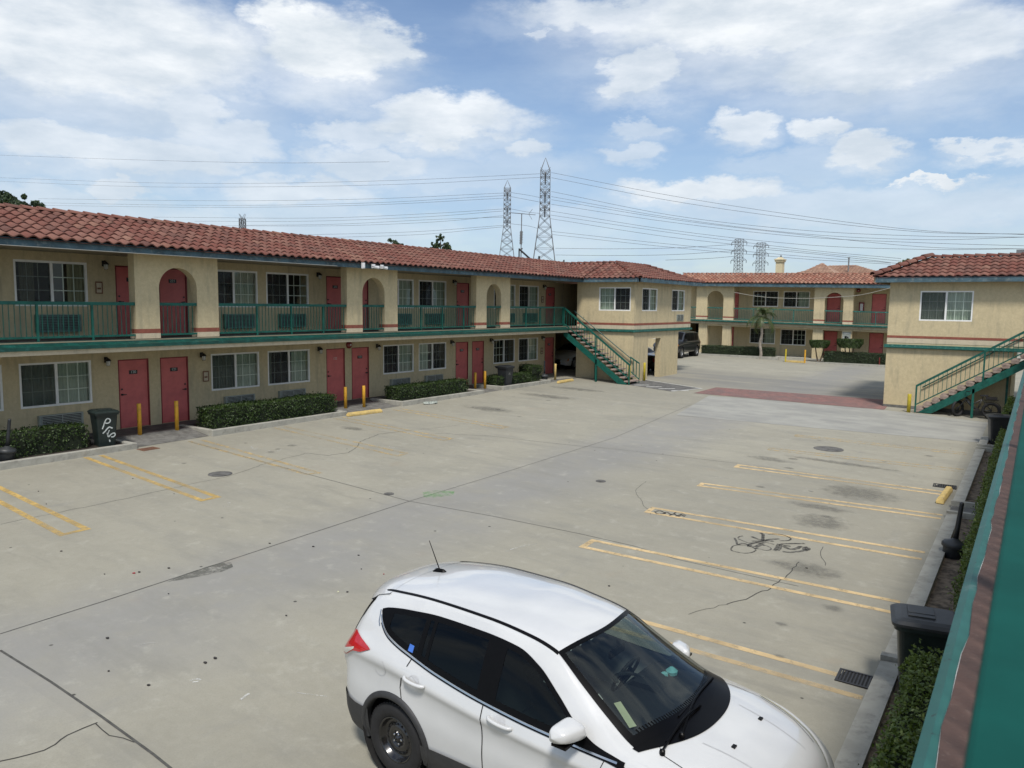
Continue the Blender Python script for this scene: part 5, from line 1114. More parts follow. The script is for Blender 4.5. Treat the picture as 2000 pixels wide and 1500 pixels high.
def build_suv():
    B = Body(T_SUV)
    car = root('parked_car', (0, 0, 0), 'white compact crossover with black steel wheels parked nose right in the foreground', 'car')
    dlo_lo = lambda x: sm([(.60, 1.455), (.67, 1.38), (.79, 1.305), (.95, 1.255), (1.12, 1.215), (1.45, 1.14), (2.0, 1.06), (2.6, 1.012), (3.1, .998), (3.34, .995)], x)
    dlo_hi = lambda x: sm([(.60, 1.47), (.68, 1.495), (.96, 1.535), (1.34, 1.56), (1.84, 1.55), (2.22, 1.51), (2.47, 1.42), (2.70, 1.27), (2.90, 1.13), (3.10, 1.04), (3.34, 1.0)], x)
    wb_ = lambda y: 3.57-.20*(abs(y)/.74)**2.2            # bottom edge of the windscreen, in plan
    wt_ = lambda y: 2.665-.10*(abs(y)/.57)**2
    def wsx(u, v):                                        # u -1..1 , v 0 top..1 bottom
        y = u*(.570+(.735-.570)*v**.9); return wt_(y)+(wb_(y)-wt_(y))*v, y
    hwf = lambda x: .570+(.165)*max(0, min(1, (x-2.6)/.8))
    def drop(x, y, z):
        for q in B.wh:
            if abs(y) > .60 and (x-q)**2+(z-.36)**2 < .43**2: return True
        if abs(y) > .55 and .74 < x < 3.0 and dlo_lo(x)+.035 < z < dlo_hi(x)-.03 and z > B.g('belt', x): return True
        if z > 1.1 and wt_(y)+.03 < x < wb_(y)-.05 and abs(y) < hwf(x)-.03 and B.top(x, y)-z < .05 and 2.6 < x: return True
        return False
    o = B.loft(170, drop).build('body', 'white_car_paint', car, smooth=True)
    # seams
    sx = MB()
    for sd_ in (-1, 1):
        B.band(sx, [(2.02+.006*i, z) for i, z in enumerate(lerp_list(1.05, .34, 16))][:1]+[(2.02, z) for z in lerp_list(1.04, .34, 18)], .010, .003, sd_)
        B.band(sx, [(1.16, 1.19), (1.13, 1.12), (1.08, 1.0), (1.05, .90), (1.07, .80), (1.14, .74)], .010, .003, sd_)
        B.band(sx, [(3.20, .985), (3.17, .9), (3.15, .75), (3.14, .5), (3.14, .34)], .007, .003, sd_)
        B.band(sx, [(3.33, .985), (3.42, .955)], .006, .003, sd_)
    for sg in (-1, 1): B.tpatch(sx, [[(x, sg*(interp([(3.50, .60), (3.56, .665), (3.8, .69), (4.1, .62), (4.3, .50)], x)+dw)) for dw in (-.003, .003)] for x in lerp_list(3.50, 4.30, 24)], .003)
    for sg in (-1, 1): B.tpatch(sx, [[(x, sg*.52+dw) for dw in (-.002, .002)] for x in lerp_list(.36, .5, 4)], .002)
    B.tpatch(sx, [[(.50+dw, y) for y in lerp_list(-.50, .50, 16)] for dw in (-.002, .002)], .0025)
    sx.build('panel_seams', 'trim_black', o)
    pr = MB()                                             # crease line on the bonnet
    # windows on the flanks: dark surround, panes, chrome line
    for sd_ in (-1, 1):
        w_ = MB(); xs = lerp_list(.602, 3.335, 130)
        def edge(lo, hi, xs_): B.strip(w_, xs_, lo, hi, .005, sd_, 2)
        edge(dlo_lo, lambda x: min(dlo_lo(x)+.05, dlo_hi(x)), xs); edge(lambda x: max(dlo_hi(x)-.045, dlo_lo(x)), dlo_hi, xs)
        for a, b_ in ((.602, .78), (1.20, 1.255), (1.30, 1.34), (1.93, 2.13), (2.90, 3.335)): B.strip(w_, lerp_list(a, b_, 10), dlo_lo, dlo_hi, .0055, sd_, 6)
        w_.build('window_surround', 'trim_black', o, smooth=True)
        for nm, a, b_, mt in (('quarter_window', .76, 1.20, 'glass_tint'), ('rear_door_window', 1.255, 1.95, 'glass_tint'), ('front_door_window', 2.11, 2.93, 'glass_tint2')):
            p = MB(); B.strip(p, lerp_list(a, b_, 24), lambda x: dlo_lo(x)+.02, lambda x: dlo_hi(x)-.02, .003, sd_, 8); p.build(nm, mt, car, smooth=True)
        c_ = MB(); B.band(c_, [(x, dlo_lo(x)-.008) for x in lerp_list(.62, 3.30, 90)], .013, .009, sd_)
        B.band(c_, [(.585, 1.46), (.598, 1.43), (.62, 1.375), (.65, 1.34)], .012, .009, sd_); c_.build('window_trim', 'chrome', car, smooth=True)
        c_ = MB(); B.band(c_, [(x, dlo_lo(x)-.021) for x in lerp_list(.66, 3.30, 90)], .012, .0075, sd_); c_.build('window_seal', 'trim_black', car)
        # black wedge at the foot of the windscreen pillar
        q = MB(); B.strip(q, lerp_list(2.90, 3.36, 14), lambda x: interp([(2.9, 1.0), (3.36, .955)], x), lambda x: dlo_hi(x)+.004, .008, sd_, 5); q.build('pillar_wedge', 'trim_black', car, smooth=True)
        # lower cladding and arches
        cl = MB(); B.strip(cl, lerp_list(1.30, 3.28, 40), lambda x: B.g('zb', x)-.01, lambda x: interp([(1.3, .44), (3.28, .47)], x), .018, sd_, 5)
        B.strip(cl, lerp_list(.11, .60, 20), lambda x: B.g('zb', x)-.01, lambda x: interp([(.1, .60), (.4, .55), (.6, .56)], x), .014, sd_, 5)
        B.strip(cl, lerp_list(3.98, 4.46, 16), lambda x: B.g('zb', x)-.01, lambda x: interp([(3.98, .50), (4.46, .52)], x), .014, sd_, 5)
        cl.build('sill_cladding', 'cladding', car, smooth=True)
        for q_ in B.wh:
            a_ = MB(); vs = []; N_ = 40
            for i in range(N_+1):
                t = -.30+(pi+.60)*i/N_
                for rr, off in ((.395, -.06), (.400, .016), (.415, .024), (.450, .020), (.458, .0)):
                    X, Z = q_+rr*cos(t), .36+rr*sin(t)
                    if Z < .20: Z = .20
                    vs.append((X, sd_*(B.side(X, max(Z, B.g('zb', X)+.01))+off), Z))
            a_.add(vs, [(i*5+j, i*5+j+1, (i+1)*5+j+1, (i+1)*5+j) for i in range(N_) for j in range(4)]); a_.build('wheel_arch', 'cladding', car, smooth=True)
            a_ = MB(); a_.tube([(q_, sd_*.50, .36), (q_, sd_*.90, .36)], .435, 28, cap=False); a_.quad(*[(q_+.44*cos(t), sd_*.50, .36+.44*sin(t)) for t in lerp_list(0, 6.0, 19)]); a_.build('wheel_well', 'room_dark', car)
        # door handles
        for hx, hz in ((1.13, 1.02), (2.10, .955)):
            h_ = MB(); pts = [(hx+x, sd_*(B.side(hx+x, hz)+d), hz+dz) for x, d, dz in ((0, .006, .012), (.03, .032, .008), (.10, .042, 0), (.17, .040, -.006), (.22, .030, -.010), (.245, .008, -.014))]
            h_.tube([tuple(v) for v in catmull(pts, 4)], .0165, 8); hd = h_.build('door_handle', 'white_car_paint', car, smooth=True)
            r_ = MB(); vs = [(hx+.11+.062*cos(t), 0, hz+.005+.045*sin(t)) for t in lerp_list(0, 2*pi, 20)[:-1]]; r_.quad(*[(x, sd_*(B.side(x, z)+.0035), z) for x, _, z in vs]); r_.build('handle_recess_shade', 'recess_shade_grey', hd)  # flat grey disc, shade of the handle scoop put into its colour
        # tail light
        tl = MB(); B.strip(tl, lerp_list(.175, .64, 34), lambda x: interp([(.175, .99), (.26, .985), (.40, 1.075), (.52, 1.095), (.64, 1.145)], x), lambda x: interp([(.175, 1.01), (.21, 1.11), (.30, 1.225), (.36, 1.24), (.46, 1.205), (.60, 1.165), (.64, 1.15)], x), .012, sd_, 8)
        tlo = tl.build('tail_light', 'lens_red', car, smooth=True)
        tc_ = MB(); B.strip(tc_, lerp_list(.20, .42, 14), lambda x: interp([(.20, 1.01), (.28, 1.01), (.42, 1.10)], x), lambda x: interp([(.20, 1.05), (.28, 1.07), (.42, 1.12)], x), .0145, sd_, 3); tc_.build('reverse_lens', 'lens_clear', tlo, smooth=True)
        # headlight
        hl = MB(); rows_ = [[(x, sd_*(interp([(3.78, .735), (4.0, .69), (4.2, .62), (4.36, .52), (4.43, .43)], x)+d)) for d in (-.012, .02, .05, .075)] for x in lerp_list(3.78, 4.43, 22)]
        rows2 = []
        for r_ in rows_: rows2.append([(x, y, (B.top(x, y) if abs(y) < B.g('yr', x) else B.g('zr', x)-(abs(y)-B.g('yr', x))*.9)+.006) for x, y in r_])
        vs = [p for r_ in rows2 for p in r_]; hl.add(vs, [(i*4+j, i*4+j+1, (i+1)*4+j+1, (i+1)*4+j) for i in range(22) for j in range(3)]); hl.build('headlight', 'lens_yellowed', car, smooth=True)
        # mirror
        mr = MB(); mx, my, mz = 2.90, sd_*1.0, (1.14 if sd_ < 0 else 1.09)
        prof = [(-.115, .05), (-.09, .092), (-.03, .112), (.04, .104), (.085, .07), (.105, .02)]
        Tm = Matrix.Translation((mx, my, mz)) @ Matrix.Diagonal((1.0, 1.0, .80, 1)) @ Matrix.Rotation(pi/2, 4, 'X')
        # long axis across the car
        vs = []; fs = []; NA, NB = 14, 16
        for i in range(NA+1):
            t = -1+2*i/NA; r_ = (max(0, 1-abs(t)**4.5))**.5*(1.0-.18*t)
            for k in range(NB):
                a = 2*pi*k/NB; ca, sa = math.copysign(abs(cos(a))**.5, cos(a)), math.copysign(abs(sin(a))**.5, sin(a)); X = mx+.012+.115*r_*ca*(1 if ca > 0 else .55)+.03*t*-1; Y = sd_*((.985 if sd_ < 0 else .95)+(.130 if sd_ < 0 else .11)*t); Z = mz+.080*r_*sa*(1-.35*max(0, ca))*(1 if sa > 0 else .85); vs.append((X, Y, Z))
        fs = [(i*NB+k, i*NB+(k+1) % NB, (i+1)*NB+(k+1) % NB, (i+1)*NB+k) for i in range(NA) for k in range(NB)]
        mr.add(vs, fs); mo = mr.build('wing_mirror', 'white_car_paint', car, smooth=True)
        ms = MB(); 
        ms.add([(x if 1 else 0, y, mz-(.058+.020*(1 if zz else 0))) for zz in (0, 1) for x, y in ((mx-.055, sd_*.88), (mx+.08, sd_*.88), (mx+.085, sd_*1.08), (mx-.045, sd_*1.08))], [(0, 3, 2, 1), (4, 5, 6, 7), (0, 1, 5, 4), (1, 2, 6, 5), (2, 3, 7, 6), (3, 0, 4, 7)])
        ms.bar((mx+.01, sd_*.90, mz-.055), (mx+.03, sd_*.835, 1.03), .07, .035); ms.build('mirror_base', 'trim_black', mo)
        mg = MB(); mg.quad(*[(mx-.052, sd_*(.985+.10*cos(t)), mz+.055*sin(t)) for t in lerp_list(0, 2*pi, 18)[:-1]]); mg.build('mirror_glass', 'chrome', mo)
        # roof ditch moulding
        rm_ = MB(); vs = []
        for x in lerp_list(.50, 2.575, 60):
            y = sd_*(B.g('yr', x)-.03)
            for k, z in ((-.016, .004), (0, .010), (.016, .004)): vs.append((x, y+k, B.top(x, y+k)+z))
        rm_.add(vs, [(i*3+j, i*3+j+1, (i+1)*3+j+1, (i+1)*3+j) for i in range(60) for j in range(2)]); rm_.build('roof_moulding', 'trim_black', car, smooth=True)
        for q_ in B.wh: wheel(car, q_, sd_*.79, -sd_)
    # fuel flap ring on the near flank
    fl = MB(); B.band(fl, [(.78+.085*cos(t), 1.02+.085*sin(t)) for t in lerp_list(-2.6, 1.0, 18)], .005, .003, -1); fl.build('fuel_flap_seam', 'panel_grey', o)
    st = MB(); xs = [1.095, 1.155]; st.add([(x, -(B.side(x, z)+.006), z) for x, z in ((1.09, 1.235), (1.15, 1.228), (1.152, 1.285), (1.095, 1.292))], [(0, 1, 2, 3)]); st.build('window_sticker', 'blue_sticker', car)
    # windscreen with black border, then the pane
    def ws_patch(u0, u1, v0, v1, nu, nv, mb_, off):
        B.tpatch(mb_, [[wsx(u0+(u1-u0)*i/nu, v0+(v1-v0)*j/nv) for i in range(nu+1)] for j in range(nv+1)], off)
    fr = MB(); ws_patch(-1, 1, 0, .045, 40, 3, fr, .008); ws_patch(-1, 1, .90, 1, 40, 4, fr, .008); ws_patch(-1, -.925, .045, .90, 4, 30, fr, .008); ws_patch(.925, 1, .045, .90, 4, 30, fr, .008)
    for i in range(46):
        u = -.88+1.76*(i+.15)/46; ws_patch(u, u+.018, .865, .90, 1, 1, fr, .008)
    fr.build('windscreen_border', 'frit', car, smooth=True)
    ws = MB(); ws_patch(-.97, .97, .03, .97, 40, 36, ws, .006); ws.build('windscreen', 'glass_wind', car, smooth=True)
    # cowl between glass and bonnet, wipers
    cw = MB(); cx_ = lambda y: wb_(y)+.145-.10*(abs(y)/.74)**3
    cw_rows = [[(wb_(y)-.01+(cx_(y)-wb_(y)+.01)*j/5, y) for y in lerp_list(-.745, .745, 44)] for j in range(6)]; B.tpatch(cw, cw_rows, .007); cw.build('cowl', 'frit', car, smooth=True)
    for (xa, ya, xb, yb, xc, yc) in ((3.60, -.42, 3.505, .02, 3.45, .48), (3.56, -.66, 3.55, -.28, 3.555, .0)):
        wp = MB(); P = [(xa, ya, B.top(xa, ya)+.03), (xb, yb, B.top(xb, yb)+.045), (xc, yc, B.top(xc, yc)+.035)]
        wp.tube([tuple(v) for v in catmull(P, 5)], .009, 6); wp.tube([(xb-.01, yb-.28, B.top(xb, yb-.28)+.02), (xc+.0, yc+.02, B.top(xc, yc)+.022)], .008, 5)
        wp.lathe([(.022, 0), (.022, .03), (.012, .04)], 10, Matrix.Translation((xa, ya, B.top(xa, ya)))); wp.build('wiper', 'trim_black', car)
    # antenna
    an = MB(); zt = B.g('zc', .70); an.add([(.62, -.03, zt-.004), (.62, .03, zt-.004), (.80, .028, zt-.004), (.80, -.028, zt-.004), (.66, -.016, zt+.03), (.66, .016, zt+.03), (.76, .014, zt+.035), (.76, -.014, zt+.035)], [(4, 5, 6, 7), (0, 1, 5, 4), (1, 2, 6, 5), (2, 3, 7, 6), (3, 0, 4, 7)])
    ao = an.build('antenna', 'trim_black', car); ao.modifiers.new('s', 'BEVEL').width = .01
    am = MB(); am.tube([(.70, 0, zt+.02), (.56, 0, zt+.30)], [.006, .0035], 6); am.build('antenna_mast', 'trim_black', ao)
    # spoiler
    sp = MB(); vs = []; ys = lerp_list(-.60, .60, 26)
    for y in ys:
        k = (abs(y)/.60)**4; x_r = .245+.05*(abs(y)/.6)**2+.04*k; zf = B.top(.56, y if abs(y) < B.g('yr', .56) else B.g('yr', .56))
        if abs(y) > B.g('yr', .56): zf -= .02
        for x, z in ((.60, B.top(.60, min(abs(y), B.g('yr', .60)))+.002), (.45, zf-.008-.01*k), (x_r+.05, zf-.045-.015*k), (x_r, zf-.068-.02*k), (x_r+.01, zf-.090-.02*k), (x_r+.14, zf-.10-.02*k)): vs.append((x, y, z))
    sp.add(vs, [(i*6+j, i*6+j+1, (i+1)*6+j+1, (i+1)*6+j) for i in range(26) for j in range(5)]); sp.build('spoiler', 'white_car_paint', car, smooth=True)
    rg = MB(); vs = []
    B.tpatch(rg, [[(x, y*B.g('yr', x)) for y in lerp_list(-1, 1, 20)] for x in lerp_list(.175, .40, 12)], .006)
    for sd_ in (-1, 1): B.strip(rg, lerp_list(.185, .43, 14), lambda x: B.g('zr', x)-interp([(.185, .02), (.26, .12), (.36, .13), (.43, .05)], x), lambda x: B.g('zr', x)+.001, .006, sd_, 3)
    rg.build('rear_window', 'trim_black', car, smooth=True)
    for x, y in ((3.93, -.22), (3.94, .30)):
        n_ = MB(); z = B.top(x, y); n_.box(x-.014, x+.014, y-.022, y+.022, z-.005, z+.010); n_.build('washer_nozzle', 'trim_black', car)
    # bonnet creases: flat grey strips paint in their shading
    for sg in (-1, 1):
        rb = MB(); B.tpatch(rb, [[(x, sg*(.36-.10*(x-3.7))+dw) for dw in (-.006, 0, .006)] for x in lerp_list(3.74, 4.30, 20)], .0015); 
        rb.build('bonnet_crease_shade', 'panel_grey', o, smooth=True)
    gr = MB()
    for z0, z1, hw in ((.66, .72, .42), (.40, .56, .52)): gr.add([(4.515-.16*(abs(y)/.6)**2, y, z) for z in (z0, z1) for y in lerp_list(-hw, hw, 12)], [(j, j+1, 13+j+1, 13+j) for j in range(12)])
    gr.build('grille', 'trim_black', car)
    # interior
    it = MB(); it.box(.7, 3.3, -.78, .78, .35, .45); it.box(3.28, 3.33, -.75, .75, .4, 1.0)
    it.prism([(2.72, -.72, .95), (2.78, -.72, 1.035), (3.0, -.72, 1.04), (3.40, -.66, 1.015), (3.35, -.6, .6), (2.80, -.72, .55)], None, (0, 1.40, 0)); it.build('dashboard', 'interior', car)
    hb = MB(); hb.prism([(2.80, .15, 1.03), (2.86, .15, 1.085), (3.02, .15, 1.09), (3.10, .15, 1.035)], None, (0, .46, 0)); hb.build('instrument_hood', 'interior', car)
    sw = MB(); Ts = Matrix.Translation((2.66, .38, 1.0)) @ Matrix.Rotation(R(-62), 4, 'Y'); P = [(.185*cos(t), .185*sin(t), 0) for t in lerp_list(0, 2*pi, 30)]; sw.tube(P, .015, 6, T=Ts); sw.box(-.05, .05, -.07, .07, -.02, .01, Ts); sw.box(-.17, .17, -.015, .015, -.01, .005, Ts); sw.build('steering_wheel', 'interior', car)
    for y in (-.38, .38):
        s_ = MB()
        for a in ((2.0, 2.46, y-.25, y+.25, .62, .74),): s_.box(*a)
        s_.prism([(1.88, y-.25, .68), (1.66, y-.23, 1.28), (1.76, y-.23, 1.31), (2.06, y-.25, .74)], None, (0, .48, 0)); s_.prism([(1.63, y-.13, 1.32), (1.60, y-.13, 1.50), (1.70, y-.13, 1.51), (1.74, y-.13, 1.33)], None, (0, .26, 0))
        so = s_.build('front_seat', 'seat_grey', car); so.modifiers.new('b', 'BEVEL').width = .03
    s_ = MB(); s_.box(1.0, 1.5, -.66, .66, .62, .76); s_.prism([(1.02, -.66, .70), (.84, -.64, 1.22), (.94, -.64, 1.25), (1.18, -.66, .76)], None, (0, 1.30, 0)); s_.build('rear_seat', 'seat_grey', car)
    hdl = MB()
    vs = []
    xs = lerp_list(.7, 2.62, 20)
    for x in xs:
        for y in lerp_list(-.56, .56, 10): vs.append((x, y, B.top(x, y)-.035))
    hdl.add(vs, [(i*11+j, i*11+j+1, (i+1)*11+j+1, (i+1)*11+j) for i in range(20) for j in range(10)]); hdl.build('headlining', 'seat_grey', car)
    rv = MB(); rv.box(2.78, 2.80, -.12, .12, 1.36, 1.42); rv.box(2.79, 2.81, -.01, .01, 1.42, 1.50); rv.build('rear_view_mirror', 'trim_black', car)
    pp = MB(); pp.add([(2.90, -.24, 1.056), (2.93, -.18, 1.056), (3.22, -.43, 1.050), (3.19, -.49, 1.050)], [(0, 1, 2, 3)]); pp.build('paper_strip', 'paper', car)
    pp = MB()
    for k in (0, 1): pp.add([(2.76, -.31+.05*k-.010, 1.10), (2.76, -.31+.05*k+.010, 1.10), (2.81, -.32+.05*k+.010, 1.07), (2.81, -.32+.05*k-.010, 1.07)], [(0, 1, 2, 3)])
    pp.build('white_tags', 'white_paint', car)
    cl_ = MB(); cl_.lathe([(.01, 0), (.05, .01), (.055, .04), (.02, .07)], 9, Matrix.Translation((3.05, .52, 1.05))); cl_.lathe([(.01, 0), (.035, .01), (.03, .04), (.01, .05)], 7, Matrix.Translation((3.02, .44, 1.05))); cl_.build('cyan_cloth', 'cyan_cloth', car)
    # curved chain-like ornament hanging in the windscreen
    ob = MB()
    for k in range(22):
        t = -.9+k*.13; ob.box(-.012, .012, -.016, .016, 0, .018, Matrix.Translation((2.86-.16*cos(t), .14+.12*sin(t), 1.08)) @ Matrix.Rotation(t, 4, 'Z'))
    ob.build('cable_coil', 'grey_plastic', car)
    return car
simple('frit', (.002, .002, .0025), .3, .1, 20, spec=.12)
simple('recess_shade_grey', (.50, .51, .52), .4, .05, 10)
simple('panel_grey', (.42, .43, .44), .4, .05, 10)
glass_mat('glass_tint2', (.30, .36, .34), .02, .02)
car = build_suv()
car.location = (-5.563, 5.952, -.650); car.rotation_euler = (R(.24), R(-1.276), R(-3.69))

# ---- simpler vehicles standing in the shade
def shade_car(label, cat, T, wheels, wr, paint, zbelt, glass, nose=4.5, name='parked_car'):
    B = Body(T, wheels, wr); car = root(name, (0, 0, 0), label, cat)
    o = B.loft(70, lambda x, y, z: any(abs(y) > .6 and (x-q)**2+(z-wr-.02)**2 < (wr+.04)**2 for q in wheels)).build('body', paint, car, smooth=True)
    for sd_ in (-1, 1):
        for nm, a, b_ in glass['side']:
            p = MB(); B.strip(p, lerp_list(a, b_, 14), lambda x: B.g('belt', x)+.02, lambda x: max(B.g('belt', x)+.03, B.g('zr', x)-.07), .006, sd_, 4); p.build(nm, 'frit', car, smooth=True)
        for q in wheels:
            wheel(car, q, sd_*(B.g('w', q)-.13), -sd_, wr, .22, 'steel')
            a_ = MB(); a_.tube([(q, sd_*.45, wr+.02), (q, sd_*(B.g('w', q)-.02), wr+.02)], wr+.05, 20, cap=False); a_.build('wheel_well', 'room_dark', car)
        hl = MB(); xe = glass['head']; B.strip(hl, lerp_list(xe-.22, xe-.03, 8), lambda x: B.g('zr', x)-.24, lambda x: B.g('zr', x)-.09, .012, sd_, 3); hl.build('headlight', 'lens_clear', car, smooth=True)
        am = MB(); B.strip(am, lerp_list(xe-.34, xe-.23, 5), lambda x: B.g('zr', x)-.24, lambda x: B.g('zr', x)-.10, .013, sd_, 2); am.build('indicator_lamp', 'amber', car, smooth=True)
        tl = MB(); B.strip(tl, lerp_list(.05, .2, 6), lambda x: B.g('belt', x)-.28, lambda x: B.g('belt', x)-.06, .01, sd_, 3); tl.build('tail_light', 'lens_red', car, smooth=True)
        ml = MB(); x = glass['mirror']; ml.box(x-.05, x+.07, sd_*.98-.09, sd_*.98+.09, B.g('belt', x)+.02, B.g('belt', x)+.18); ml.build('wing_mirror', paint, car)
    a, b_ = glass['front']; w_ = MB(); B.tpatch(w_, [[(x, y) for y in lerp_list(-(B.g('yr', x)-.05), B.g('yr', x)-.05, 12)] for x in lerp_list(a, b_, 10)], .006); w_.build('windscreen', 'frit', car, smooth=True)
    a, b_ = glass['rear']; w_ = MB(); B.tpatch(w_, [[(x, y) for y in lerp_list(-(B.g('yr', x)-.06), B.g('yr', x)-.06, 12)] for x in lerp_list(a, b_, 8)], .006); w_.build('rear_window', 'frit', car, smooth=True)
    g_ = MB(); xe = glass['head']; zc = B.g('zc', xe-.01); g_.box(xe-.02, xe+.015, -.45, .45, zc-.30, zc-.10); g_.box(xe-.02, xe+.01, -.5, .5, zc-.55, zc-.42); g_.build('grille', 'trim_black', car)
    return car
T_SED = dict(w=[(0, .62), (.08, .78), (.4, .88), (1, .90), (3.6, .90), (4.2, .84), (4.5, .70), (4.6, .45)], zb=[(0, .35), (.4, .22), (4.2, .2), (4.6, .3)],
 belt=[(0, .80), (.2, .92), (1, .95), (3, .92), (3.6, .86), (4.2, .74), (4.6, .58)], wb=[(0, .55), (.2, .72), (1, .84), (3, .86), (3.6, .82), (4.2, .74), (4.6, .40)],
 yr=[(0, .5), (.2, .66), (.9, .68), (1.4, .58), (2.0, .56), (2.5, .57), (3.2, .72), (3.6, .74), (4.2, .66), (4.6, .34)], zr=[(0, .82), (.2, .95), (.9, 1.0), (1.4, 1.30), (1.9, 1.40), (2.4, 1.37), (3.2, .97), (3.6, .90), (4.2, .77), (4.6, .60)],
 zc=[(0, .84), (.2, .99), (.85, 1.05), (1.4, 1.36), (1.9, 1.46), (2.4, 1.43), (3.25, 1.04), (3.6, .99), (4.2, .84), (4.6, .62)])
G_SED = dict(side=[('rear_door_window', 1.45, 2.0), ('front_door_window', 2.05, 2.85)], front=(2.45, 3.2), rear=(.95, 1.35), head=4.6, mirror=2.9)
T_BOX = dict(w=[(0, .80), (.06, .90), (.4, .95), (1, .96), (3.8, .96), (4.4, .94), (4.7, .86), (4.78, .75)], zb=[(0, .48), (.4, .38), (4.4, .38), (4.78, .48)],
 belt=[(0, 1.02), (.1, 1.15), (1, 1.18), (3.4, 1.16), (3.9, 1.10), (4.5, 1.04), (4.78, .85)], wb=[(0, .76), (.1, .86), (1, .90), (3.4, .90), (4.5, .84), (4.78, .62)],
 yr=[(0, .70), (.15, .72), (.5, .74), (2, .75), (2.9, .74), (3.4, .80), (3.9, .82), (4.5, .78), (4.78, .55)], zr=[(0, 1.04), (.12, 1.4), (.3, 1.74), (1, 1.80), (2.7, 1.78), (3.0, 1.62), (3.5, 1.22), (3.9, 1.16), (4.5, 1.08), (4.78, .88)],
 zc=[(0, 1.06), (.12, 1.44), (.3, 1.78), (1, 1.86), (2.75, 1.84), (3.0, 1.70), (3.55, 1.28), (3.9, 1.24), (4.5, 1.14), (4.78, .9)])
G_BOX = dict(side=[('rear_side_window', .5, 1.2), ('rear_door_window', 1.3, 2.05), ('front_door_window', 2.12, 3.1)], front=(2.85, 3.45), rear=(.1, .28), head=4.78, mirror=3.2)
c = shade_car('dark grey boxy off-roader parked facing out beside the far wing, behind the middle block', 'car', T_BOX, (.85, 3.75), .38, 'dark_car_paint', 1.1, G_BOX)
c.location = (-21.75, 55.6, gz(-21.7, 53)); c.rotation_euler = (0, 0, R(-90))
c = shade_car('white car nose visible in the dark passage right of the last left door', 'car', T_SED, (.95, 3.65), .32, 'white_car_paint', .9, G_SED)
c.location = (-23.05, 42.6, gz(-23, 40)); c.rotation_euler = (0, 0, R(-90))
c = shade_car('black car seen through the doorway in the side of the middle block', 'car', T_SED, (.95, 3.65), .32, 'dark_car_paint', .9, G_SED)
c.location = (-17.6, 41.2, gz(-19, 42)); c.rotation_euler = (0, 0, R(170))

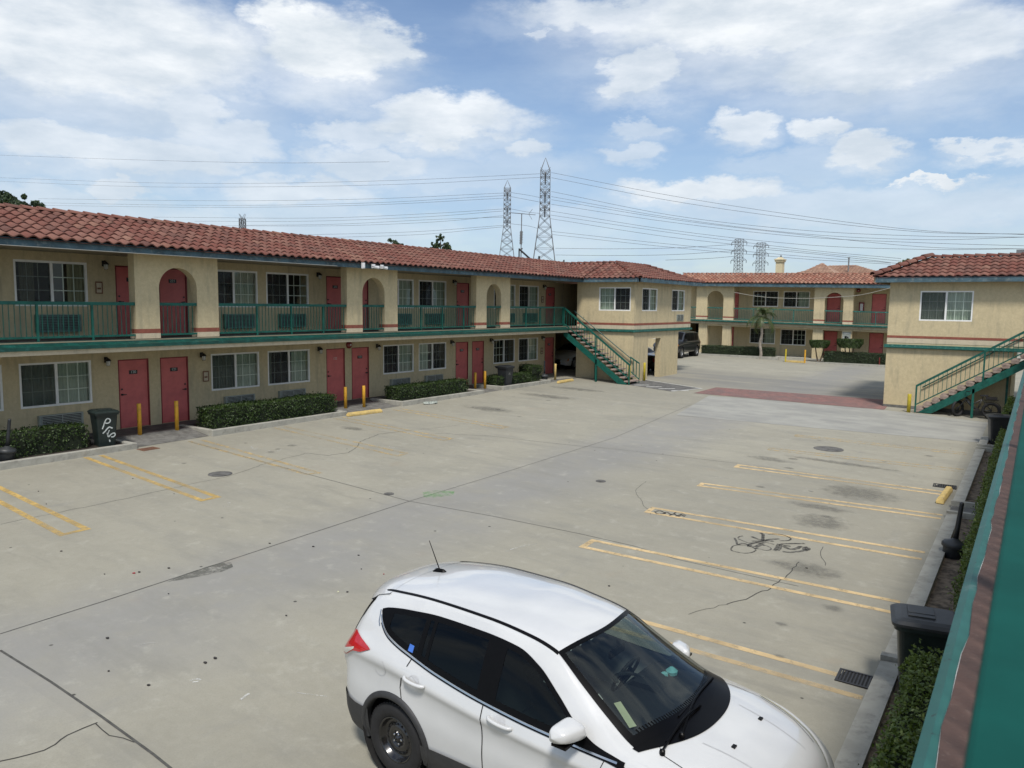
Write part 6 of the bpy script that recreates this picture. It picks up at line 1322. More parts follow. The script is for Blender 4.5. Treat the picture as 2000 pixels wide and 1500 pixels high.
# ================================================================= BICYCLE
def bicycle(loc, rz):
    b = root('electric_bicycle', loc, 'black fat tyred electric bicycle leaning under the right staircase', 'bicycle', rz=rz)
    def whl(x, steer):
        T = Matrix.Translation((x, 0, .33)) @ Matrix.Rotation(steer, 4, 'Z') @ Matrix.Rotation(pi/2, 4, 'X')
        t = MB(); P = [(.275*cos(a), .275*sin(a), 0) for a in lerp_list(0, 2*pi, 32)]; t.tube(P, .052, 10, False, T=T); o = t.build('wheel', 'rubber', b, smooth=True)
        r = MB(); r.tube([(.222*cos(a), .222*sin(a), 0) for a in lerp_list(0, 2*pi, 28)], .018, 6, False, T=T); r.tube([(0, 0, -.06), (0, 0, .06)], .04, 10, T=T)
        for k in range(14): a = 2*pi*k/14; r.tube([(.03*cos(a), .03*sin(a), .03*(-1)**k), (.215*cos(a+.2), .215*sin(a+.2), 0)], .0022, 4, T=T)
        r.build('spokes', 'dark_metal', o)
    whl(0, 1.0); whl(1.12, 0)
    f = MB()
    H1, H2, BB, ST, RA = (.26, 0, .80), (.30, 0, .66), (.66, 0, .33), (.80, 0, .74), (1.12, 0, .33)
    f.tube([H2, (.48, 0, .44), BB], .042, 8); f.tube([H1, (.55, 0, .56), ST], .025, 8); f.tube([BB, ST], .022, 8)
    for s in (-1, 1): f.tube([BB, (1.12, s*.08, .33)], .014, 6); f.tube([ST, (1.12, s*.08, .33)], .012, 6)
    f.tube([H1, H2], .034, 8); f.build('frame', 'black_plastic', b, smooth=True)
    k = MB()
    for s in (-1, 1): k.tube([(.28, s*.075, .70), (.0+.0, s*.09, .33)], .020, 8)
    k.box(.24, .32, -.09, .09, .68, .72); k.build('fork', 'black_plastic', b)
    h = MB(); h.tube([(.25, 0, .80), (.23, 0, .98)], .018, 8); h.tube([(.34, -.34, 1.04), (.26, -.14, 1.02), (.23, 0, .99), (.26, .14, 1.02), (.34, .34, 1.04)], .014, 8); ho = h.build('handlebar', 'dark_metal', b)
    g_ = MB()
    for s in (-1, 1): g_.tube([(.36, s*.24, 1.035), (.40, s*.36, 1.045)], .02, 8)
    g_.build('grips', 'rubber', ho)
    l = MB(); l.lathe([(.02, 0), (.065, .03), (.07, .06), (.06, .07)], 14, Matrix.Translation((.20, 0, .84)) @ Matrix.Rotation(R(-100), 4, 'Y')); l.build('headlamp', 'chrome', b, smooth=True)
    s_ = MB(); s_.tube([ST, (.84, 0, .86)], .016, 8); s_.add([(.72, -.03, .86), (.72, .03, .86), (.98, .10, .87), (1.0, 0, .88), (.98, -.10, .87), (.72, -.025, .91), (.72, .025, .91), (.97, .08, .93), (.99, 0, .94), (.97, -.08, .93)], [(0, 4, 3, 2, 1), (5, 6, 7, 8, 9), (0, 1, 6, 5), (1, 2, 7, 6), (2, 3, 8, 7), (3, 4, 9, 8), (4, 0, 5, 9)]); s_.build('saddle', 'rubber', b)
    rk = MB()
    for y in (-.09, 0, .09): rk.tube([(.86, y, .72), (1.34, y, .74)], .008, 5)
    rk.tube([(1.34, -.09, .74), (1.34, .09, .74)], .008, 5)
    for s in (-1, 1): rk.tube([(1.12, s*.09, .33), (1.2, s*.09, .73)], .008, 5)
    rk.box(.92, 1.30, -.12, .12, .76, .86); rk.build('rear_rack', 'dark_metal', b)
    m_ = MB(); m_.tube([(1.12+.34*cos(t), 0, .33+.36*sin(t)) for t in lerp_list(.3, 2.4, 12)], .012, 6); m_.tube([(.0+.36*cos(t), 0, .33+.36*sin(t)) for t in lerp_list(.6, 2.2, 10)], .012, 6); m_.build('mudguards', 'grey_plastic', b)
    c_ = MB(); c_.tube([(.66, -.06, .33), (.66, .06, .33)], .075, 12); c_.bar((.66, -.09, .33), (.58, -.09, .19), .02, .02); c_.bar((.66, .09, .33), (.74, .09, .47), .02, .02); c_.box(.52, .62, -.15, -.06, .17, .19); c_.box(.70, .80, .06, .15, .46, .48); c_.build('crank', 'dark_metal', b)
    bt = MB(); bt.bar((.36, 0, .62), (.58, 0, .41), .07, .09, (0, 1, 0)); bt.build('battery', 'grey_plastic', b)
bicycle((-2.42, 34.55, gz(-2, 34.6)), 0)

# ================================================================= STREET FURNITURE
def bollard(x, y, h, label, mat='yellow', r=.057, z=None, grp='yellow bollards'):
    z = gz(x, y) if z is None else z
    b = MB(); b.lathe([(r, 0), (r, h-.01), (r*.9, h), (.001, h+.003)], 16); o = b.build('bollard', mat, loc=(x, y, z), smooth=False)
    for p in o.data.polygons: p.use_smooth = abs(p.normal.z) < .5
    tag(o, label, 'bollard', grp)
    return o
zs = .01
bollard(-20.72, 11.76, .95, 'nearest left yellow bollard, just right of the graffitied bin', z=-.06); bollard(-20.68, 12.87, .92, 'second left yellow bollard, in front of the nearest pair of red doors on its right', z=-.06)
bollard(-20.49, 19.35, .82, 'yellow bollard at the right end of the second left hedge', z=-.06); bollard(-20.30, 20.08, .82, 'yellow bollard before the right-hand door of the middle pair', z=-.06)
bollard(-20.75, 27.45, .74, 'pale yellow bollard at the right end of the third left hedge', z=0); bollard(-20.48, 27.82, .80, 'yellow bollard just left of the fourth left hedge', z=0)
bollard(-20.15, 33.40, .85, 'pale yellow bollard between the last left door and the stairs', 'stop_yellow', z=-.02); bollard(-20.97, 28.55, .30, 'short stub post beside the planter with the black bin', 'stop_yellow', .04, z=0)
bollard(-16.61, 34.62, .92, 'lemon yellow bollard at the foot of the left staircase', 'lemon', .06); bollard(-16.63, 36.45, .95, 'lemon yellow bollard beside the doorway in the middle block', 'lemon', .06)
bollard(-4.10, 34.32, .74, 'lemon yellow bollard at the foot of the right staircase', 'lemon', .07)
bollard(.25, 44.0, .9, 'far yellow bollard glimpsed past the right staircase', 'yellow', .07)
p = MB(); p.lathe([(.03, 0), (.03, .62), (.001, .63)], 8); tag(p.build('marker_post', 'red_plastic', loc=(-8.75, 56.9, gz(-8.7, 57))), 'small red marker post before the far right hedge', 'post')
def hoop(x0, x1, y):
    z = gz(x0, y); o = root('barrier_hoop', (x0, y, z), 'pair of yellow posts joined by a low yellow bar in front of the far wing', 'barrier')
    for x, mt in ((0, 'lemon'), (x1-x0, 'yellow')): b = MB(); b.lathe([(.055, 0), (.055, .90), (.001, .91)], 12, Matrix.Translation((x, 0, 0))); b.build('post', mt, o)
    b = MB(); b.box(.05, x1-x0-.05, -.08, .08, .0, .13); b.build('wheel_stop_bar', 'stop_yellow', o)
hoop(-14.5, -13.2, 55.2)
def stop(x, y, L, rz, label):
    z = gz(x, y); b = MB(); P = [(-L/2, -.08, 0), (-L/2, .08, 0), (-L/2, .08, .06), (-L/2, .05, .13), (-L/2, -.05, .13), (-L/2, -.08, .06)]
    n = len(P); Q = [(-p[0], p[1], p[2]) for p in P]; P2 = [(p[0]+(.05 if p[2] > .1 else 0), p[1], p[2]) for p in P]; Q2 = [(p[0]-(.05 if p[2] > .1 else 0), p[1], p[2]) for p in Q]
    b.add(P2+Q2, [tuple(range(n))[::-1], tuple(range(n, 2*n))]+[(i, (i+1) % n, n+(i+1) % n, n+i) for i in range(n)])
    o = b.build('wheel_stop', 'stop_yellow', loc=(x, y, z), smooth=False); o.rotation_euler = (0, 0, rz); o.modifiers.new('b', 'BEVEL').width = .012
    tag(o, label, 'wheel stop', 'concrete wheel stops'); return o
stop(-19.32, 19.15, 1.5, R(84), 'worn yellow wheel stop at the kerb before the middle pair of doors')
stop(-19.25, 32.9, 1.5, R(92), 'pale yellow wheel stop near the foot of the last left door and passage')
stop(-1.52, 19.8, 1.5, R(88), 'chipped yellow wheel stop by the right kerb')
stop(.2, 43.0, 1.5, R(0), 'yellow wheel stop beyond the right block underpass')
def bin_(loc, rz, label, mat='black_plastic', w=.60, d=.66, h=1.02, graff=None, lidmat=None):
    o = root('wheeled_bin', loc, label, 'bin', 'wheeled rubbish bins', rz)
    b = MB(); wb, db = w*.36, d*.36; vs = []
    lv = [(0, .74, -.02), (.10, .76, 0), (.55, .88, 0), (.86, .97, 0), (.90, 1.0, 0)]
    n = 28
    def ring_(sx, sy, z, e=.22):
        out = []
        for k in range(n):
            a = 2*pi*(k+.5)/n; c_, s_ = cos(a), sin(a); out.append((sx*math.copysign(abs(c_)**e, c_), sy*math.copysign(abs(s_)**e, s_), z))
        return out
    for z, k, _ in lv: vs += ring_(w/2*k*.93, d/2*k*.93, z*h/1.0)
    fs = [(i*n+k, i*n+(k+1) % n, (i+1)*n+(k+1) % n, (i+1)*n+k) for i in range(len(lv)-1) for k in range(n)]+[tuple(range(n))[::-1]]
    b.add(vs, fs); b.build('body', mat, o, smooth=False)
    r = MB(); rr = []
    for z, k in ((.86, .99), (.86, 1.06), (.905, 1.06), (.905, .97)): rr += ring_(w/2*k*.96, d/2*k*.96, z*h)
    r.add(rr, [(i*n+k, i*n+(k+1) % n, (i+1)*n+(k+1) % n, (i+1)*n+k) for i in range(3) for k in range(n)]); r.build('rim', mat, o)
    l = MB(); rr = []
    for z, k, e in ((.905, 1.09, .22), (.935, 1.10, .22), (.965, .98, .25), (.985, .80, .25), (.988, .2, .4)): rr += ring_(w/2*k*.97, d/2*k*1.0-.0, z*h, e)
    l.add(rr, [(i*n+k, i*n+(k+1) % n, (i+1)*n+(k+1) % n, (i+1)*n+k) for i in range(4) for k in range(n)]+[tuple(range(4*n, 5*n))])
    lo = l.build('lid', lidmat or mat, o, smooth=False)
    e = MB(); e.box(-w*.27, w*.27, -d*.30, d*.10, .984*h, 1.002*h); e.box(-w*.13, w*.13, -d*.30, d*.10, 1.002*h, 1.008*h); eo = e.build('lid_panel', lidmat or mat, lo); eo.modifiers.new('b', 'BEVEL').width = .008
    hd = MB(); hd.tube([(-w*.40, d/2, .86*h), (-w*.40, d/2+.09, .93*h), (w*.40, d/2+.09, .93*h), (w*.40, d/2, .86*h)], .017, 8); hd.build('handle', mat, o)
    wh = MB()
    for s in (-1, 1): wh.tube([(s*(w/2-.09), d/2-.06, .10), (s*(w/2-.02), d/2-.06, .10)], .10, 16)
    wh.tube([(-w/2+.08, d/2-.06, .10), (w/2-.08, d/2-.06, .10)], .012, 6); wh.build('wheels', 'rubber', o)
    if graff:
        for fc, strokes, mt in graff:
            g_ = MB()
            for pts, wd_ in strokes:
                P = catmull([(a, 0, b_) for a, b_ in pts], 5); vs = []
                for i, p in enumerate(P):
                    t = (P[min(i+1, len(P)-1)]-P[max(i-1, 0)]).normalized(); nx, nz = -t.z*wd_/2, t.x*wd_/2
                    for k in (-1, 1):
                        a, z = p.x+nx*k, p.z+nz*k; kk = .93*interp([(q[0], q[1]) for q in lv], z/h)
                        vs.append((a, -(d/2*kk)-.004, z) if fc == 'front' else ((w/2*kk)*fc+.004*fc, a, z))
                g_.add(vs, [(2*i, 2*i+1, 2*i+3, 2*i+2) for i in range(len(P)-1)])
            g_.build('graffiti', mt, o)
    return o
GP = [([(-.12, .52), (-.09, .60), (-.065, .68), (-.03, .76), (.01, .79), (.06, .77), (.075, .72), (.04, .675), (-.01, .665), (-.055, .685)], .03),
      ([(-.11, .40), (-.05, .46), (0, .52), (.05, .56), (.09, .54), (.13, .52)], .032), ([(0, .41), (.01, .35), (.03, .30), (.10, .37), (.17, .385), (.19, .34), (.15, .29), (.09, .29)], .030), ([(.05, .48), (.02, .40), (.0, .33)], .022), ([(.04, .22), (.06, .19), (.05, .16)], .03)]
# the bin faces +X: its local front (-y) is turned towards the court
bin_((-20.25, 10.52, gz(-19.6, 10)+.06), R(78), 'dark green wheeled bin with white spray lettering beside the nearest left hedge', 'green_black_plastic', graff=[('front', GP, 'spray_white')])
bin_((-20.15, 28.95, .0), R(88), 'black wheeled bin with faint white marks standing before the fourth left hedge', graff=[('front', [([(-.12, .60), (-.06, .68), (0, .60), (.05, .70)], .02)], 'chalk')])
bin_((-.82, 28.45, gz(-.8, 28.4)-.04), R(-78), 'black wheeled bin near the foot of the right staircase by the bike')
bin_((-.80, 9.35, gz(-.8, 9.35)-.02), R(-80), 'near black wheeled bin with a pale scuff, beside the right kerb and drain', 'green_black_plastic', lidmat='grey_plastic', graff=[(-1, [([(-.16, .74), (-.08, .72), (0, .64), (.07, .52)], .035)], 'chalk')], h=1.04)
def ashcan(loc, tiltx, tilty, label, mat='black_plastic'):
    o = root('cigarette_receptacle', loc, label, 'ash can', 'tall necked cigarette receptacles'); o.rotation_euler = (tiltx, tilty, 0)
    b = MB(); b.lathe([(.13, 0), (.15, .02), (.17, .22), (.175, .24)], 24); b.build('base', mat, o, smooth=True)
    b = MB(); b.lathe([(.185, .235), (.20, .25), (.20, .30), (.17, .335), (.07, .37), (.045, .40)], 24); b.build('dome', 'grey_plastic', o, smooth=True)
    b = MB(); b.lathe([(.045, .39), (.040, .60), (.036, 1.0), (.036, 1.02), (.02, 1.04)], 14); b.build('neck', mat, o, smooth=True)
    b = MB(); b.lathe([(.012, -.002), (.012, .004)], 8, Matrix.Translation((-.037, 0, .97)) @ Matrix.Rotation(pi/2, 4, 'Y')); b.build('opening', 'chrome', o)
ashcan((-.98, 15.05, gz(-1, 15)-.03), R(-4), R(5), 'black long necked ash can leaning in the right planting strip')
ashcan((-19.95, 8.02, gz(-19.6, 8)+.10), R(-6), R(3), 'black long necked ash can at the left edge in front of the nearest hedge')
ashcan((-20.05, 32.2, .02), 0, 0, 'small dark ash can with pale neck beside the last left door')
def cctv(y, rz, label):
    o = root('security_camera', (-19.44, y, 5.07), label, 'security camera', 'white security cameras under the eave', rz)
    b = MB(); b.box(-.03, .02, -.07, .07, -.07, .07); b.tube([(0, 0, 0), (.06, 0, -.01), (.10, 0, -.03)], .02, 8); b.build('bracket', 'camera_white', o)
    b = MB(); b.tube([(.06, -.10, -.02), (.10, .16, -.05)], .05, 12); b.box(.02, .12, -.12, .18, .0, .02); b.build('housing', 'camera_white', o)
    b = MB(); b.tube([(.10, .155, -.05), (.103, .175, -.052)], .038, 12); b.build('lens', 'frit', o)
cctv(19.75, 0, 'left one of the two white security cameras over the second arch'); cctv(20.18, R(12), 'right one of the two white security cameras over the second arch')
b = MB(); b.box(-19.5, -19.42, 19.22, 19.32, 4.97, 5.17); b.box(-19.42, -19.40, 19.24, 19.30, 5.0, 5.14); tag(b.build('junction_box', 'camera_white'), 'small upright white box on the fascia left of the security cameras', 'junction box')
# ================================================================= PLANTS
def hedge(x0, x1, y0, y1, z0, z1, label, n, size, mat='leaf_hedge', wob=.05, name='hedge', bumps=1.0, grp='clipped box hedges'):
    L = (x1-x0, y1-y0, z1-z0); core = MB(); c = .05; core.box(x0+c, x1-c, y0+c, y1-c, z0, z1-c)
    areas = [L[1]*L[2], L[1]*L[2], L[0]*L[2], L[0]*L[2], L[0]*L[1]*1.2]; tot = sum(areas); rv = []; nb = len(core.f)
    def wobf(a, b_): return wob*(sin(a*3.1+b_*2.3)+.6*sin(a*7.7-b_*5.1)+.5*sin(b_*11+a))*.6*bumps
    def fn():
        r = rnd.random()*tot; k = 0
        while r > areas[k]: r -= areas[k]; k += 1
        a, b_ = rnd.random(), rnd.random()**.9; dpt = abs(rnd.gauss(0, .03))-.012
        dpt -= (.09*rnd.random() if rnd.random() < .07 else 0); y = y0+L[1]*a; z = z0+L[2]*b_; x = x0+L[0]*a
        if k == 0: return (x0-wobf(y, z)+dpt, y, z), (-1, 0, .3)
        if k == 1: return (x1+wobf(y, z)-dpt, y, z), (1, 0, .3)
        if k == 2: return (x, y0-wobf(x, z)+dpt, z), (0, -1, .3)
        if k == 3: return (x, y1+wobf(x, z)-dpt, z), (0, 1, .3)
        x = x0+L[0]*rnd.random(); y = y0+L[1]*rnd.random(); return (x, y, z1+wobf(x, y)*.5-dpt), (0, 0, 1)
    core.cur = 0; lm = core; lm.mi = [1]*nb; leaves(lm, rv, n, fn, size)
    o = lm.build(name, [mat, 'hedge_core']); leaf_attr(o, rv, nb); tag(o, label, 'hedge', grp); return o
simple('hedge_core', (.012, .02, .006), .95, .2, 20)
hedge(-20.85, -20.15, -6, 10.05, -.05, .56, 'nearest left clipped hedge, left of the graffitied bin', 15000, .06)
hedge(-20.8, -20.0, 13.6, 18.45, -.05, .60, 'second left clipped hedge between the two pairs of bollards', 11000, .055)
hedge(-20.8, -20.0, 21.7, 25.95, -.05, .58, 'third left clipped hedge, behind the middle planter kerb', 8000, .055)
h4 = hedge(-20.8, -20.1, 28.3, 31.95, -.05, .52, 'fourth left hedge with a taller bushy right end, behind the black bin', 7000, .055, bumps=1.6)
hedge(-20.9, -20.05, 31.1, 32.0, .45, .85, 'small raised clump on the right end of the fourth left hedge', 1800, .055, bumps=2, name='shrub', grp='clipped box hedges')
hedge(-21.2, -15.8, 56.6, 57.5, .1, .90, 'long low far hedge behind the thin palm', 5000, .07, 'leaf_dark')
hedge(-12.4, -7.5, 57.0, 58.0, 0, .78, 'far right hedge beneath the topiary bushes', 4500, .07, 'leaf_dark')
def row(x0, x1, y0, y1, h, label, n, size):
    """hedge that follows the sloping planting strip"""
    k = max(1, int((y1-y0)/1.5)); 
    lm = MB(); cores = []
    for i in range(k):
        a, b_ = y0+(y1-y0)*i/k, y0+(y1-y0)*(i+1)/k; z = gz(-.7, (a+b_)/2)
        lm.box(x0+.07, x1-.05, a+(.05 if i == 0 else 0), b_-(.05 if i == k-1 else 0), z+.05, z+h-.08)
    nb = len(lm.f); lm.mi = [1]*nb; rv = []; L1, L2 = y1-y0, h; W_ = x1-x0; ar = [L1*L2, L1*L2*.3, W_*L2, W_*L2, L1*W_*1.5]; tot = sum(ar)
    def fn():
        r = rnd.random()*tot; q = 0
        while r > ar[q]: r -= ar[q]; q += 1
        a, b_ = rnd.random(), rnd.random(); y = y0+L1*a; zb = gz(-.7, y); z = zb+.03+(h-.05)*b_; d = abs(rnd.gauss(0, .035))-.015-(.10*rnd.random() if rnd.random() < .07 else 0)
        w = .05*(sin(y*2.3)+.7*sin(y*5.9+z*4)+.5*sin(z*9+y*11)); bev = .10*max(0, (b_-.75)/.25)
        if q == 0: return (x0-w+d+bev, y, z), (-1, 0, .35)
        if q == 1: return (x1+w-d, y, z), (1, 0, .3)
        x = x0+W_*rnd.random()
        if q == 2: return (x, y0+d-w, z), (0, -1, .3)
        if q == 3: return (x, y1-d+w, z), (0, 1, .3)
        return (x, y, zb+h+w*.8-d), (0, 0, 1)
    leaves(lm, rv, n, fn, size); o = lm.build('hedge', ['leaf_bright', 'hedge_core']); leaf_attr(o, rv, nb); tag(o, label, 'hedge', 'hedges along the right kerb'); return o
row(-.86, .0, 3.0, 8.72, .82, 'nearest right hedge at the bottom edge, in front of the near black bin', 26000, .045)
row(-.68, .0, 12.1, 17.7, .80, 'right hedge behind the leaning ash can', 17000, .045)
row(-.70, .0, 17.9, 19.6, .85, 'short right hedge beside the small dark path', 5000, .045)
row(-.72, .0, 19.7, 26.4, .80, 'farther right hedge between the path and the far bin', 10000, .055)
row(-.75, .3, 29.6, 33.4, 1.0, 'bushy yellow-green shrub row beside the parked bike', 5000, .08)
def tree(x, y, z0, crown_z, blobs, label, n, size, mat, trunk_r=.12, group=None, name='tree', zup=.2, density_gap=.35):
    t = root(name, (x, y, z0), label, 'tree', group); LC = (x, y, z0)
    tm = MB(); tm.tube([(x, y, z0), (x+.1, y, (z0+crown_z)/2), (x, y, crown_z)], [trunk_r, trunk_r*.8, trunk_r*.5], 8)
    for bx, by, bz, r in blobs: tm.tube([(x, y, z0+(crown_z-z0)*.7), ((x+bx)/2, (y+by)/2, (crown_z+bz)/2), (bx, by, bz)], [trunk_r*.5, trunk_r*.3, trunk_r*.1], 5)
    tm.build('trunk', 'bark', t, local=LC); cm = MB(); rv = []
    cl = []
    for bx, by, bz, r in blobs:
        for _ in range(int(14)):
            d = Vector((rnd.gauss(0, 1), rnd.gauss(0, 1), rnd.gauss(0, .8))).normalized()*r*rnd.uniform(.45, 1.0); cl.append((Vector((bx, by, bz))+d, r*rnd.uniform(.16, .34), d.normalized()))
    def fn():
        c_, r, d = rnd.choice(cl); v = Vector((rnd.gauss(0, 1), rnd.gauss(0, 1), rnd.gauss(0, 1))).normalized()*r*rnd.uniform(.4, 1.15); return c_+v, (v.normalized()+d*.5)
    leaves(cm, rv, n, fn, size, zup); o = cm.build('crown', mat, t, local=LC); leaf_attr(o, rv); return t
def pxr(*a): return a
tree(-142, 60, 0, 19, [(-147, 60, 20.3, 2.5), (-142.6, 61, 19.5, 2.1), (-138.6, 60, 18.9, 1.8), (-135.2, 61, 18.3, 1.4), (-152, 60, 20.5, 3.5), (-145, 62, 17.5, 3), (-140, 60, 17.0, 2.6)], 'dark dense tree rising over the roof at the far left', 16000, .5, 'leaf_dark', .5, 'trees behind the motel')
tree(-56.0, 60, 0, 9.6, [(-56.1, 60, 9.7, .9), (-55.2, 60, 9.5, .7), (-57.1, 60, 9.4, .6)], 'small round green tree top peeking over the roof ridge', 1800, .26, 'leaf_dark', .15, 'trees behind the motel')
tree(-49.8, 60, 0, 10.0, [(-49.85, 60, 10.35, .42), (-50.5, 60, 9.7, .40), (-49.1, 60, 9.6, .42), (-49.8, 60, 9.5, .5), (-50.9, 60, 9.3, .3), (-48.7, 60, 9.3, .3)], 'loose airy green tree top left of the two large pylons', 1100, .26, 'leaf_dark', .10, 'trees behind the motel')
tree(-8.35, 62, 0, 7.0, [(-8.4, 62, 7.0, .40), (-8.0, 62, 7.1, .40), (-8.7, 62, 6.8, .35)], 'tiny green treetop showing behind the right block roof hip', 500, .16, 'leaf_bright', .08, 'trees behind the motel')
def palm(x, y, z0, h, label, nf, L, trunk_r=.16, droop=1.0, name='palm_tree', tuft=False):
    t = root(name, (x, y, z0), label, 'palm tree', 'palm trees'); tm = MB(); pts = [(0.06*sin(i*1.3), 0, h*i/10) for i in range(11)]
    tm.tube(pts, [trunk_r*(1.25-.35*i/10)*(1+.06*(i % 2)) for i in range(11)], 10); tm.build('trunk', 'palm_bark', t)
    var = []
    for v in range(5):
        fm = MB(); rv = []; a_el = R((70, 45, 20, 0, -20)[v]); P = []; p = Vector((0, 0, 0)); ang = a_el
        for i in range(13): P.append(p.copy()); p = p+Vector((cos(ang), 0, sin(ang)))*L/12; ang -= R(10.5)*droop
        fm.tube([tuple(q) for q in P], [.022*(1-i/14) for i in range(13)], 4); nb = len(fm.f)
        for i in range(2, 13):
            for s in (-1, 1):
                for k in range(3):
                    q = P[i-1].lerp(P[i], k/3); d = (P[i]-P[i-1]).normalized(); ll = L*.30*sin(pi*min(.95, (i+k/3)/13)+.1)*rnd.uniform(.85, 1.1)
                    dirv = (Vector((0, s, 0))*.8+d*.55+Vector((0, 0, -.35+rnd.uniform(-.2, .2)))).normalized(); e = q+dirv*ll; wv = d*.014*L
                    o_ = len(fm.v); fm.v += [tuple(q-wv), tuple(q+wv), tuple(e)]; fm.f.append((o_, o_+1, o_+2)); fm.mi.append(0); rv.append(rnd.random()*.8 if v < 4 else .6+.4*rnd.random())
        ob = fm.build('frond', 'leaf_palm', t); leaf_attr(ob, rv, nb); var.append(ob)
    for i in range(nf):
        src = var[i % 5]
        if i < 5: o = src
        else: o = src.copy(); C.objects.link(o); o.parent = t
        o.location = (pts[-1][0], 0, h-.05+(.12 if i % 5 < 2 else 0)); o.rotation_euler = (0, 0, i*2.399+rnd.uniform(-.2, .2)); s = rnd.uniform(.85, 1.1); o.scale = (s, s, s)
    return t
palm(-16.60, 56.3, gz(-16.6, 56.3), 3.1, 'slender young palm in front of the far balcony', 18, 1.7, .085, 1.0)
palm(-30.7, 60, 0, 7.3, 'tiny distant palm top above the middle block roof', 22, .75, .12, 1.4)
def topiary(x, y, w, zt, zb, label, tr):
    z0 = gz(x, y); t = root('topiary_bush', (x, y, z0), label, 'topiary', 'flat topped topiary bushes'); LC = (x, y, z0)
    m_ = MB()
    for dx in tr: m_.tube([(x+dx*.2, y, z0), (x+dx*.6, y, (z0+zb)/2), (x+dx, y, zb+.2)], [.06, .045, .03], 6)
    m_.build('trunk', 'bark', t, local=LC); cm = MB(); rv = []
    def fn():
        a = rnd.random()*6.283; rr = sqrt(rnd.random()); u = rnd.random(); wz = w*(.72+.28*min(1, u*1.8))
        if rnd.random() < .35: return (x+wz*rr*cos(a), y+.45*rr*sin(a), zt+rnd.uniform(-.05, .02)), (0, 0, 1)
        return (x+wz*cos(a), y+.5*sin(a), zb+(zt-zb)*u), (cos(a), sin(a), .1)
    core_ = [(w*.55*(1 if k else .8), zb+.05) if k == 0 else (w*.85, zt-.08) for k in (0, 1)]
    cm.lathe([(w*.5, zb+.06), (w*.78, (zb+zt)/2), (w*.88, zt-.07), (w*.6, zt-.05)], 14); cm.v = [(p[0]+x, y+p[1]*.45/w, p[2]) for p in cm.v]
    nb = len(cm.f); cm.mi = [1]*nb; leaves(cm, rv, 4200, fn, .075); o = cm.build('crown', ['leaf_hedge', 'hedge_core'], t, local=LC); leaf_attr(o, rv, nb)
topiary(-12.75, 57.3, .68, 1.55, 1.02, 'left flat topped topiary bush before the far wing', (.35, -.3)); topiary(-10.75, 57.3, .86, 1.70, 1.08, 'right flat topped topiary bush before the far wing', (.3, -.35, 0))
# planter kerb for the far beds
fk = MB()
for x0, x1 in ((-22.2, -15.3), (-12.7, -6.5)): fk.box(x0, x1, 56.2, 56.4, -.6, gz((x0+x1)/2, 56.3)+.15); 
fk.box(-24, -2, 58.7, 60.98, -.6, .14); struct(fk.build('far_planter_kerb', 'kerb'))
# ================================================================= BEHIND THE MOTEL
def house():
    h = root('house', (-18, 85, 0), 'tan hip roofed house with a cream chimney showing above the far wing', 'house'); L0 = (-18, 85, 0)
    m_ = MB(); m_.box(-23.5, -11.5, 82, 92, 0, 6.9); m_.build('wall', 'house_wall', h, local=L0)
    def hip(x0, x1, y0, y1, z0, z1, inset, ph, nm='roof'):
        rx0, rx1, ry = x0+inset, x1-inset, (y0+y1)/2; rr = (y1-y0)/2
        o = slope(nm, (x0, y0, z0), (x1, y0, z0), (0, 1), rr, z1-z0, [((x0, y0), (-rr, inset)), ((x1, y0), (rr, inset))], 'tile_house', h, tile=.32, expo=.36, amp=.03, phase=ph)
        o.location = (18, -85, 0)
        m2 = MB(); m2.add([(x0, y0, z0), (x0, y1, z0), (rx0, ry, z1), (x1, y0, z0), (x1, y1, z0), (rx1, ry, z1)], [(0, 2, 1), (3, 4, 5), (1, 2, 5, 4), (0, 1, 4, 3)]); m2.build('roof_side', 'tile_house', h, local=L0)
    hip(-24.0, -11.0, 81.5, 92.5, 6.7, 8.35, 5.2, 200); hip(-21.0, -16.0, 79.2, 86, 6.7, 8.38, 2.45, 220)
    c_ = MB(); c_.box(-22.38, -21.72, 79.8, 80.6, 4, 8.45); co = c_.build('chimney', 'chimney', h, local=L0)
    c_ = MB(); c_.box(-22.46, -21.64, 79.7, 80.7, 8.45, 8.62); c_.box(-22.52, -21.58, 79.63, 80.77, 8.62, 8.74); c_.add([(-22.42, 79.75, 8.74), (-21.68, 79.75, 8.74), (-21.68, 80.65, 8.74), (-22.42, 80.65, 8.74), (-22.2, 80.05, 8.92), (-21.9, 80.05, 8.92), (-21.9, 80.35, 8.92), (-22.2, 80.35, 8.92)], [(4, 5, 6, 7), (0, 1, 5, 4), (1, 2, 6, 5), (2, 3, 7, 6), (3, 0, 4, 7)]); c_.build('chimney_cap', 'chimney', co, local=L0)
    c_ = MB(); c_.tube([(-22.0, 80.2, 8.9), (-22.0, 80.2, 9.12)], .08, 8); c_.build('flue_pipe', 'steel', co, local=L0)
    c_ = MB(); c_.tube([(-16.3, 84, 7.6), (-16.3, 84, 8.9)], .07, 8); c_.tube([(-16.3, 84, 8.9), (-16.3, 84, 9.0)], .12, 8); c_.build('roof_pipe', 'steel', h, local=L0)
house()
b = MB()
h2 = root('house', (-40, 75, 0), 'grey shingled roof barely peeking above the ridge left of the middle block', 'house')
b.add([(-46, 70, 6.6), (-32, 70, 6.6), (-32, 80, 6.6), (-46, 80, 6.6), (-41.2, 75, 8.55), (-38.8, 75, 8.55)], [(0, 1, 5, 4), (1, 2, 5), (2, 3, 4, 5), (3, 0, 4)]); b.build('roof', 'asphalt', h2, local=(-40, 75, 0))
b = MB(); b.box(-45.5, -32.5, 70.5, 79.5, 0, 6.59); b.build('wall', 'house_wall', h2, local=(-40, 75, 0))
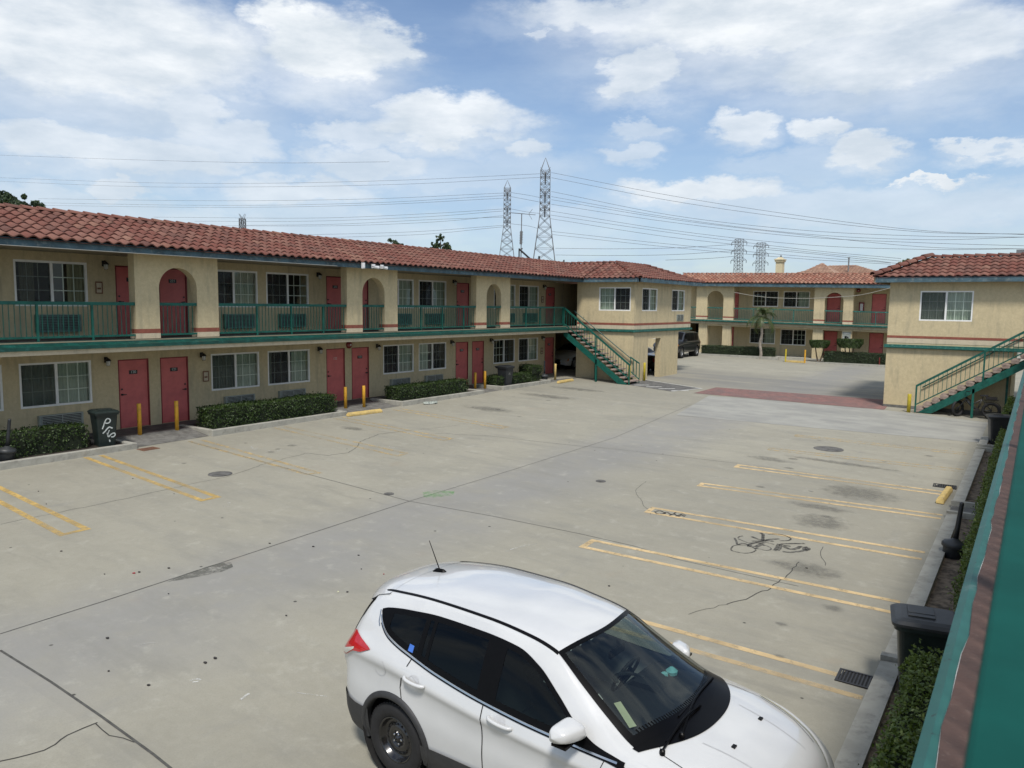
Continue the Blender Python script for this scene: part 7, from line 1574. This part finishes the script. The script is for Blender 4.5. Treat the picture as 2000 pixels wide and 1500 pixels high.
b = MB(); b.tube([(-42.6, 72, 7), (-42.6, 72, 8.7)], .08, 8); b.tube([(-36.2, 73, 7), (-36.2, 73, 8.45)], .07, 8); b.build('roof_pipe', 'dark_metal', h2, local=(-40, 75, 0))
# antenna mast and small roof items
am = root('antenna_mast', (-30.2, 45, 0), 'rooftop television aerial on a pole between the two large pylons', 'antenna'); L0 = (-30.2, 45, 0)
b = MB(); b.tube([(-30.12, 45, 5), (-30.08, 45, 10.1)], .035, 6); b.tube([(-30.12, 45, 8.0), (-30.09, 45, 8.9)], .10, 6); b.build('pole', 'lattice', am, local=L0)
b = MB(); b.tube([(-30.95, 45.0, 10.2), (-28.95, 45, 9.95)], .022, 5)
for i in range(11):
    x = -30.9+i*.12; z = 10.2-.125*(x+30.95); b.tube([(x, 44.7, z), (x, 45.3, z)], .012, 4)
b.tube([(-29.5, 45, 10.03), (-29.2, 45, 10.35)], .014, 4); b.tube([(-29.5, 45, 10.03), (-29.22, 45, 9.65)], .014, 4); b.build('aerial', 'lattice', am, local=L0)
b = MB()
for k in range(5):
    z = 8.1+k*.17; b.tube([(-30.25, 45, z), (-29.95, 45, z+.04)], .018, 4)
b.build('rungs', 'lattice', am, local=L0)
b = MB(); b.tube([(-30.26, 45, 5), (-30.26, 45, 7.72)], .05, 6); b.bar((-30.26, 45, 7.68), (-29.1, 45, 6.8), .10, .10); tag(b.build('roof_brace', 'dark_metal', local=(-30.2, 45, 5), loc=(-30.2, 45, 5)), 'dark slanting brace on an upright behind the roof ridge', 'brace')
b = MB(); b.tube([(-30.75, 46, 5), (-30.75, 46, 7.75)], .025, 5); b.tube([(-30.80, 46, 7.72), (-30.66, 46, 7.80)], .06, 6); tag(b.build('vent_pole', 'lattice', local=(-30.75, 46, 5), loc=(-30.75, 46, 5)), 'thin capped pole left of the television aerial', 'pole')
b = MB(); b.tube([(-28.6, 45, 5), (-28.6, 45, 7.15)], .07, 6); tag(b.build('vent_pipe', 'dark_metal', local=(-28.6, 45, 5), loc=(-28.6, 45, 5)), 'short black vent pipe under the taller pylon', 'vent pipe')
# ================================================================= PYLONS AND WIRES
def pylon(x, y, label, H, waist, bw, tw, top, arms, mat='lattice', armL=2.4, rz=0, t=.11, spike=True):
    o = root('pylon', (x, y, 0), label, 'pylon', 'lattice pylons', rz)
    b = MB()
    hw = lambda z: (bw+(tw-bw)*z/waist)/2 if z < waist else tw/2*(1-.06*(z-waist)/(top-waist))
    zs_ = []; z = 0
    while z < waist-1: zs_.append(z); z += max(1.9, hw(z)*1.25)
    zs_.append(waist); z = waist
    while z < top-.5: z += tw*.62; zs_.append(min(z, top))
    cor = lambda z: [(sx*hw(z), sy*hw(z), z) for sx, sy in ((-1, -1), (1, -1), (1, 1), (-1, 1))]
    for a, c_ in zip(zs_, zs_[1:]):
        A, B_ = cor(a), cor(c_)
        for i in range(4):
            j = (i+1) % 4; b.bar(A[i], B_[i], t*1.5, t*1.5, (0, 1, 0)); b.bar(A[i], B_[j], t*.8, t*.8, (1, 1, 0)); b.bar(A[j], B_[i], t*.8, t*.8, (1, 1, 0)); b.bar(B_[i], B_[j], t*.8, t*.8)
    if spike:
        for c_ in cor(top): b.bar(c_, (0, 0, H), t, t, (0, 1, 0))
    b.build('lattice_frame', mat, o)
    for za in arms:
        for s in (-1, 1):
            a_ = MB(); tip = (0, s*(hw(za)+armL), za)
            for sx in (-1, 1): a_.bar((sx*hw(za), s*hw(za), za), tip, t, t); a_.bar((sx*hw(za), s*hw(za), za+1.6), tip, t*.8, t*.8)
            a_.bar((0, s*(hw(za)+armL*.5), za), (0, s*(hw(za)+armL*.5), za+.8), t*.7, t*.7, (1, 0, 0)); ao = a_.build('crossarm', mat, o)
            i_ = MB(); i_.lathe([(.06, -1.5), (.14, -1.4), (.14, -.2), (.06, 0)], 6, Matrix.Translation(tip)); i_.build('insulator', 'dark_metal', ao)
    return o
pylon(-94.0, 150, 'tallest lattice pylon standing behind the left wing roof', 36.9, 24.0, 8.6, 2.3, 34.0, [33.0, 28.8, 25.6], rz=R(32), t=.085)
pylon(-132.2, 190, 'second tall lattice pylon just left of the tallest', 40.5, 27.0, 9.0, 2.1, 38.2, [36.5, 32.2, 28.6], rz=R(35), t=.095)
pylon(-131.3, 400, 'small distant lattice pylon left of the other small one above the far roof', 40.2, 24, 8, 3.2, 39.5, [37.8, 33.2, 28.5], armL=3.0, rz=R(75), t=.12, spike=False)
pylon(-128.9, 430, 'small distant lattice pylon next to the house chimney', 40.5, 25, 8, 3.4, 40.0, [38, 33.4, 28.6], armL=3.0, rz=R(75), t=.12, spike=False)
pylon(-189.3, 140, 'tip of a pylon poking just above the left roof ridge', 29, 18, 7, 1.7, 27.9, [27.2, 25.0], armL=.8, rz=R(45), t=.10, spike=False)
for i, w in enumerate(WIRES):
    P = catmull(w, 8); far = w[0][1] > 300; b = MB(); b.tube([tuple(p) for p in P], .10 if far else (.034 if w[0][1] < 160 else .045), 5)
    o = b.build('power_line', 'wire', local=tuple(P[0]), loc=tuple(P[0]))
    OR = ['highest', 'second highest', 'third highest', 'fourth highest', 'fifth highest', 'sixth highest', 'seventh highest', 'fourth lowest', 'third lowest', 'second lowest', 'lowest']
    lb = ('thin power line running left from the top of the tallest pylon' if i < 2 else 'thin power line sweeping down rightwards from the tallest pylon' if i < 13 else 'thin power line running left of the second tallest pylon' if i < 23
          else 'short stretch of power line between the two tallest pylons' if i < 27 else 'faint low distant power line near the two small far pylons')
    gp_ = lb.replace('thin ', '').replace('faint ', '').replace('power line', 'power lines', 1)
    st = 0 if i < 2 else 2 if i < 13 else 13 if i < 23 else 23 if i < 27 else 27; n_ = {0: 2, 2: 11, 13: 10, 23: 4, 27: 4}[st]; k = i-st
    if st == 2: k = {0: 0, 1: 1, 2: 2, 3: 3, 4: 4, 10: 5, 5: 6, 6: 7, 7: 8, 8: 9, 9: 10}[k]
    nm = OR[k] if k < (n_+1)//2 else OR[10-(n_-1-k)]
    tag(o, nm+' of the '+gp_, 'power line', gp_)
